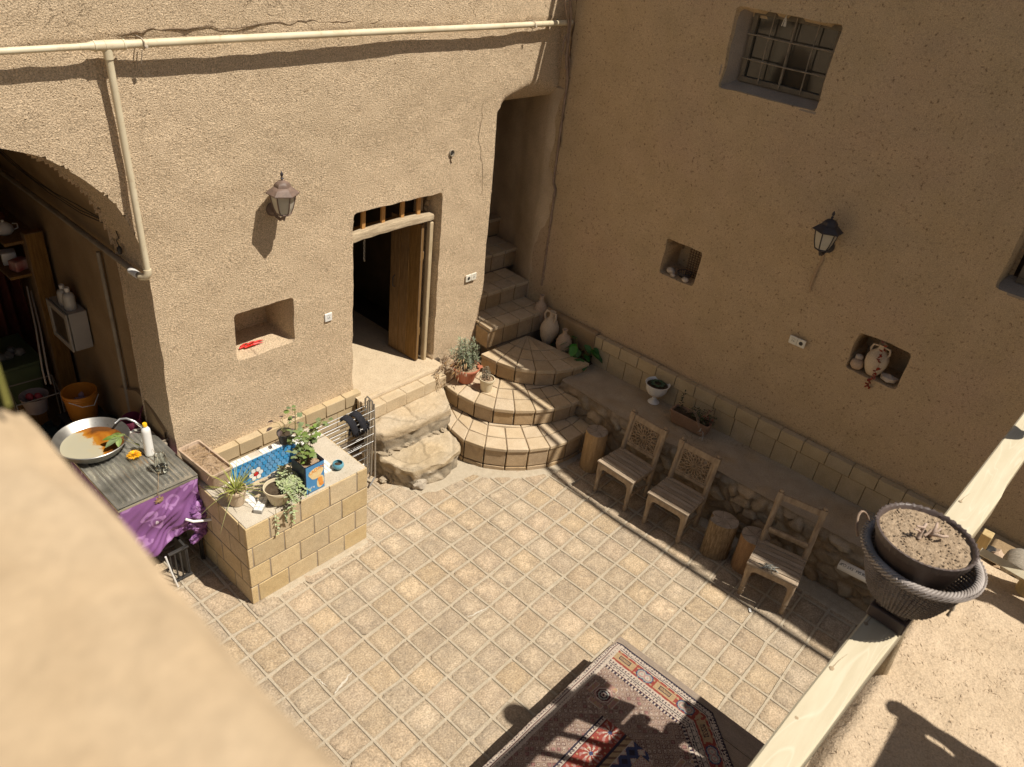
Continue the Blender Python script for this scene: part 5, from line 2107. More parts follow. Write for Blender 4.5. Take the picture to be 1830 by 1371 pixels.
for r_ in range(rowsn + 1):
    s = r_ / rowsn
    for (x, y, nn, e, f_) in per:
        drop = .52
        if e == 0:
            drop = .46 + .20 * (1 - f_) ** 1.5 - .10 * max(0, f_ - .75) * 4 * .5
        if e == 1:
            drop = .42
        z = TZ - .012 - drop * s
        fold = .014 * s * math.sin(f_ * 16 + e * 2 + s * 3) + .012 * N3((x * 4, y * 4, z * 3), 2, 6) * s
        diag = .022 * s * math.sin(f_ * 9 - s * 8)
        bunch = .05 * max(0, s - .6) * (1 if e == 0 and f_ > .6 else 0)
        along = f_ * (.63 if e % 2 == 0 else .86)
        dd_ = (along * .75 + z * .65)
        ac_ = (along * -.65 + z * .75)
        ridge = (1 - abs(N3((dd_ * 3.0, ac_ * 17, e), 1, 5)) * 3.2)
        fold += .016 * max(0, ridge) * min(1, s * 3 + .1) * (.6 + .8 * f_)
        o = .004 + fold + diag + bunch
        vs.append(V(x + nn[0] * o, y + nn[1] * o, z))
n = loopn
fs = [(r_ * n + k, r_ * n + (k + 1) % n, (r_ + 1) * n + (k + 1) % n, (r_ + 1) * n + k) for r_ in range(rowsn) for k in range(n)]
m.add(vs, fs)
m.build('cloth', PURP, t, smooth=60, solid=.002)
# bunched, knotted end of the cloth
m = MB()
for k in range(9):
    m.blob((2.13 + .03 * math.sin(k * 1.3), 4.86 - .012 * (k % 3), .66 - .036 * k), (.07, .035, .035), 3, .5, 4, k * 3, Matrix.Rotation(R(25 * (k % 4) - 30), 3, 'Y'))
m.build('cloth_knot', PURP, t, smooth=50)
m = MB()
m.tube([(2.02, 4.83, .62), (2.07, 4.80, .585), (2.13, 4.775, .575), (2.20, 4.75, .565)], .011, 8)
m.build('tie_tube', WHITE, t)
# tray: real corrugations
STEELT = mk('wet_steel_tray', (.72, .70, .62), (.34, .33, .28), 6, .24, .2, 30, .001, metal=.75, speck=.35, speckc=(.7, .68, .62), speckscale=30)
m = MB()
nx, ny = 60, 90
vs = []
for j in range(ny + 1):
    for i in range(nx + 1):
        x = TX0 - .01 + (TX1 - TX0 + .02) * i / nx
        y = TY0 - .01 + (TY1 - TY0 + .02) * j / ny
        e = min(x - TX0 + .01, TX1 + .01 - x, y - TY0 + .01, TY1 + .01 - y)
        z = TZ
        if e < .015:
            z += .012
        elif e > .05:
            z += .0075 * math.sin((x - TX0) * 2 * PI / .042)
        vs.append(V(x, y, z))
fs = [(j * (nx + 1) + i, j * (nx + 1) + i + 1, (j + 1) * (nx + 1) + i + 1, (j + 1) * (nx + 1) + i) for j in range(ny) for i in range(nx)]
m.add(vs, fs)
m.box(((TX0 + TX1) / 2, (TY0 + TY1) / 2, TZ - .014), (TX1 - TX0 + .016, TY1 - TY0 + .016, .018))
m.build('ribbed_tray', STEELT, t, smooth=50)
for (x, y) in ((TX0 + .03, TY0 + .03), (TX1 - .03, TY0 + .03), (TX0 + .03, TY1 - .03), (TX1 - .03, TY1 - .03)):
    m = MB()
    m.box((x, y, .46), (.03, .03, .95))
    m.build('leg', BLACK, t, bevel=.003)
m = MB()
m.box(((TX0 + TX1) / 2, (TY0 + TY1) / 2, .84), (TX1 - TX0 - .03, TY1 - TY0 - .03, .16))
m.build('apron_box', BLACK, t)
# crate under the table
t = thing('folded_frame', 'black metal frame with white rod standing under the purple cloth', 'metal frame', (1.95, 4.85, 0))
m = MB()
for x in (1.845, 1.885, 1.93, 1.99):
    m.box((x, 4.83, .17), (.012, .012, .33))
m.box((1.92, 4.83, .012), (.17, .03, .02))
m.box((1.92, 4.83, .33), (.17, .03, .016))
m.box((1.985, 4.93, .17), (.02, .2, .33))
m.build('frame', BLACK, t, bevel=.002)
m = MB()
m.tube([(1.80, 4.80, .36), (1.815, 4.78, .2), (1.83, 4.775, .10), (1.845, 4.77, .0)], .008, 8)
m.build('rod', WHITE, t)

# big aluminium pan
PC = on(168, 790, 2, 1.03)
t = thing('aluminium_pan', 'wide aluminium washing pan of murky orange water on the purple table', 'pan', (PC.x, PC.y, .955))
pr = .285
m = MB()
cx, cy = 1.735, 5.72
m.lathe([(0, .004), (.21, .004), (.225, .008), (pr - .01, .095), (pr, .10), (pr + .006, .104), (pr + .002, .108), (pr - .012, .10), (.222, .016), (.2, .010), (0, .010)],
        (cx, cy, .968), 64)
m.build('pan_body', ALU, t, smooth=60)
def murk(tr, L, tc, colr):
    ns = tr.nodes.new('ShaderNodeTexNoise')
    ns.inputs['Scale'].default_value = 4.5
    ns.inputs['Detail'].default_value = 5
    ns.inputs['Distortion'].default_value = .5
    L.new(tc.outputs['Object'], ns.inputs['Vector'])
    sx = tr.nodes.new('ShaderNodeSeparateXYZ')
    L.new(tc.outputs['Object'], sx.inputs[0])
    # orange deposit has settled on one side of the pan
    m1 = tr.nodes.new('ShaderNodeMath'); m1.operation = 'MULTIPLY_ADD'; m1.inputs[1].default_value = 1.5; m1.inputs[2].default_value = 0.0
    L.new(sx.outputs[0], m1.inputs[0])
    m2 = tr.nodes.new('ShaderNodeMath'); m2.operation = 'ADD'
    L.new(m1.outputs[0], m2.inputs[0]); L.new(ns.outputs[0], m2.inputs[1])
    cr = tr.nodes.new('ShaderNodeValToRGB')
    e = cr.color_ramp.elements
    e[0].position = .36; e[0].color = (.40, .37, .27, 1)
    e[1].position = .72; e[1].color = (.12, .045, .012, 1)
    x1 = e.new(.47); x1.color = (.42, .37, .25, 1)
    x2 = e.new(.52); x2.color = (.40, .17, .02, 1)
    x3 = e.new(.62); x3.color = (.30, .10, .012, 1)
    L.new(m2.outputs[0], cr.inputs[0])
    return cr.outputs[0]
WATER = mk('murky_pan_water', (.4, .35, .2), None, 5, .12, 0, spec=.5, extra=murk)
m = MB()
m.lathe([(0, .0), (.15, .0), (.243, .0)], (cx, cy, .968 + .042), 48, caps=False)
m.build('water', WATER, t, smooth=60)

t = thing('steel_hose', 'short curved steel hose running behind the pan towards the white bottle', 'hose', (2.05, 5.8, 1.0))
m = MB()
m.tube([on(205, 757, 2, 1.08), on(214, 749, 2, 1.10), on(226, 748, 2, 1.10), on(240, 753, 2, 1.08), on(252, 762, 2, 1.03), on(258, 772, 2, .97)], .011, 10)
m.build('hose', STEEL, t, smooth=60)

# marigold sprig
t = thing('marigold', 'cut orange marigold with green leaves lying across the steel tray', 'flower', (1.94, 5.36, .96))
m = MB()
fc = on(240, 815, 2, .975)
for k in range(130):
    a = rg.random() * 2 * PI
    r_ = rg.random() ** .6
    d = V(math.cos(a) * (.3 + r_), math.sin(a) * (.3 + r_), .9 - r_ * .7)
    m.leaf(fc + V(0, 0, .014) + V(math.cos(a), math.sin(a), 0) * .024 * r_, d, (0, 0, 1), .036, .014, .3, seg=2)
m.build('petals', YEL, t, smooth=0)
st = MB()
st.tube([fc, fc + V(.07, .03, .05), V(cx + .20, cy - .14, 1.10), V(cx + .12, cy - .10, 1.10)], .0025, 6)
g1 = on(213, 782, 2, 1.10)
st.tube([on(250, 797, 2, 1.05), on(232, 790, 2, 1.09), g1], .002, 6)
st.build('stems', STEM, t)
m = MB()
for (a, L_) in ((2.4, .14), (3.3, .13), (1.5, .12), (4.2, .10), (.6, .08)):
    m.leaf(g1 + V(0, 0, .0), V(math.cos(a), math.sin(a), -.05), (0, 0, 1), L_, L_ * .5, .2, seg=4)
m.leaf(on(250, 797, 2, 1.05), V(-.3, .9, .3), (0, 0, 1), .05, .022, .2)
m.build('foliage', GRN, t, smooth=0)

# bottle
Bp = on(268, 812, 2, .957)
t = thing('detergent_bottle', 'slim white squeeze bottle with yellow cap on the tray', 'bottle', tuple(Bp))
m = MB()
m.lathe([(0, 0), (.032, 0), (.036, .004), (.037, .02), (.0365, .24), (.034, .262), (.022, .28), (.015, .286), (.015, .294)], Bp, 24)
m.build('bottle_body', WHITE, t, smooth=50)
m = MB()
m.lathe([(.016, .290), (.018, .292), (.018, .318), (.015, .322), (0, .322)], Bp, 16)
m.build('cap', YCAP, t, smooth=40)
# glass jar
Jp = on(290, 842, 2, .957)
t = thing('glass_jar', 'small clear glass jar with water beside the white bottle', 'jar', tuple(Jp))
m = MB()
m.lathe([(a * 1.45, b * 1.6) for a, b in [(0, 0), (.030, 0), (.034, .004), (.034, .075), (.029, .088), (.028, .10), (.031, .102), (.031, .106), (.026, .106), (.025, .09), (.031, .074), (.031, .006), (0, .004)]], Jp, 28)
m.build('glass', GLASS, t, smooth=50)
m = MB()
m.lathe([(0, .0075), (.0440, .0105), (.0440, .05), (0, .05)], Jp, 24)
m.build('water', glass_mat('jar_water', (.9, .88, .78), 0, 1.33), t, smooth=50)
# dry flower dangling at the tray edge on a string
t = thing('dried_flower', 'withered flower hanging on a string over the purple table front', 'dried flower', (2.05, 4.88, .93))
m = MB()
df = on(284, 893, 1, 4.875)
for k in range(26):
    a = rg.random() * 2 * PI
    m.leaf(df, (math.cos(a), -.3, -.3 + math.sin(a)), (0, -1, 0), .04, .014, .3, seg=2)
m.build('petals', DRYL, t, smooth=0)
m = MB()
m.tube([df, df + V(0, .0, .06), on(283, 850, 2, .965), on(278, 812, 2, .99), on(272, 802, 2, 1.04)], .0018, 5)
m.build('string', DRYL, t)

# orange bucket
bx, by, bz = 2.02, 6.70, .62
t = thing('orange_bucket', 'orange plastic paint bucket holding a rag behind the washing pan', 'bucket', (bx, by, bz))
m = MB()
m.lathe([(0, 0), (.115, 0), (.12, .005), (.142, .23), (.150, .235), (.150, .25), (.145, .252), (.145, .262), (.151, .265), (.151, .285), (.146, .287), (.138, .284), (.134, .2), (.112, .012), (0, .01)],
        (bx, by, bz), 40)
m.build('bucket_body', ORANGE, t, smooth=40)
m = MB()
m.tube([(bx - .13, by - .085, bz + .25), (bx - .05, by - .165, bz + .21), (bx + .05, by - .17, bz + .195), (bx + .13, by - .095, bz + .245)], .004, 6)
m.build('handle', WHITE, t)
m = MB()
m.blob((bx - .02, by, bz + .17), (.09, .07, .03), 3, .5, 4, 2)
m.blob((bx + .02, by + .03, bz + .21), (.025, .02, .035), 2, .4, 4, 5)
m.build('rag', mk('mauve_rag', (.34, .24, .28), (.25, .17, .2), 9, .9, 0), t)

# maroon jug under the tap
t = thing('maroon_jug', 'dark maroon plastic can hanging beside the recess corner', 'can', (2.2, 5.86, .7))
m = MB()
m.lathe([(0, 0), (.07, 0), (.075, .01), (.085, .22), (.08, .23), (.075, .22), (.066, .02), (0, .012)], (2.165, 5.86, .80), 24, rot=Matrix.Rotation(R(-12), 3, 'Y'))
m.build('can_body', MAROON, t, smooth=50)
m = MB()
m.tube([(2.165, 5.80, 1.0), (2.18, 5.78, 1.09), (2.22, 5.82, 1.12), (2.25, 5.86, 1.10)], .006, 6)
m.build('handle', MAROON, t)
# tap
t = thing('water_tap', 'old grey water tap and pipe low on the recess corner wall', 'tap', (2.24, 5.48, .6))
m = MB()
m.tube([(2.245, 5.50, .0), (2.245, 5.50, .80)], .016, 10)
m.tube([(2.245, 5.50, .80), (2.23, 5.49, .88), (2.20, 5.46, .90), (2.17, 5.43, .87)], .015, 10)
m.blob((2.225, 5.485, .91), (.022, .022, .022), 2, .1)
m.box((2.225, 5.485, .945), (.06, .012, .012))
m.build('tap_body', PIPEG, t, smooth=50)

# ================================================================== PIPES
t = thing('wall_pipe', 'cream water pipe running across the house front with a branch down the corner', 'pipe', (4.4, 5.3, 4.1))
zp = 4.155
yp = YA - .085
m = MB()
m.tube([(2.18, yp, zp), (3.0, yp - .002, zp + .004), (4.4, yp + .004, zp + .002), (5.6, yp - .002, zp), (6.86, yp + .01, zp + .002)], .026, 14)
m.build('main_run', PIPE, t, smooth=60)
m = MB()
m.tube([(-.5, yp + .01, zp + .0), (1.2, yp + .004, zp - .008), (2.06, yp, zp)], .020, 12)
m.tube([(2.03, yp, zp), (2.08, yp, zp), (2.12, yp, zp), (2.22, yp, zp), (2.30, yp, zp)], [.021, .022, .031, .033, .030], 14)
for x in (2.115, 2.295, 2.18):
    m.tube([(x, yp, zp), (x + .012, yp, zp)], .034, 14)
m.build('reducer_tee', PIPE, t, smooth=50)
# down branch
bt = V(2.195, yp, zp - .02)
bb = on(264, 488, 1, YA - .06)
m = MB()
m.tube([bt, bt.lerp(bb, .5) + V(0, -.004, 0), bb], .0235, 14)
m.tube([bt + V(0, 0, .0), bt + V(.001, 0, -.06)], .029, 14)
m.build('down_branch', PIPE, t, smooth=60)
# elbow and the return into the recess
m = MB()
e0 = bb + V(0, 0, -.01)
m.tube([bb + V(0, 0, .03), bb, bb + V(-.01, .01, -.03), bb + V(-.03, .06, -.045)], [.029, .030, .030, .028], 14)
m.build('elbow', PIPE, t, smooth=60)
m = MB()
m.tube([bb + V(-.03, .05, -.045), V(2.215, 5.55, bb.z - .05), V(2.215, 7.0, bb.z - .045), V(2.21, 9.4, bb.z - .05)], .024, 12)
m.build('recess_run', PIPEG, t, smooth=60)
m = MB()
m.tube([bb + V(-.033, .10, -.047), bb + V(-.037, .2, -.047)], .0275, 12)
m.build('white_sleeve', WHITE, t, smooth=60)
m = MB()
for (x, dz) in ((2.42, .09), (6.25, .07)):
    m.tube([(x, yp - .03, zp - .02), (x - .003, yp - .035, zp + .02), (x, yp, zp + .034), (x + .01, YA + .01, zp + .03)], .004, 6)
    m.tube([(x, yp - .03, zp - .02), (x + .006, yp, zp - .034), (x + .012, YA - .01, zp - .03)], .004, 6)
    m.blob((x + .008, yp - .034, zp - .012), (.014, .01, .012), 1, .4, 3, x)
    m.tube([(x - .015, yp - .02, zp - .03), (x - .02, yp + .01, zp - .03 - dz)], .0035, 5)
m.build('wire_ties', WOOL, t)
# conduits in the recess
t = thing('conduit', 'thin vertical pipe running down the recess side wall', 'pipe', (2.25, 6.17, 0))
m = MB()
m.tube([(2.235, 6.19, 2.43), (2.237, 6.165, 1.7), (2.234, 6.15, 1.2), (2.23, 6.15, .02)], .017, 10)
m.build('pipe', PIPEG, t, smooth=60)
t = thing('hanging_cables', 'tangle of thin cables and a pull switch below the arch', 'cables', (2.2, 6.2, 2.7))
m = MB()
for k in range(3):
    pts = []
    for q in range(14):
        s = q / 13
        pts.append(V(2.225 - .01 * k, 5.7 + 2.8 * s, 2.78 + .03 * k - .10 * math.sin(PI * s) + .02 * N3((s * 6, k, 0), 1)))
    m.tube(pts, .004, 5)
m.tube([(2.22, 5.72, 2.78), (2.21, 5.66, 2.74), (2.22, 5.74, 2.70), (2.215, 5.70, 2.66)], .004, 5)
m.blob((2.215, 5.70, 2.63), (.02, .02, .035), 2, .1)
m.build('cables', BLACK, t)

# ================================================================== RECESS CONTENTS (deep shade)
t = thing('wall_cabinet', 'small white wall cabinet with a framed door in the dark recess', 'cabinet', (2.2, 6.9, 1.3))
cz0, cz1, cy0, cy1, cx0, cx1 = 1.26, 1.64, 6.78, 7.20, 2.075, 2.255
m = MB()
m.box(((cx0 + cx1) / 2 + .012, (cy0 + cy1) / 2, (cz0 + cz1) / 2), (cx1 - cx0 - .025, cy1 - cy0, cz1 - cz0))
CABW = mk('dull_white_board', (.42, .39, .35), (.36, .335, .30), 6, .6, 0)
m.build('cabinet_body', CABW, t, bevel=.004)
m = MB()
x = cx0 + .006
for (ya, yb, za, zb) in ((cy0, cy1, cz0, cz0 + .055), (cy0, cy1, cz1 - .055, cz1), (cy0, cy0 + .055, cz0 + .055, cz1 - .055), (cy1 - .055, cy1, cz0 + .055, cz1 - .055)):
    m.box((x, (ya + yb) / 2, (za + zb) / 2), (.016, yb - ya, zb - za))
d_ = m.build('door', CABW, t, bevel=.002)
m = MB()
m.box((x + .004, (cy0 + cy1) / 2, (cz0 + cz1) / 2), (.004, cy1 - cy0 - .11, cz1 - cz0 - .11))
m.build('door_panel', mk('brown_mirror', (.10, .075, .05), (.07, .05, .035), 6, .3, 0), d_)
for k, (yy, hh) in enumerate(((6.88, .21), (7.0, .19))):
    t = thing('soap_bottle', ('clear squat soap bottle with white cap nearer the cabinet edge', 'clear soap bottle at the back of the cabinet top')[k], 'bottle', (2.165, yy, cz1))
    m = MB()
    m.lathe([(0, 0), (.045, 0), (.05, .01), (.05, hh * .6), (.042, hh * .72), (.018, hh * .8), (.018, hh * .84)], (2.165, yy, cz1 + .001), 18)
    m.build('bottle_body', SOAP, t, smooth=50)
    m = MB()
    m.lathe([(.02, hh * .83), (.022, hh * .84), (.022, hh), (0, hh)], (2.165, yy, cz1 + .001), 14)
    m.build('cap', WHITE, t, smooth=40)
t = thing('wooden_post', 'dark brown timber post standing against the recess wall behind the cabinet', 'post', (2.1, 7.5, 0))
m = MB()
m.box((2.15, 7.42, 1.1), (.16, .10, 2.2))
m.build('post', WOODD, t, bevel=.008)
t = thing('hanging_curtain', 'dark red brown cloth hanging in the deep shade of the recess', 'curtain', (1.6, 8.2, .3))
m = MB()
vs = []
nn_ = 60
for j in range(12):
    for k in range(nn_ + 1):
        s = k / nn_
        vs.append(V(1.55 + .6 * s, 8.05 + .05 * math.sin(s * 30) - .02 * j * math.sin(s * 5), .35 + 1.9 * j / 11))
fs = [(j * (nn_ + 1) + k, j * (nn_ + 1) + k + 1, (j + 1) * (nn_ + 1) + k + 1, (j + 1) * (nn_ + 1) + k) for j in range(11) for k in range(nn_)]
m.add(vs, fs)
m.build('cloth', CURT, t, smooth=70, solid=.004)
# shelf with a teapot, kettle and packages
t = thing('wall_shelf', 'dark plank shelf high in the recess carrying kitchen things', 'shelf', (1.9, 8.0, 1.9))
m = MB()
m.box((2.06, 7.85, 1.80), (.34, .9, .03))
m.box((2.06, 7.85, 2.12), (.30, .9, .03))
m.build('boards', WOODD, t, bevel=.004)
for y_ in (7.42, 8.28):
    m = MB()
    m.box((2.20, y_, 1.95), (.03, .03, .4))
    m.build('bracket', WOODD, t)
t = thing('teapot', 'white enamel teapot with a curved spout on the recess shelf', 'teapot', (1.98, 7.62, 2.14))
m = MB()
m.lathe([(0, 0), (.05, 0), (.075, .03), (.07, .07), (.04, .10), (.03, .105), (.012, .115), (.012, .13), (0, .132)], (2.0, 7.62, 2.136), 24)
m.build('pot_body', WHITE, t, smooth=60)
m = MB()
m.tube([(1.935, 7.62, 2.165), (1.90, 7.62, 2.19), (1.885, 7.62, 2.235)], [.016, .011, .007], 8)
m.build('spout', WHITE, t, smooth=60)
m = MB()
m.tube([(2.07, 7.62, 2.22), (2.11, 7.62, 2.21), (2.11, 7.62, 2.17), (2.07, 7.62, 2.16)], .006, 8)
m.build('handle', WHITE, t, smooth=60)
t = thing('copper_kettle', 'brownish round kettle beside the white teapot', 'kettle', (2.05, 7.85, 2.14))
m = MB()
m.lathe([(0, 0), (.07, 0), (.085, .05), (.06, .10), (.02, .12), (0, .125)], (2.03, 7.88, 2.136), 22)
m.tube([(1.97, 7.88, 2.22), (2.03, 7.88, 2.31), (2.09, 7.88, 2.22)], .006, 8)
m.build('kettle_body', mk('dull_copper', (.30, .15, .09), (.2, .1, .06), 9, .4, 0, metal=.6), t, smooth=60)
t = thing('snack_packets', 'red and white packets stacked on the lower recess shelf', 'packets', (2.05, 7.6, 1.82))
m = MB()
m.box((2.02, 7.52, 1.87), (.14, .10, .10), Matrix.Rotation(R(20), 3, 'Z'))
m.build('packet', mk('red_packet', (.35, .03, .03), (.5, .4, .35), 9, .4, 0), t, bevel=.01)
m = MB()
m.box((2.0, 7.70, 1.88), (.12, .12, .12), Matrix.Rotation(R(-12), 3, 'Z'))
m.build('packet', WHITE, t, bevel=.01)
for k in range(3):
    t = thing('dark_bottle', ('dark green glass bottle at the near end of the recess shelf', 'dark green glass bottle in the middle of the recess shelf', 'dark green glass bottle at the far end of the recess shelf')[k],
              'bottle', (1.95, 7.95 + .12 * k, 1.817), 0, 'bottles on the recess shelf')
    m = MB()
    m.lathe([(0, 0), (.032, 0), (.034, .01), (.034, .14), (.014, .18), (.012, .24), (.015, .245), (0, .25)], (1.95, 7.95 + .12 * k, 1.817), 16)
    m.build('bottle_body', mk('green_glass', (.02, .05, .025), None, 5, .2, 0, spec=.6) if k == 0 else bpy.data.materials['green_glass'], t, smooth=50)
t = thing('green_tub', 'large dull green plastic tub deep in the dark recess', 'tub', (1.0, 7.6, .3))
m = MB()
m.box((1.55, 7.65, .72), (.75, .55, .42), None, None, 1.08)
m.build('tub_body', GREENB, t, bevel=.03)
m = MB()
m.box((1.55, 7.65, .945), (.85, .64, .03))
m.build('tub_rim', GREENB, t, bevel=.01)
m = MB()
for k in range(9):
    m.blob((1.40 + .055 * k, 7.55 + .05 * math.sin(k * 2), .99), (.05, .04, .04), 2, .4, 3, k)
m.build('crockery', mk('dark_crockery', (.07, .07, .065), (.2, .19, .17), 9, .4, 0), t)
m = MB()
m.box((1.55, 7.65, .25), (.7, .5, .5))
m.build('stand', WOODD, t)
t = thing('wire_basket', 'pale bucket with red lumps standing inside a metal frame in the recess', 'bucket', (1.72, 7.1, .45))
m = MB()
m.lathe([(0, 0), (.09, 0), (.12, .16), (.125, .17), (.118, .168), (.085, .012), (0, .01)], (1.74, 7.05, .62), 24)
m.build('bucket_body', mk('dusty_white_bucket', (.32, .28, .27), (.25, .2, .2), 9, .6, 0), t, smooth=50)
m = MB()
for (dx, dy) in ((-.03, .02), (.03, -.02)):
    m.blob((1.74 + dx, 7.05 + dy, .77), (.035, .035, .04), 2, .2)
m.build('red_lumps', mk('dim_red', (.35, .05, .06), None, 5, .6, 0), t)
m = MB()
rq = [(1.56, 6.95, .80), (1.92, 6.90, .82), (1.98, 7.24, .82), (1.62, 7.30, .80)]
m.tube(rq, .007, 6, closed=True)
for q in rq:
    m.tube([q, (q[0], q[1], .02)], .007, 6)
m.build('frame', mk('dim_rod', (.2, .18, .16), None, 5, .6, 0), t)
for k in range(2):
    t = thing('leaning_pole', ('thin pale mop pole leaning in the recess, the left of two', 'thin pale mop pole leaning in the recess, the right of two')[k], 'pole', (1.7, 7.3, .7))
    m = MB()
    a_ = on(48 + 7 * k, 512 + 8 * k, 1, 7.6)
    b_ = on(76 + 9 * k, 662, 1, 7.0)
    m.tube([a_, a_.lerp(b_, .5) + V(.01, 0, 0), b_, b_ + V(0, 0, -.15)], .008, 8)
    m.build('pole', mk('pale_pole', (.42, .36, .30), None, 5, .6, 0) if k == 0 else bpy.data.materials['pale_pole'], t, smooth=60)
t = thing('teal_bundle', 'dark teal cloth bundle heaped on the recess floor', 'cloth bundle', (1.7, 6.6, 0))
m = MB()
for k in range(7):
    m.blob((1.55 + .1 * k, 6.5 + .25 * math.sin(k * 2.1), .42 + .05 * (k % 2)), (.16, .18, .16), 4, .6, 5, k * 2)
m.box((1.85, 6.6, .16), (.8, .8, .32))
m.build('cloth', TEAL, t, smooth=60)
# bench under the bucket
t = thing('low_stand', 'dark low stand carrying the orange bucket', 'stand', (2.0, 6.7, 0))
m = MB()
m.box((2.02, 6.70, .605), (.34, .34, .025))
for dx in (-.14, .14):
    for dy in (-.14, .14):
        m.box((2.02 + dx, 6.70 + dy, .3), (.03, .03, .59))
m.build('stand_body', BLACK, t)

# ================================================================== LANTERNS
def lantern(label, loc, rz, metal, group):
    t = thing('wall_lantern', label, 'wall lantern', loc, rz, group)
    # local: wall plane y=0, lantern hangs towards -y, z=0 at wall plate centre
    ax = (0, -.165)
    m = MB()
    m.tube([(0, .012, 0), (0, -.012, 0)], .058, 20)
    m.tube([(0, -.012, 0), (0, -.03, 0)], [.045, .02], 20)
    m.build('wall_plate', metal, t, local=True, smooth=40)
    m = MB()
    m.tube([(0, -.02, -.005), (0, -.06, -.045), (0, -.11, -.055), (0, -.15, -.03), (0, -.165, .005)], [.013, .014, .013, .012, .012], 10)
    m.tube([(0, -.165, .005), (0, -.165, -.03), (0, -.165, -.05)], [.02, .012, .004], 10)
    m.build('arm', metal, t, local=True, smooth=50)
    def hexr(r, z, off=PI / 6):
        return [V(ax[0] + r * math.cos(off + PI / 3 * k), ax[1] + r * math.sin(off + PI / 3 * k), z) for k in range(6)]
    zb, zt = .015, .185
    m = MB()
    segs = [(.055, zb), (.075, zb + .05), (.090, zb + .115), (.098, zt)]
    vs = []
    for r_, z in segs:
        vs += hexr(r_, z)
    fs = [(i * 6 + k, i * 6 + (k + 1) % 6, (i + 1) * 6 + (k + 1) % 6, (i + 1) * 6 + k) for i in range(3) for k in range(6)]
    fs += [(5, 4, 3, 2, 1, 0), (18, 19, 20, 21, 22, 23)]
    m.add(vs, fs)
    m.build('glass', LGLASS, t, local=True, smooth=0)
    m = MB()
    for k in range(6):
        m.tube([hexr(r_ + .002, z)[k] for r_, z in segs], .0052, 6)
    m.tube(hexr(.058, zb), .007, 6, closed=True)
    m.tube(hexr(.101, zt), .006, 6, closed=True)
    b_ = hexr(.055, zb - .004)
    m.hexa(hexr(.030, zb - .02), hexr(.055, zb - .002))
    m.build('cage', metal, t, local=True, smooth=40)
    m = MB()
    prof = [(.100, zt), (.130, zt - .004), (.131, zt + .004), (.098, zt + .030), (.074, zt + .050), (.068, zt + .053), (.064, zt + .070), (.046, zt + .090), (.020, zt + .102), (.002, zt + .105)]
    vs = []
    for r_, z in prof:
        vs += hexr(r_, z)
    n = len(prof)
    fs = [(i * 6 + k, i * 6 + (k + 1) % 6, (i + 1) * 6 + (k + 1) % 6, (i + 1) * 6 + k) for i in range(n - 1) for k in range(6)]
    m.add(vs, fs)
    m.build('roof', metal, t, local=True, smooth=30)
    m = MB()
    z = zt + .102
    m.lathe([(.010, z), (.006, z + .008), (.014, z + .016), (.006, z + .026), (.005, z + .03), (.013, z + .042), (.011, z + .055), (.003, z + .072), (0, z + .073)], (ax[0], ax[1], 0), 12)
    m.build('finial', BRONZED if metal == BRONZE else metal, t, local=True, smooth=50)
    return t
la = on(486, 373, 1, YA)
lantern('brown weathered wall lantern casting a shadow on the sunlit wall', (la.x, YA - .003, la.z), 0, BRONZE, 'lanterns on the house walls')
lb = on(1481, 440, 0, XB)
lantern('dark wall lantern on the shaded wall above the sockets', (XB - .004, lb.y, lb.z), R(-90), BRONZED, 'lanterns on the house walls')
# rain streak below the second lantern : a run of lighter mud
m = MB()
pts = [on(x, y, 0, XB - .012) for (x, y) in ((1473, 452), (1468, 468), (1458, 485), (1450, 505), (1447, 522))]
m.tube(pts, [.010, .012, .016, .012, .006], 8, sq=.35)
m.build('mud_streak', mk('mud_streak', (.40, .28, .17), (.36, .25, .15), 9, .95, .3), house2)

# ================================================================== SOCKETS
def plate(label, loc, rz, kinds, mat):
    t = thing('wall_socket', label, 'wall socket' if 'socket' in label else 'wall switch', loc, rz)
    w_ = .082
    for k, kind in enumerate(kinds):
        x0 = (k - (len(kinds) - 1) / 2) * w_
        m = MB()
        m.box((x0, -.008, 0), (w_ - .002, .014, w_))
        m.build('plate', mat, t, local=True, bevel=.004)
        m = MB()
        if kind == 'socket':
            m.tube([(x0, -.0145, 0), (x0, -.0165, 0)], .027, 20)
            m.build('socket_ring', mat, t, local=True)
            m = MB()
            m.tube([(x0, -.016, 0), (x0, -.0172, 0)], .020, 18)
            m.build('socket_well', DARK, t, local=True)
        else:
            m.tube([(x0, -.0145, 0), (x0, -.016, 0)], .024, 4)
            m.build('insert', mat, t, local=True)
            m = MB()
            for s_ in (-1, 1):
                m.box((x0 + s_ * .009, -.0165, 0), (.003, .002, .018))
                m.box((x0 + s_ * .009 + .004, -.0165, -.008), (.008, .002, .003))
            m.tube([(x0 - .02, -.0155, .018), (x0, -.0155, .024), (x0 + .02, -.0155, .018)], .0012, 4)
            m.build('markings', DARK, t, local=True)
    return t
p = on(585, 566, 1, YA)
plate('single white phone socket between the niche and the doorway', (p.x, YA - .006, p.z), 0, ['sw'], WHITE)
p = on(840, 495, 1, YA)
plate('double ivory socket on the sunlit wall right of the doorway', (p.x, YA - .006, p.z), 0, ['socket', 'sw'], IVORY)
p = on(1426, 610, 0, XB)
plate('double ivory socket on the shaded wall under the dark lantern', (XB - .008, p.y, p.z), R(-90), ['sw', 'socket'], IVORY)
t = thing('conduit_stub', 'broken pipe stub set in a hole high in the sunlit wall', 'pipe stub', (5.34, YA, 3.0))
p = on(806, 273, 1, YA)
m = MB()
m.tube([p + V(0, -.02, 0), p + V(0, .02, 0)], .03, 14, cap=False)
m.build('ring', PIPEG, t, solid=.006)
m = MB()
m.blob(p + V(0, -.004, 0), (.024, .01, .024), 2, .3)
m.build('hole', DARK, t)
m = MB()
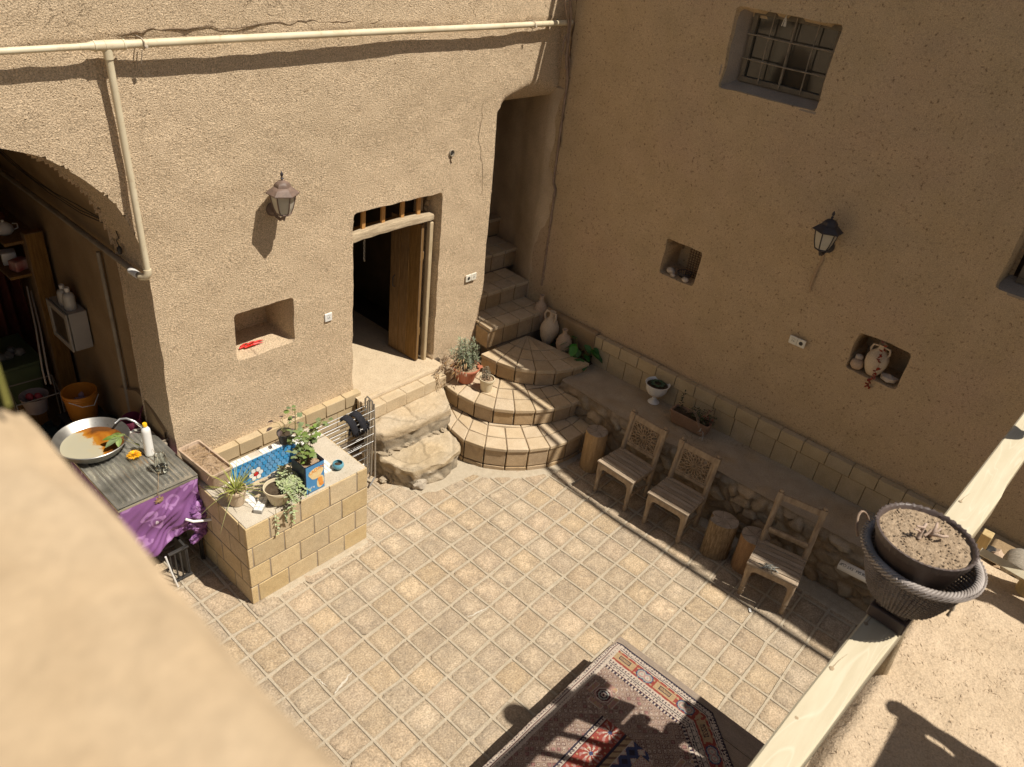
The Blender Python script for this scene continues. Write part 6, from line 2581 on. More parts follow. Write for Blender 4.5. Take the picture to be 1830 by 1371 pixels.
m.tube([p + V(.0, -.006, -.04), p + V(-.01, -.008, -.07), p + V(.01, -.006, -.10)], .006, 6)
m.build('crack', CRK, t)

# ================================================================== NICHE THINGS
t = thing('chili_string', 'small bunch of dried red chilies in the sunlit wall niche', 'chilies', (3.05, 5.5, 1.54))
m = MB()
for k in range(8):
    p = V(3.02 + .028 * k * .8, 5.535 + .02 * math.sin(k * 2), 1.556)
    a = .3 * math.sin(k * 1.7)
    m.tube([p, p + V(.05 * math.cos(a), .05 * math.sin(a), .005), p + V(.09 * math.cos(a), .08 * math.sin(a), 0)], [.009, .008, .002], 8)
m.build('chilies', mk('bright_red_chili', (.62, .03, .02), (.5, .02, .015), 9, .35, 0, island=.15), t, smooth=60)
def nx_(y0, z0, dx=0):
    return V(XB + dx, y0, z0)
# niche 1: pebbles, little dark basket, woven mat
t = thing('woven_panel', 'dark twig lattice leaning at the right of the upper niche', 'lattice', (XB + .15, 3.36, 2.0))
m = MB()
for k in range(7):
    y = 3.29 + .03 * k
    m.tube([(XB + .16, y, 2.0), (XB + .165 + .006 * math.sin(k), y + .004, 2.31)], .005, 5)
for k in range(12):
    z = 2.01 + .026 * k
    pts = [(XB + .16 + .007 * (1 if (q + k) % 2 else -1), 3.275 + .03 * q, z) for q in range(8)]
    m.tube(pts, .004, 5)
m.tube([(XB + .15, 3.27, 2.30), (XB + .15, 3.50, 2.335)], .007, 6)
m.build('lattice', mk('dark_twigs', (.13, .085, .05), (.08, .05, .03), 20, .9, .3), t, smooth=60)
for k, (y, s, z, lab) in enumerate(((3.60, .045, 2.04, 'larger pale pebble at the left of the upper niche'), (3.55, .028, 2.015, 'smaller pale pebble beside the wire bowl'),
                                     (3.40, .035, 2.02, 'mottled shell lying in front of the wire bowl'))):
    t = thing('pebble', lab, 'pebble', (XB + .06, y, 1.99))
    m = MB()
    m.blob((XB + .065 - (.03 if k else 0), y, z - .008), (s * .9, s * 1.1, s * .8), 3, .25, 2, k)
    m.build('stone', RSTONE, t)
t = thing('wire_bowl', 'small dark round basket of twigs between pebbles in the upper niche', 'basket', (XB + .08, 3.46, 2.0))
m = MB()
for k in range(18):
    a = 2 * PI * k / 18
    m.tube([(XB + .09 + .02 * math.cos(a), 3.45 + .02 * math.sin(a), 2.0), (XB + .09 + .06 * math.cos(a), 3.45 + .06 * math.sin(a), 2.02), (XB + .09 + .075 * math.cos(a), 3.45 + .075 * math.sin(a), 2.06)], .003, 5)
m.tube([(XB + .09 + .075 * math.cos(2 * PI * k / 24), 3.45 + .075 * math.sin(2 * PI * k / 24), 2.06) for k in range(24)], .006, 6, closed=True)
m.build('twigs', BRONZED, t)
# niche 2: jar, stones, chili string
def lathe_thing(name, label, cat, c, prof, mat, seg=28, wob=.02, rot=None, group=None):
    t = thing(name, label, cat, c, 0, group)
    m = MB()
    m.lathe(prof, c, seg, wob, c[1], rot)
    m.build('body', mat, t, smooth=60)
    return t
c = (XB + .075, 1.37, 1.86)
t = lathe_thing('clay_jar', 'bulbous pale clay jar in the lower niche with chilies draped over it', 'jar', c,
                [(0, 0), (.05, 0), (.075, .04), (.098, .11), (.10, .17), (.08, .22), (.045, .25), (.03, .27), (.032, .30), (.04, .31), (.034, .31), (.025, .28), (0, .27)], CLAYP)
for s_ in (-1, 1):
    m = MB()
    m.tube([(c[0] - .01, c[1] + s_ * .03, c[2] + .29), (c[0] - .01, c[1] + s_ * .075, c[2] + .285), (c[0] - .01, c[1] + s_ * .085, c[2] + .24), (c[0] - .01, c[1] + s_ * .072, c[2] + .21)], .010, 8)
    m.build('handle', CLAYP, t, smooth=60)
t = thing('chili_string', 'string of dried dark red chilies hanging out of the lower niche', 'chilies', (XB - .05, 1.42, 1.75))
m = MB()
line_ = [on(x, y, 0, XB - .03) for (x, y) in ((1583, 612), (1577, 632), (1574, 645), (1567, 660), (1560, 672), (1552, 684), (1547, 696))]
for k in range(34):
    s = (k / 34) ** .8 * (len(line_) - 1)
    i = min(int(s), len(line_) - 2)
    p = line_[i].lerp(line_[i + 1], s - i) + V(rg.uniform(-.01, .01), rg.uniform(-.022, .022), rg.uniform(-.01, .01))
    if 5 < k < 15 and k % 2:
        continue
    a = rg.random() * 2 * PI
    d = V(-.2, math.cos(a), math.sin(a)) * .03
    m.tube([p, p + d * .5 + V(-.005, 0, 0), p + d], [.007, .0075, .002], 6)
m.build('chilies', CHILI, t, smooth=60)
m = MB()
m.tube([on(1589, 603, 0, XB - .004)] + line_, .0018, 5)
m.build('string', DRYL, t)
t = thing('clay_lid_jar', 'small brown clay pot with a pale stone stopper left of the jar', 'pot', (XB + .08, 1.52, 1.86))
m = MB()
m.lathe([(0, 0), (.045, 0), (.062, .03), (.055, .07), (.035, .09), (0, .095)], (XB + .06, 1.515, 1.862), 20, .08)
m.build('pot', CLAY, t, smooth=60)
m = MB()
m.blob((XB + .07, 1.52, 1.97), (.034, .036, .030), 3, .2, 2, 4)
m.build('stopper', RSTONE, t)
t = thing('angular_stone', 'pale angular stone at the right of the lower niche', 'stone', (XB + .04, 1.20, 1.86))
m = MB()
m.blob((XB + .05, 1.215, 1.895), (.06, .085, .045), 1, .3, 2, 7)
m.build('stone', RSTONE, t, smooth=0)
t = thing('hanging_comb', 'small dark slatted tag hanging behind the jar in the lower niche', 'tag', (XB + .2, 1.27, 2.0))
m = MB()
m.box((XB + .2, 1.27, 2.13), (.006, .09, .01))
for k in range(7):
    m.box((XB + .2, 1.235 + .012 * k, 2.10), (.005, .004, .06))
m.build('slats', TWIG, t)

# cloth tassel hanging in front of the barred window
t = thing('rope_tassel', 'frayed pale rope tassel hanging in front of the barred window', 'tassel', (XB + .05, 3.05, 4.5))
m = MB()
p = on(1405, 30, 0, XB + .06)
m.tube([p + V(0, .01, .14), p + V(0, -.004, .05), p], .004, 6)
for k in range(10):
    a = rg.random() * 2 * PI
    m.tube([p, p + V(.01 * math.cos(a), .012 * math.sin(a), -.03), p + V(.012 * math.cos(a), .018 * math.sin(a), -.075)], .003, 5)
m.build('rope', mk('pale_rope', (.62, .58, .50), None, 9, .9, 0), t, smooth=60)

# dry vine climbing in the corner
t = thing('dry_vine', 'bare dry vine climbing the corner between the two houses', 'vine', (6.8, 5.25, .6))
for q in range(4):
    m = MB()
    pts = []
    path = [(1018, -8), (1020, 30), (1017, 62), (1012, 100), (1014, 150), (1011, 190), (1006, 240), (1000, 290), (1004, 335), (993, 380), (984, 430), (977, 480), (964, 520)]
    if q == 1:
        path = [(1008, -8), (1016, 40), (1013, 80), (1019, 120), (1010, 165)]
    if q == 2:
        path = [(1014, 60), (1008, 74), (1006, 90), (1013, 104), (1009, 130)]
    if q == 3:
        path = [(1006, 240), (1009, 262), (1001, 280), (1005, 300), (1000, 320)]
    prev = None
    for k in range(len(path) - 1):
        for s in range(4):
            u = path[k][0] + (path[k + 1][0] - path[k][0]) * s / 4
            v = path[k][1] + (path[k + 1][1] - path[k][1]) * s / 4
            yv = 5.26 if v < 330 else 5.22
            pp = on(u, v, 1, yv)
            pts.append(V(min(pp.x, XB - .01) + .005 * N3((k * 3 + s, q, 0), .7), yv, pp.z))
    m.tube(pts, [.019 * (.7 + .5 * abs(N3((k, q, 1), .5))) * (1 if q == 0 else .6) for k in range(len(pts))], 6)
    if q == 0:
        for k in range(2, len(pts), 4):
            a = rg.uniform(-1, 1)
            m.tube([pts[k], pts[k] + V(-.03, -.02, .03 + .02 * a), pts[k] + V(-.05 * a, -.05, .05)], [.004, .003, .001], 5)
    m.build('stem', TWIG, t, smooth=60)

# ================================================================== JUGS AND POTS
def jug(label, x, y, z, h, r, mat, lean=(0, 0), handle=True):
    t = thing('clay_jug', label, 'jug', (x, y, z), 0, 'clay jugs in the corner bed')
    rot_ = Matrix.Rotation(lean[0], 3, 'X') @ Matrix.Rotation(lean[1], 3, 'Y')
    prof = [(0, 0), (r * .28, 0), (r * .45, h * .10), (r * .8, h * .28), (r, h * .48), (r * .96, h * .60), (r * .7, h * .74), (r * .36, h * .83), (r * .26, h * .88), (r * .28, h * .96), (r * .36, h), (r * .28, h), (r * .2, h * .9), (0, h * .88)]
    m = MB()
    m.lathe(prof, (x, y, z), 28, .03, x * 7 + y, rot_)
    m.build('body', mat, t, smooth=60)
    if handle:
        for s_ in ((1,) if handle == 1 else (-1, 1)):
            m = MB()
            d = V(-.35, s_ * .94, 0)
            pts = [V(0, 0, h * .97) + d * r * .25, V(0, 0, h * .99) + d * r * .62, V(0, 0, h * .88) + d * r * .8, V(0, 0, h * .76) + d * r * .64]
            m.tube([Vector((x, y, z)) + rot_ @ q for q in pts], r * .11, 8)
            m.build('handle', mat, t, smooth=60)
    return t
jug('largest two handled pale clay jug in the corner bed', 6.68, 4.88, .59, .47, .115, CLAYP, (0, R(5)), 2)
jug('smaller round clay jug standing right of the largest jug', 6.66, 4.60, .59, .38, .095, CLAY, (0, R(-4)), 0)
jug('clay jug half hidden behind the stair end in the corner', 6.78, 5.12, .70, .46, .09, CLAY, (0, 0), 0)
# leafy plant
t = thing('leafy_plant', 'fresh green broad leaved plant growing at the staircase foot', 'plant', (6.68, 4.36, .59))
m, st = MB(), MB()
for k in range(30):
    a = rg.uniform(1.2, 6.0)
    rr_ = rg.uniform(.04, .20)
    p0 = V(6.70, 4.40, .59)
    p1 = p0 + V(rr_ * math.cos(a) * .8, rr_ * math.sin(a), rg.uniform(.05, .30))
    st.tube([p0, (p0 + p1) / 2 + V(0, 0, .04), p1], .004, 5)
    s = rg.uniform(.09, .14)
    m.leaf(p1, (math.cos(a), math.sin(a), -.35), (0, 0, 1), s, s * .8, .3, seg=4)
m.build('foliage', GRND, t, smooth=0)
st.build('stems', STEM, t)
t = thing('leafy_plant', 'small dark weeds between the jugs in the corner bed', 'plant', (6.62, 4.75, .59))
m = MB()
for k in range(22):
    a = rg.random() * 2 * PI
    p1 = V(6.60 + rg.uniform(-.06, .1), 4.74 + rg.uniform(-.22, .16), .60)
    m.leaf(p1, (math.cos(a), math.sin(a), rg.uniform(.2, 1.3)), (0, 0, 1), .07, .022, .4, seg=3)
m.build('foliage', GRND, t, smooth=0)

# red ribbed pot with grey-green shrub, small cream pot beside it
px_, py_ = 5.45, 5.03
t = thing('ribbed_planter', 'ribbed terracotta planter with a bushy grey green shrub on the middle step', 'planter', (px_, py_, .512))
m = MB()
prof = [(.085, 0), (.095, .004), (.125, .10), (.147, .165), (.152, .168), (.160, .172), (.163, .19), (.158, .196), (.148, .194), (.14, .17), (.12, .10), (0, .10)]
seg = 84
vs = []
for i, (r_, z) in enumerate(prof):
    for k in range(seg):
        a = 2 * PI * k / seg
        rr_ = r_ * (1 - (.022 if (k % 3 == 0 and 1 <= i <= 3) else 0) - (.015 if (4 < i < 8 and k % 2) else 0))
        vs.append(V(px_ + rr_ * math.cos(a), py_ + rr_ * math.sin(a), .512 + z))
fs = [(i * seg + k, i * seg + (k + 1) % seg, (i + 1) * seg + (k + 1) % seg, (i + 1) * seg + k) for i in range(len(prof) - 1) for k in range(seg)]
fs.append(tuple(range(seg - 1, -1, -1)))
m.add(vs, fs)
m.build('pot', TERRA, t, smooth=30)
for s_ in (-1, 1):
    m = MB()
    m.box((px_ + s_ * .155 * .75, py_ + s_ * .155 * -.66 + 0, .698), (.06, .05, .014), Matrix.Rotation(R(-40), 3, 'Z'))
    m.build('lug', TERRA, t, bevel=.005)
m = MB()
m.lathe([(0, .175), (.07, .172), (.145, .165)], (px_, py_, .512), 24, .05, 3, caps=False)
for k in range(40):
    a = rg.random() * 2 * PI
    r_ = .13 * math.sqrt(rg.random())
    m.blob((px_ + r_ * math.cos(a), py_ + r_ * math.sin(a), .69), (.012, .012, .008), 1, .3, 2, k)
m.build('soil', SOIL, t, smooth=60)
def bush(t, c, n, spread, hgt, leafL, leafW, lean, mat, dens=26, seed=1, low=.1):
    rgb = random.Random(seed)
    st, m = MB(), MB()
    for k in range(n):
        a = rgb.random() * 2 * PI
        s = spread * math.sqrt(rgb.random())
        tip = c + V(s * math.cos(a) + lean[0], s * math.sin(a) + lean[1], hgt * rgb.uniform(.45, 1.0) * (1.15 - .5 * s / max(spread, .01)))
        base_ = c + V(.03 * math.cos(a), .03 * math.sin(a), 0)
        pts = [base_.lerp(tip, q / 6) + V(math.cos(a), math.sin(a), 0) * .35 * s * math.sin(PI * q / 6) for q in range(7)]
        st.tube(pts, [.004 * (1 - q / 8) for q in range(7)], 5)
        for q in range(dens):
            u = low + (1 - low) * q / dens
            i = min(5, int(u * 6))
            p = pts[i].lerp(pts[i + 1], u * 6 - i)
            b = rgb.random() * 2 * PI
            ax_ = (pts[i + 1] - pts[i]).normalized()
            d = ax_ * rgb.uniform(.35, 1.0) + V(math.cos(b), math.sin(b), .1) * .8
            m.leaf(p, d, (0, 0, 1), leafL * rgb.uniform(.6, 1.15), leafW, rgb.uniform(-.1, .35), seg=2)
    st.build('stems', TWIG, t)
    m.build('foliage', mat, t, smooth=0)
bush(t, V(px_, py_, .69), 40, .15, .40, .055, .011, (.02, .06), LAV, 26, 4)
m = MB()
for k in range(80):
    a = rg.uniform(2.2, 4.0)
    p = V(px_ - .02, py_ + .0, .72) + V(math.cos(a), math.sin(a), 0) * rg.uniform(.08, .22) + V(0, 0, rg.uniform(-.04, .16))
    m.leaf(p, (math.cos(a), math.sin(a), rg.uniform(-.7, .5)), (0, 0, 1), .06, .010, .5, seg=2)
m.build('dry_leaves', DRYL, t, smooth=0)
# the dry branch drooping over the threshold
t = thing('drooping_branch', 'dry leafy branch drooping over the right end of the doorway threshold', 'branch', (5.1, 5.08, .7))
m, st = MB(), MB()
pts = [V(5.30, 5.10, .86), V(5.2, 5.10, .84), V(5.08, 5.11, .76), V(5.06, 5.06, .66), V(5.09, 5.02, .58)]
st.tube(pts, .003, 5)
for k in range(46):
    s = rg.random() * 3.99
    i = int(s)
    p = pts[i].lerp(pts[i + 1], s - i)
    a = rg.random() * 2 * PI
    m.leaf(p, (math.cos(a), math.sin(a) * .6, -.5), (0, 0, 1), .06, .010, .4, seg=2)
m.build('leaves', DRYL, t, smooth=0)
st.build('stem', TWIG, t)

t = flower_pot('flowerpot', 'small cream flowerpot with spiky dark seedling next to the ribbed planter', 'flowerpot', 5.50, 4.745, .512, .062, .088, .155, POTY, SOIL, 'flowerpots on the steps')
bush(t, V(5.49, 4.75, .645), 8, .05, .21, .028, .008, (.0, .03), mk('dusty_spike_leaf', (.16, .15, .10), (.24, .21, .15), 20, .8, 0, island=.2), 20, 9)

# white goblet planter
gx, gy = 6.70, 3.31
t = thing('goblet_planter', 'white pedestal goblet planter with small succulents on the bench', 'planter', (gx, gy, .60))
m = MB()
m.lathe([(0, .002), (.062, 0), (.066, .006), (.055, .02), (.028, .045), (.022, .065), (.024, .085), (.04, .10), (.085, .12), (.115, .165), (.125, .22), (.134, .245), (.138, .252), (.132, .254), (.118, .235), (.108, .18), (.07, .14), (0, .14)],
        (gx, gy, .605), 40)
m.build('goblet', WHITE, t, smooth=60)
m = MB()
m.lathe([(0, .235), (.07, .232), (.118, .225)], (gx, gy, .605), 24, .02, caps=False)
m.build('soil', SOILD, t, smooth=60)
m = MB()
for q in range(7):
    a0 = q * .9
    c = V(gx + .06 * math.cos(a0), gy + .06 * math.sin(a0), .84)
    for k in range(12):
        a = 2 * PI * k / 12
        m.leaf(c, (math.cos(a), math.sin(a), .7), (0, 0, 1), .035, .018, .1, seg=2)
m.build('succulents', mk('dark_succulent', (.045, .09, .05), (.08, .12, .06), 20, .6, 0, island=.2), t, smooth=0)

# clay trough on the bench with straggly plants
t = thing('clay_trough', 'brown clay planter trough with straggly reddish plants on the bench', 'planter', (6.62, 2.76, .61))
trough(t, (6.60, 2.78, 0), (.05, -1, 0), .46, .17, .15, .612, mk('brown_clay', (.34, .215, .14), (.27, .17, .11), 9, .9, .3, 60, .002), SOILD)
m, st, rd = MB(), MB(), MB()
for k in range(60):
    a = rg.random() * 2 * PI
    c = V(6.62, 2.68, .75)
    L_ = rg.uniform(.06, .17)
    d = V(math.cos(a) * .8, math.sin(a), rg.uniform(.1, 1.0)).normalized()
    p1 = c + d * L_
    st.tube([c, c + d * L_ * .5 + V(0, 0, .01), p1], .0025, 4)
    for q in range(5):
        b = rg.random() * 2 * PI
        (rd if (rg.random() < .35 and a > 3.6) else m).leaf(p1 - d * .012 * q, (math.cos(b), math.sin(b), .4), (0, 0, 1), .032, .015, .2, seg=2)
for k in range(3):
    pts = [V(6.60, 2.86, .75), V(6.55, 2.80 - .03 * k, .86), V(6.50, 2.70 - .02 * k, .84), V(6.47, 2.62, .75)]
    st.tube(pts, .003, 5)
c = V(6.64, 2.96, .75)
st.tube([c, c + V(.02, .0, .1), c + V(.03, .0, .2)], .003, 5)
for q in range(24):
    b = rg.random() * 2 * PI
    m.leaf(c + V(.03 * q / 24, 0, .2 * q / 24), (math.cos(b), math.sin(b), .4), (0, 0, 1), .034, .016, .2, seg=2)
m.build('foliage', mk('dark_olive_leaf', (.05, .07, .03), (.09, .10, .05), 20, .7, 0, island=.25), t, smooth=0)
rd.build('red_leaves', mk('dull_red_leaf', (.17, .06, .05), (.22, .09, .07), 20, .7, 0, island=.2), t, smooth=0)
st.build('stems', TWIG, t)
m = MB()
for k in range(4):
    p = V(6.49, 2.60, .75) + V(0, -.012 * k, -.03 * k)
    m.leaf(p, (-.4, math.sin(k * 2.0), -.4), (0, 0, 1), .05, .010, .2, seg=2)
    m.leaf(p, (-.4, -math.sin(k * 2.0), -.3), (0, 0, 1), .05, .010, .2, seg=2)
m.build('pale_runner', mk('pale_runner_leaf', (.40, .38, .33), None, 9, .8, 0), t, smooth=0)

# ================================================================== STUMPS
def stump(label, x, y, r, h, seed, barkmat, shape='round', lean=0):
    t = thing('log_stool', label, 'log stool', (x, y, 0), 0, 'log stumps used as stools')
    seg, rows_ = 64, 18
    def rad(a, z):
        rr_ = r * (1 + .06 * N3((math.cos(a) * 1.3, math.sin(a) * 1.3, z * .8), 1.2, seed) + .025 * N3((math.cos(a) * 6, math.sin(a) * 6, z), 1.5, seed) + .08 * max(0, 1 - z / .1) * .3)
        if shape == 'heart':
            rr_ *= 1 - .34 * math.exp(-((((a - 1.9 + PI) % (2 * PI)) - PI) / .30) ** 2) + .08 * math.cos(2 * (a - 1.9))
        return rr_
    vs = []
    for j in range(rows_ + 1):
        z = h * j / rows_
        for k in range(seg):
            a = 2 * PI * k / seg
            rr_ = rad(a, z)
            vs.append(V(x + rr_ * math.cos(a) + lean * z, y + rr_ * math.sin(a), z))
    fs = [(j * seg + k, j * seg + (k + 1) % seg, (j + 1) * seg + (k + 1) % seg, (j + 1) * seg + k) for j in range(rows_) for k in range(seg)]
    m = MB()
    m.add(vs, fs)
    m.build('bark', barkmat, t, smooth=60)
    m = MB()
    vs = [V(x + lean * h, y, h + .002)]
    for q in (.33, .66, .93, 1.0):
        for k in range(seg):
            a = 2 * PI * k / seg
            rr_ = rad(a, h) * q
            vs.append(V(x + rr_ * math.cos(a) + lean * h, y + rr_ * math.sin(a), h + (.002 + .002 * N3((a, q, seed), 3) if q < 1 else -.004)))
    fs = [(0, 1 + k, 1 + (k + 1) % seg) for k in range(seg)]
    for q in range(3):
        o = 1 + q * seg
        fs += [(o + k, o + seg + k, o + seg + (k + 1) % seg, o + (k + 1) % seg) for k in range(seg)]
    m.add(vs, fs)
    m.build('cut_top', ENDG, t, smooth=60)
    m = MB()
    for k in range(5):
        a = k * 1.3 + seed
        pts = [V(x + lean * h + rad(a, h) * s * math.cos(a + .1 * math.sin(s * 5)), y + rad(a, h) * s * math.sin(a + .1 * math.sin(s * 5)), h + .0035) for s in (.05, .3, .6, .95)]
        m.tube(pts, [.0005, .0012, .0016, .0022], 4)
    m.build('cracks', CRK, t)
    return t
stump('tallest pale stripped log stool beside the curved steps, half in sun', 5.90, 3.47, .118, .49, 3, mk('stripped_trunk', (.46, .31, .16), (.32, .205, .10), 8, .85, .8, 22, .01, stretch=(6, 6, 1)))
stump('dark barked heart shaped log stool between two chairs', 5.80, 1.85, .135, .42, 8, BARK, 'heart')
stump('brown log stool touching the rear chair with the clay coloured bark', 5.86, 1.535, .135, .40, 15, mk('reddish_trunk', (.37, .22, .11), (.25, .145, .075), 8, .85, .8, 20, .01, stretch=(6, 6, 1)))

# ================================================================== CHAIRS
def chair(label, loc, rz, carved=True, tilt=.16, BH=.36):
    """local frame: seat centre over the origin, front towards -x"""
    t = thing('wooden_chair', label, 'chair', loc, rz, 'low wooden chairs by the bench')
    D, W_, H_ = .40, .46, .40
    # seat boards run along y
    nb = 7
    m = MB()
    for k in range(nb):
        x0 = -D / 2 + D * k / nb
        wd = D / nb - .007
        ww = W_ - .02 * (k / nb)
        m.box((x0 + D / nb / 2, 0, H_ - .010 + .0015 * math.sin(k * 2.3)), (wd, ww, .020), Matrix.Rotation(R(.4 * math.sin(k * 1.9)), 3, 'Y'))
    m.build('seat', WOODG, t, local=True, bevel=.003)
    m = MB()
    for k in range(nb):
        x0 = -D / 2 + D * (k + .5) / nb
        for s_ in (-1, 1):
            for q in (-.012, .012):
                m.lathe([(0, .0), (.0035, .0), (0, .0012)], (x0 + q, s_ * (W_ / 2 - .018), H_ + .0005), 6)
    m.build('nails', BLACK, t, local=True)
    m = MB()
    m.box((-D / 2 + .016, 0, H_ - .045), (.024, W_ - .05, .05))
    m.box((D / 2 - .016, 0, H_ - .05), (.024, W_ - .05, .05))
    for s_ in (-1, 1):
        m.box((0, s_ * (W_ / 2 - .028), H_ - .045), (D - .06, .022, .05))
    m.build('seat_rail', WOODC, t, local=True, bevel=.003)
    # curved brackets
    m = MB()
    for s_ in (-1, 1):
        y0 = s_ * (W_ / 2 - .055)
        a = [V(-D / 2 + .008, y0, H_ - .07), V(-D / 2 + .008, y0 - s_ * .045, H_ - .07), V(-D / 2 + .008, y0 - s_ * .018, H_ - .085), V(-D / 2 + .008, y0, H_ - .115)]
        m.hexa(a, [q + V(.018, 0, 0) for q in a])
    m.build('front_bracket', WOODC, t, local=True)
    # front legs turned
    def legprof(h):
        return [(.018, 0), (.022, .004), (.023, .03), (.027, .05), (.0275, .055), (.022, .06), (.022, .09), (.028, .095), (.022, .10), (.023, .13), (.029, .135), (.024, .142), (.026, h - .14), (.031, h - .12), (.031, h)]
    for s_ in (-1, 1):
        m = MB()
        m.lathe(legprof(H_ - .022), (-D / 2 + .03, s_ * (W_ / 2 - .035), 0), 14, rot=None)
        m.build('leg', WOODC, t, local=True, smooth=40)
    # back posts, raking back, with turned finials
    for s_ in (-1, 1):
        m = MB()
        y0 = s_ * (W_ / 2 - .032)
        x0 = D / 2 - .005
        pts = [(x0 + .0, y0, 0), (x0, y0, .20), (x0 + .002, y0, H_)]
        zs = [H_, H_ + .06, H_ + .08, H_ + .10, H_ + BH - .06, H_ + BH - .03, H_ + BH - .015, H_ + BH]
        rs = [.028, .027, .031, .026, .025, .026, .031, .029]
        pts += [(x0 + tilt * (z - H_), y0, z) for z in zs[1:]]
        m.tube(pts, [.025, .027, .028] + rs[1:], 12)
        zt = H_ + BH
        m.box((x0 + tilt * (zt - H_) + .006, y0, zt + .035), (.056, .054, .085), Matrix.Rotation(math.atan(tilt), 3, 'Y'))
        xf = x0 + tilt * (zt - H_) + .012
        m.lathe([(.016, 0), (.012, .008), (.020, .016), (.021, .026), (.014, .036), (.004, .042), (0, .042)], (xf, y0, zt + .072), 12)
        m.build('back_post', WOODC, t, local=True, smooth=40)
    RT = Matrix.Rotation(math.atan(tilt), 3, 'Y')
    def bp(y, z):      # point on the raked back plane
        return V(D / 2 - .005 + tilt * (z - H_), y, z)
    m = MB()
    c = bp(0, H_ + BH + .035)
    m.box(c, (.028, W_ - .10, .058), RT)
    m.build('top_rail', WOODC, t, local=True, bevel=.004)
    m = MB()
    c = bp(0, H_ + (.085 if carved else .11))
    m.box(c, (.022, W_ - .10, .035), RT)
    if not carved:
        c = bp(0, H_ + .06)
        m.box(c + V(-.004, 0, .085), (.03, W_ - .10, .03), RT)
    m.build('lower_rail', WOODC, t, local=True, bevel=.004)
    if carved:
        z0, z1 = H_ + .105, H_ + .372
        hw = .150
        cz = (z0 + z1) / 2
        m = MB()
        for s_ in (-1, 1):
            m.box(bp(s_ * (hw + .012), cz), (.018, .024, z1 - z0), RT)
        m.box(bp(0, z0 + .008), (.0175, 2 * hw, .018), RT)
        m.box(bp(0, z1 - .008), (.0175, 2 * hw, .018), RT)
        m.build('panel_frame', WOODC, t, local=True, bevel=.002)
        # fretwork: rings, spokes and corner lattice, each bar a real piece
        m = MB()
        hz = (z1 - z0) / 2 - .016
        def q_(u, v):
            return bp(u, cz + v)
        nb_ = RT @ V(1, 0, 0)
        def bar(u0, v0, u1, v1, r_=.0042):
            a, b = q_(u0, v0), q_(u1, v1)
            s = (b - a).cross(nb_).normalized() * (r_ * .75)
            f_ = nb_ * .014
            m.hexa([a + s - f_, b + s - f_, b + s + f_, a + s + f_], [a - s - f_, b - s - f_, b - s + f_, a - s + f_])
        NS = 16
        R0, R1, R2, R3 = .018, .050, .082, .112
        for k in range(NS):
            a = 2 * PI * k / NS
            ca, sa = math.cos(a), math.sin(a)
            bar(R0 * ca, R0 * sa, R2 * ca, R2 * sa, .0036)
        for rr_ in (R0, R1, R2, R3):
            pts = [q_(rr_ * math.cos(2 * PI * k / 40), rr_ * math.sin(2 * PI * k / 40)) for k in range(40)]
            m.tube(pts, .0042, 4, closed=True)
        for k in range(NS):
            a = 2 * PI * (k + .5) / NS
            b = 2 * PI * k / NS
            b2 = 2 * PI * (k + 1) / NS
            for bb_ in (b, b2):
                bar(R2 * math.cos(bb_), R2 * math.sin(bb_), R3 * math.cos(a), R3 * math.sin(a), .0036)
            # run out to the frame
            ca, sa = math.cos(a), math.sin(a)
            tt = min(hw / max(1e-6, abs(ca)), hz / max(1e-6, abs(sa)))
            for da in (-.12, .12):
                cb, sb = math.cos(a + da), math.sin(a + da)
                tb = min(hw / max(1e-6, abs(cb)), hz / max(1e-6, abs(sb)))
                if tb > R3 + .008:
                    bar(R3 * ca, R3 * sa, tb * cb, tb * sb, .0036)
        for s1 in (-1, 1):
            for s2 in (-1, 1):
                bar(s1 * hw, s2 * (hz - .05), s1 * (hw - .05), s2 * hz)
                bar(s1 * hw, s2 * (hz - .025), s1 * (hw - .025), s2 * hz)
        m.build('carved_fretwork', mk('fretwork_wood', (.46, .345, .23), (.33, .235, .145), 9, .7, .2) if 'fretwork_wood' not in bpy.data.materials else bpy.data.materials['fretwork_wood'], t, local=True, smooth=0)
    m = MB()
    m.box((D / 2 - .01, 0, .2), (.018, W_ - .1, .03))
    for s_ in (-1, 1):
        m.box((0, s_ * (W_ / 2 - .034), .17), (D - .08, .016, .026))
    m.build('stretcher', WOODC, t, local=True, bevel=.003)
    return t
chair('carved back chair nearest the curved steps', (5.775, 2.975, .006), R(-2))
chair('carved back chair in the middle, next to the dark stump', (5.775, 2.355, .006), R(2))
c3 = chair('chair with an open back missing its carved panel, right of the stumps', (5.70, 1.235, .006), R(11), False, .26, .42)
# metal clip lying on the third seat
t = thing('metal_clips', 'tangle of dull metal clips lying on the open backed chair', 'clips', (5.55, 1.3, .41))
m = MB()
cc = onz(1374, 1016, .412)
for k in range(6):
    a = .5 + .35 * k
    p = cc + V(.02 * math.sin(k * 2), .025 * math.cos(k * 2.2), 0)
    d = V(math.cos(a), -math.sin(a), 0) * .07
    m.tube([p - d, p - d * .2 + V(0, 0, .012), p + d * .6 + V(0, 0, .018), p + d + V(.01, 0, .004)], .004, 6)
m.tube([cc + V(.03 * math.cos(2 * PI * k / 10) + .02, .02 * math.sin(2 * PI * k / 10) - .02, .012) for k in range(10)], .003, 5, closed=True)
m.build('clips', mk('dull_metal', (.26, .27, .25), (.12, .12, .11), 20, .5, .2, metal=.5), t, smooth=60)
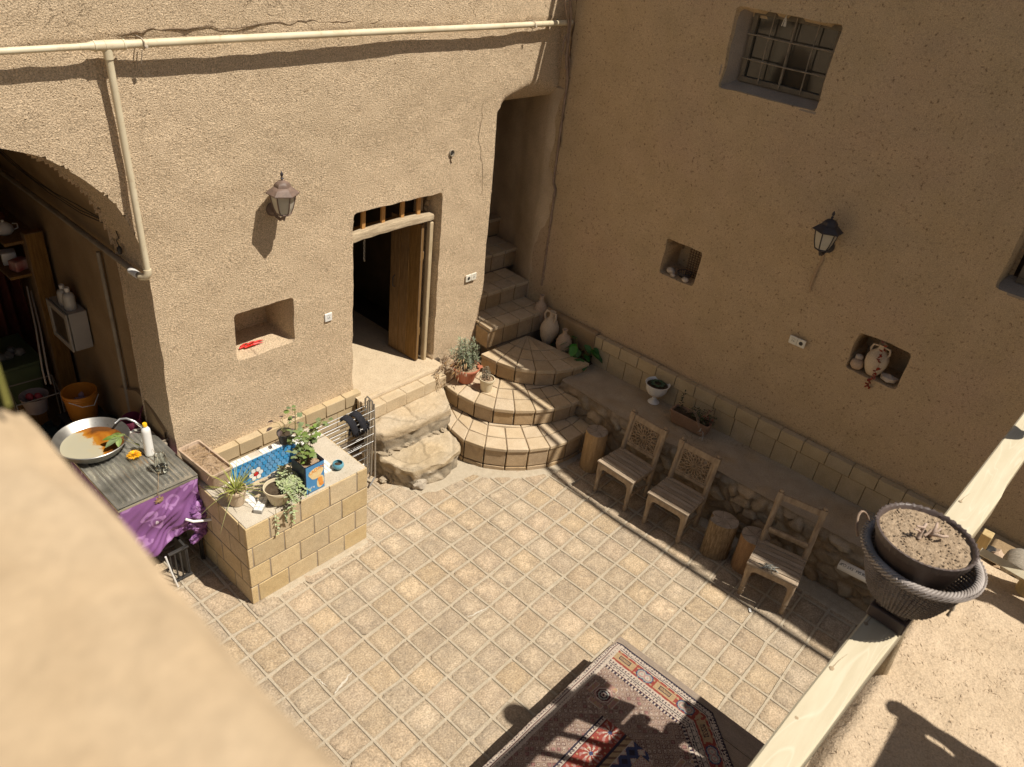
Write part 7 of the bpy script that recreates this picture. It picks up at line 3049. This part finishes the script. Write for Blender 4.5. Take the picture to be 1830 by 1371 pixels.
# paper scraps near the chairs
for k, (x, y, lab) in enumerate(((1196, 905, 'white paper scrap on the floor in front of the first chair'), (1340, 1091, 'pale scrap on the floor by the last chair leg'))):
    p = onz(x, y, .008)
    m = MB()
    m.box((p.x, p.y, .013), (.045, .02, .002), Matrix.Rotation(R(40 * k), 3, 'Z') @ Matrix.Rotation(R(4), 3, 'X'))
    tag(m.build('paper_scrap', WHITE), lab, 'paper scrap')

# ================================================================== WHITE DRAIN PIPE IN THE BENCH WALL
t = thing('drain_pipe', 'white printed plastic pipe lying against the bench stones', 'pipe', (6.12, .7, .38))
a_, b_ = on(1500, 1008, 0, 6.07), on(1600, 1058, 0, 6.07)
m = MB()
m.tube([a_, b_], .045, 28, cap=False)
m.build('pipe_body', WHITE, t, smooth=60, solid=.004)
d = (b_ - a_).normalized()
# lettering wrapped on the side facing the yard, upside down as it lies
vn = (CAM - (a_ + b_) / 2)
vn = (vn - d * vn.dot(d)).normalized()
rm = Matrix((-d, (d.cross(vn)), vn)).transposed()
upv = d.cross(vn)
rm = Matrix((-d, vn.cross(-d), vn)).transposed()
ln = (b_ - a_).length
text('1 11.08.SR4 , EXT CUP', 'print', DARK, t, (a_ + b_) / 2 - d * ln * .19 + vn * .0468 - (vn.cross(d)) * -.010, .037, rm, .82, .0006)

# ================================================================== BASKET PLANTER ON THE RAIL
t = thing('wicker_planter', 'oval brown wicker basket with a dry potted plant sitting on the handrail', 'planter', (2.30, .105, 3.45))
BCX, BCY, BZ0, BZ1, BR0, BR1 = 2.262, .103, 3.485, 3.655, .098, .163
m = MB()
NSX = 36
def wall_r(s):
    return BR0 + (BR1 - BR0) * (s ** .8)
rows_ = 30
for j in range(rows_):
    s = (j + .5) / rows_
    z = BZ0 + (BZ1 - BZ0) * s
    pts = []
    for k in range(NSX * 2):
        a = PI * k / NSX
        rr_ = wall_r(s) + .0045 * (1 if (k // 1 + j) % 2 else -1)
        pts.append(V(BCX + rr_ * math.cos(a), BCY + rr_ * math.sin(a), z + .0012 * N3((k, j, 0), .7)))
    m.tube(pts, .0042, 5, closed=True)
m.build('woven_wall', WICK, t, smooth=60)
m = MB()
for k in range(NSX):
    a = 2 * PI * k / NSX + .05
    m.tube([V(BCX + wall_r(s) * math.cos(a), BCY + wall_r(s) * math.sin(a), BZ0 + (BZ1 - BZ0) * s) for s in (0, .33, .66, 1)], .0032, 5)
m.lathe([(0, 0), (BR0, 0), (BR0, .008), (0, .01)], (BCX, BCY, BZ0 - .004), 32)
m.build('stakes', WICK, t, smooth=60)
# plaited rim: three strands twisted round one another
for q in range(5):
    m = MB()
    pts = []
    n = 240
    for k in range(n):
        a = 2 * PI * k / n
        ph = 17 * a + q * 2 * PI / 5
        rr_ = BR1 + .002 + .0095 * math.cos(ph)
        pts.append(V(BCX + rr_ * math.cos(a), BCY + rr_ * math.sin(a), BZ1 + .004 + .008 * math.sin(ph)))
    m.tube(pts, .0048, 7, closed=True, sq=.85)
    m.build('rim_strand', WICKR, t, smooth=60)
m = MB()
for k in range(70):
    a = 2 * PI * k / 70
    p0 = V(BCX + (BR1 + .012) * math.cos(a), BCY + (BR1 + .012) * math.sin(a), BZ1 - .012)
    a2 = a + .16
    p1 = V(BCX + (BR1 + .018) * math.cos(a2), BCY + (BR1 + .018) * math.sin(a2), BZ1 + .012)
    m.tube([p0, (p0 + p1) / 2 + V(math.cos(a), math.sin(a), 0) * .004, p1], .0030, 5)
m.build('rim_border', WICKR, t, smooth=60)
# wire hoop handle
m = MB()
hp = [V(BCX - .02 + .0 * k, BCY + BR1 + .01, BZ1) for k in range(1)]
for k in range(13):
    a = PI * k / 12
    hp.append(V(BCX + .02 + .05 * math.cos(a), BCY + BR1 + .02 + .03 * math.sin(a), BZ1 - .03 + .05 * math.sin(a)))
m.tube(hp[1:], .004, 6)
m.build('hoop', TWIG, t, smooth=60)
# inner pot with scalloped rim
PCX, PCY, PZ1, PR = 2.245, .117, 3.745, .146
m = MB()
seg = 120
prof = [(.075, -.24), (.085, -.235), (.138, -.03), (.140, -.028), (.142, -.026), (.145, -.004), (.147, 0), (.142, .001), (.136, -.004), (.131, -.03), (.09, -.06)]
vs = []
for i, (r_, z) in enumerate(prof):
    for k in range(seg):
        a = 2 * PI * k / seg
        rr_ = r_ + (.0020 * math.cos(a * 44) if 4 <= i <= 7 else 0)
        zz = z + (.0022 * math.cos(a * 44) if i in (5, 6) else 0)
        vs.append(V(PCX + rr_ * math.cos(a), PCY + rr_ * math.sin(a), PZ1 + zz))
fs = [(i * seg + k, i * seg + (k + 1) % seg, (i + 1) * seg + (k + 1) % seg, (i + 1) * seg + k) for i in range(len(prof) - 1) for k in range(seg)]
fs.append(tuple(range(seg - 1, -1, -1)))
m.add(vs, fs)
m.build('pot', POTB, t, smooth=40)
m = MB()
n = 56
vs = [V(PCX, PCY, PZ1 - .012)]
rings = 22
for r_ in range(1, rings + 1):
    for k in range(n):
        a = 2 * PI * k / n
        q = V(PCX + .135 * r_ / rings * math.cos(a), PCY + .135 * r_ / rings * math.sin(a), 0)
        vs.append(V(q.x, q.y, PZ1 - .010 + .006 * N3(q, 30) + .005 * N3(q, 80) - .006 * (r_ / rings) ** 4))
fs = [(0, 1 + k, 1 + (k + 1) % n) for k in range(n)]
for r_ in range(rings - 1):
    o = 1 + r_ * n
    fs += [(o + k, o + n + k, o + n + (k + 1) % n, o + (k + 1) % n) for k in range(n)]
m.add(vs, fs)
for k in range(160):
    a = rg.random() * 2 * PI
    r_ = .128 * math.sqrt(rg.random())
    m.blob((PCX + r_ * math.cos(a), PCY + r_ * math.sin(a), PZ1 - .008), (.0035, .0035, .002), 1, .3, 2, k)
m.build('soil', mk('basket_soil', (.46, .35, .24), (.30, .22, .145), 60, .95, 1.0, 110, .010, spec=.05, speck=.45, speckc=(.22, .16, .11), speckscale=120, island=.0), t, smooth=50)
m = MB()
def twig(pts, r0):
    m.tube([onz(u, v, PZ1 + z) for (u, v, z) in pts], [r0 * 1.6 * (1 - .5 * k / len(pts)) for k in range(len(pts))], 7)
twig([(1641, 962, -.01), (1646, 951, .01), (1651, 943, .03), (1655, 936, .035)], .0045)
twig([(1651, 943, .03), (1645, 942, .03), (1638, 940, .032)], .003)
twig([(1646, 951, .01), (1640, 947, .025), (1634, 946, .03)], .0025)
twig([(1662, 958, -.01), (1668, 952, .012), (1673, 943, .026), (1675, 935, .03)], .004)
twig([(1665, 955, .004), (1676, 957, .012), (1684, 959, .014), (1694, 959, .012)], .004)
twig([(1652, 957, .0), (1660, 952, .01), (1664, 946, .02)], .003)
twig([(1668, 952, .012), (1677, 949, .022), (1682, 945, .026)], .0028)
m.build('dead_stems', mk('dead_stem', (.40, .29, .23), (.48, .37, .29), 30, .9, .3), t, smooth=60)
# base block and ties on the rail
m = MB()
blk = onz(1594, 1090, 3.41)
m.box((2.255, .098, 3.425), (.15, .12, .046), Matrix.Rotation(R(-4), 3, 'Z'))
m.box((2.255, .098, 3.466), (.12, .10, .036), Matrix.Rotation(R(-4), 3, 'Z'))
m.build('base_block', POTB, t, bevel=.004)
m = MB()
a_ = onz(1712, 1062, 3.56)
m.tube([a_, a_ + V(.004, -.004, -.04), a_ + V(.008, -.006, -.07)], [.007, .006, .009], 8)
for k in range(8):
    m.tube([a_ + V(.008, -.006, -.07), a_ + V(.008 + .004 * math.sin(k), -.006 + .004 * math.cos(k), -.10)], .002, 4)
m.build('rope_end', WOOL, t, smooth=60)
# added unseen pot outside the frame, placed to throw the round floor shadow
t = thing('shadow_pot', 'added unseen round pot beyond the right edge that throws the floor shadow', 'planter', (3.91, -.055, 3.4))
m = MB()
m.lathe([(0, .28), (.05, .28), (.085, .33), (.10, .41), (.095, .48), (.085, .49), (.075, .48), (.05, .45), (0, .44)], (3.91, -.055, 3.42), 24)
m.build('pot', CLAY, t, smooth=60)
m = MB()
m.lathe([(.02, -.05), (.02, .29)], (3.91, -.03, 3.42), 12)
m.build('stand', CLAY, t, smooth=60)

# debris below the rail gap: broken pots lying on the bench
t = thing('broken_pot', 'broken ribbed clay pot lying beside the low rail', 'pot', (4.05, -.1, 2.6))
m = MB()
pr_ = [(.02, 0), (.05, .01), (.065, .05), (.07, .10), (.064, .14), (.05, .16)]
q = on(1808, 1032, 2, 2.62)
m.lathe(pr_, q, 24, rot=Matrix.Rotation(R(75), 3, 'Y'), caps=False)
m.build('shell', mk('ribbed_grey_clay', (.36, .32, .26), (.22, .19, .15), 30, .9, .5, 60, .003, stretch=(9, 1, 1)), t, smooth=60, solid=.008)
for k, (u, v) in enumerate(((1772, 985), (1782, 993), (1812, 1000), (1798, 1018), (1786, 1022))):
    q = on(u, v, 2, 2.5)
    m = MB()
    m.blob(q, (.035 + .008 * (k % 3), .04, .03), 2, .6, 5, k)
    tag(m.build('rubble_lump', (BLACK, CLAY, BLACK, CLAYP, DRYL)[k]),
        ('black charred lump left of the low rail', 'brown clod beside the low rail', 'black crumpled lump against the log post', 'pale clod between low rail and log post', 'dry fibrous clod under the low rail')[k], 'rubble', 'rubble beyond the terrace edge')
# shelf of ground the debris rests on
t = thing('lean_to_roof', 'dusty lower roof ledge beyond the end of the terrace', 'roof', (4.3, -.4, 2.4))
m = MB()
m.box((4.22, -.62, 2.42), (.52, 1.1, .06))
m.build('ledge', MUDI, t, bevel=.02)
# small yellow stalk at the far left edge
t = thing('dry_stalk', 'blurred yellow green stalk leaning over the parapet at the left edge', 'stalk', (.09, .44, 4.96))
m = MB()
a_, b_ = on(-6, 655, 1, .47), on(16, 728, 1, .45)
m.tube([a_ + (a_ - b_) * .2, a_, b_], [.0005, .0011, .0014], 8)
m.build('stalk', mk('yellow_stalk', (.17, .155, .03), (.2, .18, .04), 9, .7, 0), t, smooth=60)

# ================================================================== DAY BED WITH CARPET
t = thing('wooden_daybed', 'low wooden platform bed under the patterned carpet', 'daybed', (2.6, .6, 0))
m = MB()
for k in range(16):
    x0 = 1.0 + .1835 * k
    m.box((x0 + .09, .52, .395), (.178, 2.42, .022))
m.build('planks', mk('bed_plank', (.34, .27, .21), (.25, .2, .155), 6, .85, .5, 40, .003, island=.15, stretch=(6, 1, 6)), t, bevel=.003)
m = MB()
m.box((2.47, 1.705, .35), (2.92, .04, .09))
m.box((2.47, -.66, .35), (2.92, .04, .09))
m.box((3.915, .52, .35), (.035, 2.38, .09))
m.box((1.02, .52, .35), (.035, 2.38, .09))
m.build('frame', WOODD, t, bevel=.004)
for (x, y) in ((1.06, -.6), (3.87, -.6), (1.06, 1.66), (3.87, 1.66), (2.45, 1.66)):
    m = MB()
    m.box((x, y, .15), (.07, .07, .31))
    m.build('leg', WOODD, t, bevel=.004)

# carpet: woven pattern carried by the knots themselves (one small face per knot)
NAV, CRE, REDC, GLD, PNK, MRN, BLU, GRY, BRN = ((.04, .034, .05), (.47, .395, .325), (.28, .065, .05), (.38, .27, .155), (.36, .20, .18),
                                                (.10, .035, .04), (.055, .065, .13), (.30, .31, .27), (.17, .10, .07))
def guard(s, w_, per, off=0):
    """small repeat: circles / diamonds on a cream strip of width per"""
    u = (s + off) % per - per / 2
    v = w_
    r_ = abs(u) + abs(v)
    if r_ < per * .12:
        return MRN
    if r_ < per * .26:
        return CRE
    if r_ < per * .40:
        return NAV
    return CRE
def carpet(px__, py__):
    a = 3.872 - px__                     # from the right edge
    cdd = ((px__ - 3.872) * -.77 + (py__ - .86) * .64)    # from the cut edge
    s = py__
    e = a
    if cdd < a:
        e = cdd
        s = (px__ * .64 + py__ * .77)
    b = 1.745 - py__
    if e < .010 or b < .006:
        return NAV
    hsh = noise.cell(Vector((px__ * 140, py__ * 140, 3)))
    # ---- left-hand guard stripes
    if b < .115:
        if b < .02:
            return CRE if int(px__ * 60) % 3 else BRN
        if b < .05:
            return guard(px__, b - .035, .026)
        if b < .058:
            return MRN
        if b < .088:
            return guard(px__, b - .073, .025, .01)
        if b < .096:
            return CRE
        if b < .10:
            return NAV
    # ---- main border on the right and the cut edge
    if e < .27:
        if e < .022:
            return CRE if int(s * 90) % 2 else NAV
        if e < .05:
            return guard(s, e - .036, .026)
        if e < .056:
            return NAV
        if e < .062:
            return CRE
        if e < .165:
            w_ = e - .1135
            u = (s + .06) % .36 - .18
            # rectangular cartouche
            if abs(u) < .085 and abs(w_) < .034:
                if abs(u) < .048 and abs(w_) < .018:
                    if abs(u) > .042 or abs(w_) > .013:
                        return NAV
                    return BRN if int((u + w_) * 160) % 2 else GLD
                return GLD
            uu = abs(u) - .155
            rr_ = math.hypot(uu, w_)
            if rr_ < .046:
                return [GRY, CRE, PNK, GRY, BLU][int(rr_ * 110) % 5]
            k_ = math.sin(s * 90) * math.sin(e * 120)
            return GLD if k_ > .55 else REDC
        if e < .171:
            return CRE
        if e < .176:
            return NAV
        if e < .205:
            return guard(s, e - .19, .024)
        if e < .212:
            return NAV
        if e < .24:
            return guard(s, e - .226, .023, .01)
        if e < .246:
            return MRN
        if e < .27:
            return CRE if int(s * 70) % 2 else NAV
    # ---- stars / medallions in the spandrel
    for (cx_, cy_) in ((3.40, 1.50), (3.34, .72), (2.62, .62)):
        dx, dy = px__ - cx_, py__ - cy_
        rr_ = math.hypot(dx, dy)
        oct_ = max(abs(dx), abs(dy), (abs(dx) + abs(dy)) * .72)
        if oct_ < .052:
            return [MRN, CRE, NAV, GRY, MRN][int(rr_ * 95) % 5]
        if oct_ < .060:
            return CRE
        m_, M_ = min(abs(dx), abs(dy)), max(abs(dx), abs(dy))
        if .072 < M_ < .115 and m_ < .058:
            if M_ < .077 or M_ > .110 or m_ > .053:
                return CRE
            return PNK if hsh > -.2 else GLD
        if oct_ < .066:
            return PNK
    # ---- inner field
    g = b - .42 - .22 * abs(px__ - 2.62) * .9
    if b > .34 and px__ < 3.26 - .55 * max(0, b - .72) and e > .5:
        f_ = b - .34
        if f_ < .012:
            return NAV
        if f_ < .036:
            return guard(px__, f_ - .022, .026)
        if f_ < .045:
            return MRN
        if f_ < .20:
            # red ground with palmettes
            u = px__ % .22 - .11
            v = f_ - .12
            rr_ = math.hypot(u, v * 1.1)
            if rr_ < .016:
                return BLU
            an = math.atan2(v, u)
            if rr_ < .085 and math.cos(an * 9 + rr_ * 40) > .35:
                return CRE if rr_ < .055 else PNK
            return GLD if math.sin(px__ * 110) * math.sin(py__ * 120) > .75 else REDC
        if f_ < .215:
            return NAV
        if f_ < .26:
            return GLD if int((px__ + py__) * 45) % 3 else BRN
        if f_ < .268:
            return CRE
        u = px__ % .30 - .15
        v = f_ - .42
        if abs(u) < .06 and abs(v) < .055:
            if abs(u) > .050 or abs(v) > .045:
                return GLD
            return PNK if (int(px__ * 90) + int(py__ * 90)) % 2 else CRE
        k_ = (abs((px__ * 22) % 2 - 1) + abs((py__ * 22) % 2 - 1))
        if k_ < .45:
            return CRE
        if k_ < .7:
            return PNK if hsh > 0 else CRE
        return BLU if k_ < 1.4 else NAV
    # ---- lattice of small diamonds
    per = .052
    u = ((px__ + py__) / per) % 1 - .5
    v = ((px__ - py__) / per) % 1 - .5
    q = max(abs(u), abs(v))
    cl = noise.cell(Vector((math.floor((px__ + py__) / per) * 1.3, math.floor((px__ - py__) / per) * 1.7, 2)))
    if q < .12:
        return MRN if cl > .0 else BRN
    if q < .25:
        return CRE if cl > -.7 else PNK
    if q < .36:
        return BRN if cl > 0 else MRN
    return (.27, .20, .155) if cl < .3 else (.34, .25, .2)
m = MB()
ST = .0062
xa, xb, ya, yb = 1.9, 3.872, -.35, 1.79
nx = int((xb - xa) / ST)
ny = int((yb - ya) / ST)
def rugz(x, y):
    z = .414 + .004 * N3((x, y, 0), 3.0) + .0015 * N3((x, y, 0), 11)
    if y > 1.715:
        z -= ((y - 1.715) / .075) ** 2 * .085
    return z
rug_me = bpy.data.meshes.new('patterned_carpet')
vs = []
for j in range(ny + 1):
    for i in range(nx + 1):
        x, y = xa + ST * i, ya + ST * j
        yy = y + .010 * N3((x, 0, 0), 3) * (1 if y > 1.5 else 0)
        if y > 1.72:
            yy = 1.72 + (y - 1.72) * .55 + .006 * N3((x, 0, 0), 4)
        xx = x
        if y > 1.66 and x > 3.80:     # rounded corner
            xx -= (x - 3.80) * (y - 1.66) * 3.0
            yy -= (x - 3.80) * (y - 1.66) * 3.0
        vs.append((xx - 2.8, yy - .7, rugz(x, y) - .41))
fs, cols = [], []
for j in range(ny):
    for i in range(nx):
        x, y = xa + ST * (i + .5), ya + ST * (j + .5)
        if (x - 3.872) * -.77 + (y - .86) * .64 < 0:
            continue
        fs.append((j * (nx + 1) + i, j * (nx + 1) + i + 1, (j + 1) * (nx + 1) + i + 1, (j + 1) * (nx + 1) + i))
        cols.append(carpet(x, y))
rug_me.from_pydata(vs, [], fs)
ca = rug_me.color_attributes.new("tint", 'FLOAT_COLOR', 'CORNER')
flat = []
for c in cols:
    flat += [c[0], c[1], c[2], 1.0] * 4
ca.data.foreach_set("color", flat)
rug_me.polygons.foreach_set("use_smooth", [True] * len(rug_me.polygons))
RUGM = mk('carpet_wool', (1, 1, 1), (.82, .82, .82), 60, .95, .8, 260, .003, attr=True, spec=.05)
rug_me.materials.append(RUGM)
rug = bpy.data.objects.new('patterned_carpet', rug_me)
COL.objects.link(rug)
rug.location = (2.8, .7, .41)
sm = rug.modifiers.new('thick', 'SOLIDIFY')
sm.thickness = .008
sm.offset = -1
tag(rug, 'red and navy patterned wool carpet with cut corner spread over the low bed', 'carpet')

# red crate inside the doorway
t = thing('red_crate', 'small red plastic crate inside the dark doorway', 'crate', (4.95, 6.9, .68))
m = MB()
for k in range(3):
    m.box((4.85, 6.75, .74 + .08 * k), (.22 - .05 * k, .16, .05))
    m.box((4.80 + .06 * k, 6.68, .70 + .08 * k), (.03, .03, .10))
m.build('crate', REDP, t, bevel=.004)
# chain of old hinges and a rag hanging in the dark doorway
t = thing('door_chain', 'iron chain and scrap hanging inside the top of the doorway', 'chain', (4.6, 5.9, 2.0))
m = MB()
for k in range(16):
    c = V(4.66, 5.85, 2.3 - .028 * k)
    ax_ = k % 2
    m.tube([c + V(.009 * math.cos(q) * (1 - ax_), .009 * math.cos(q) * ax_, .016 * math.sin(q)) for q in [2 * PI * s / 8 for s in range(8)]], .003, 4, closed=True)
m.build('chain', STEEL, t)

bpy.context.view_layer.update()
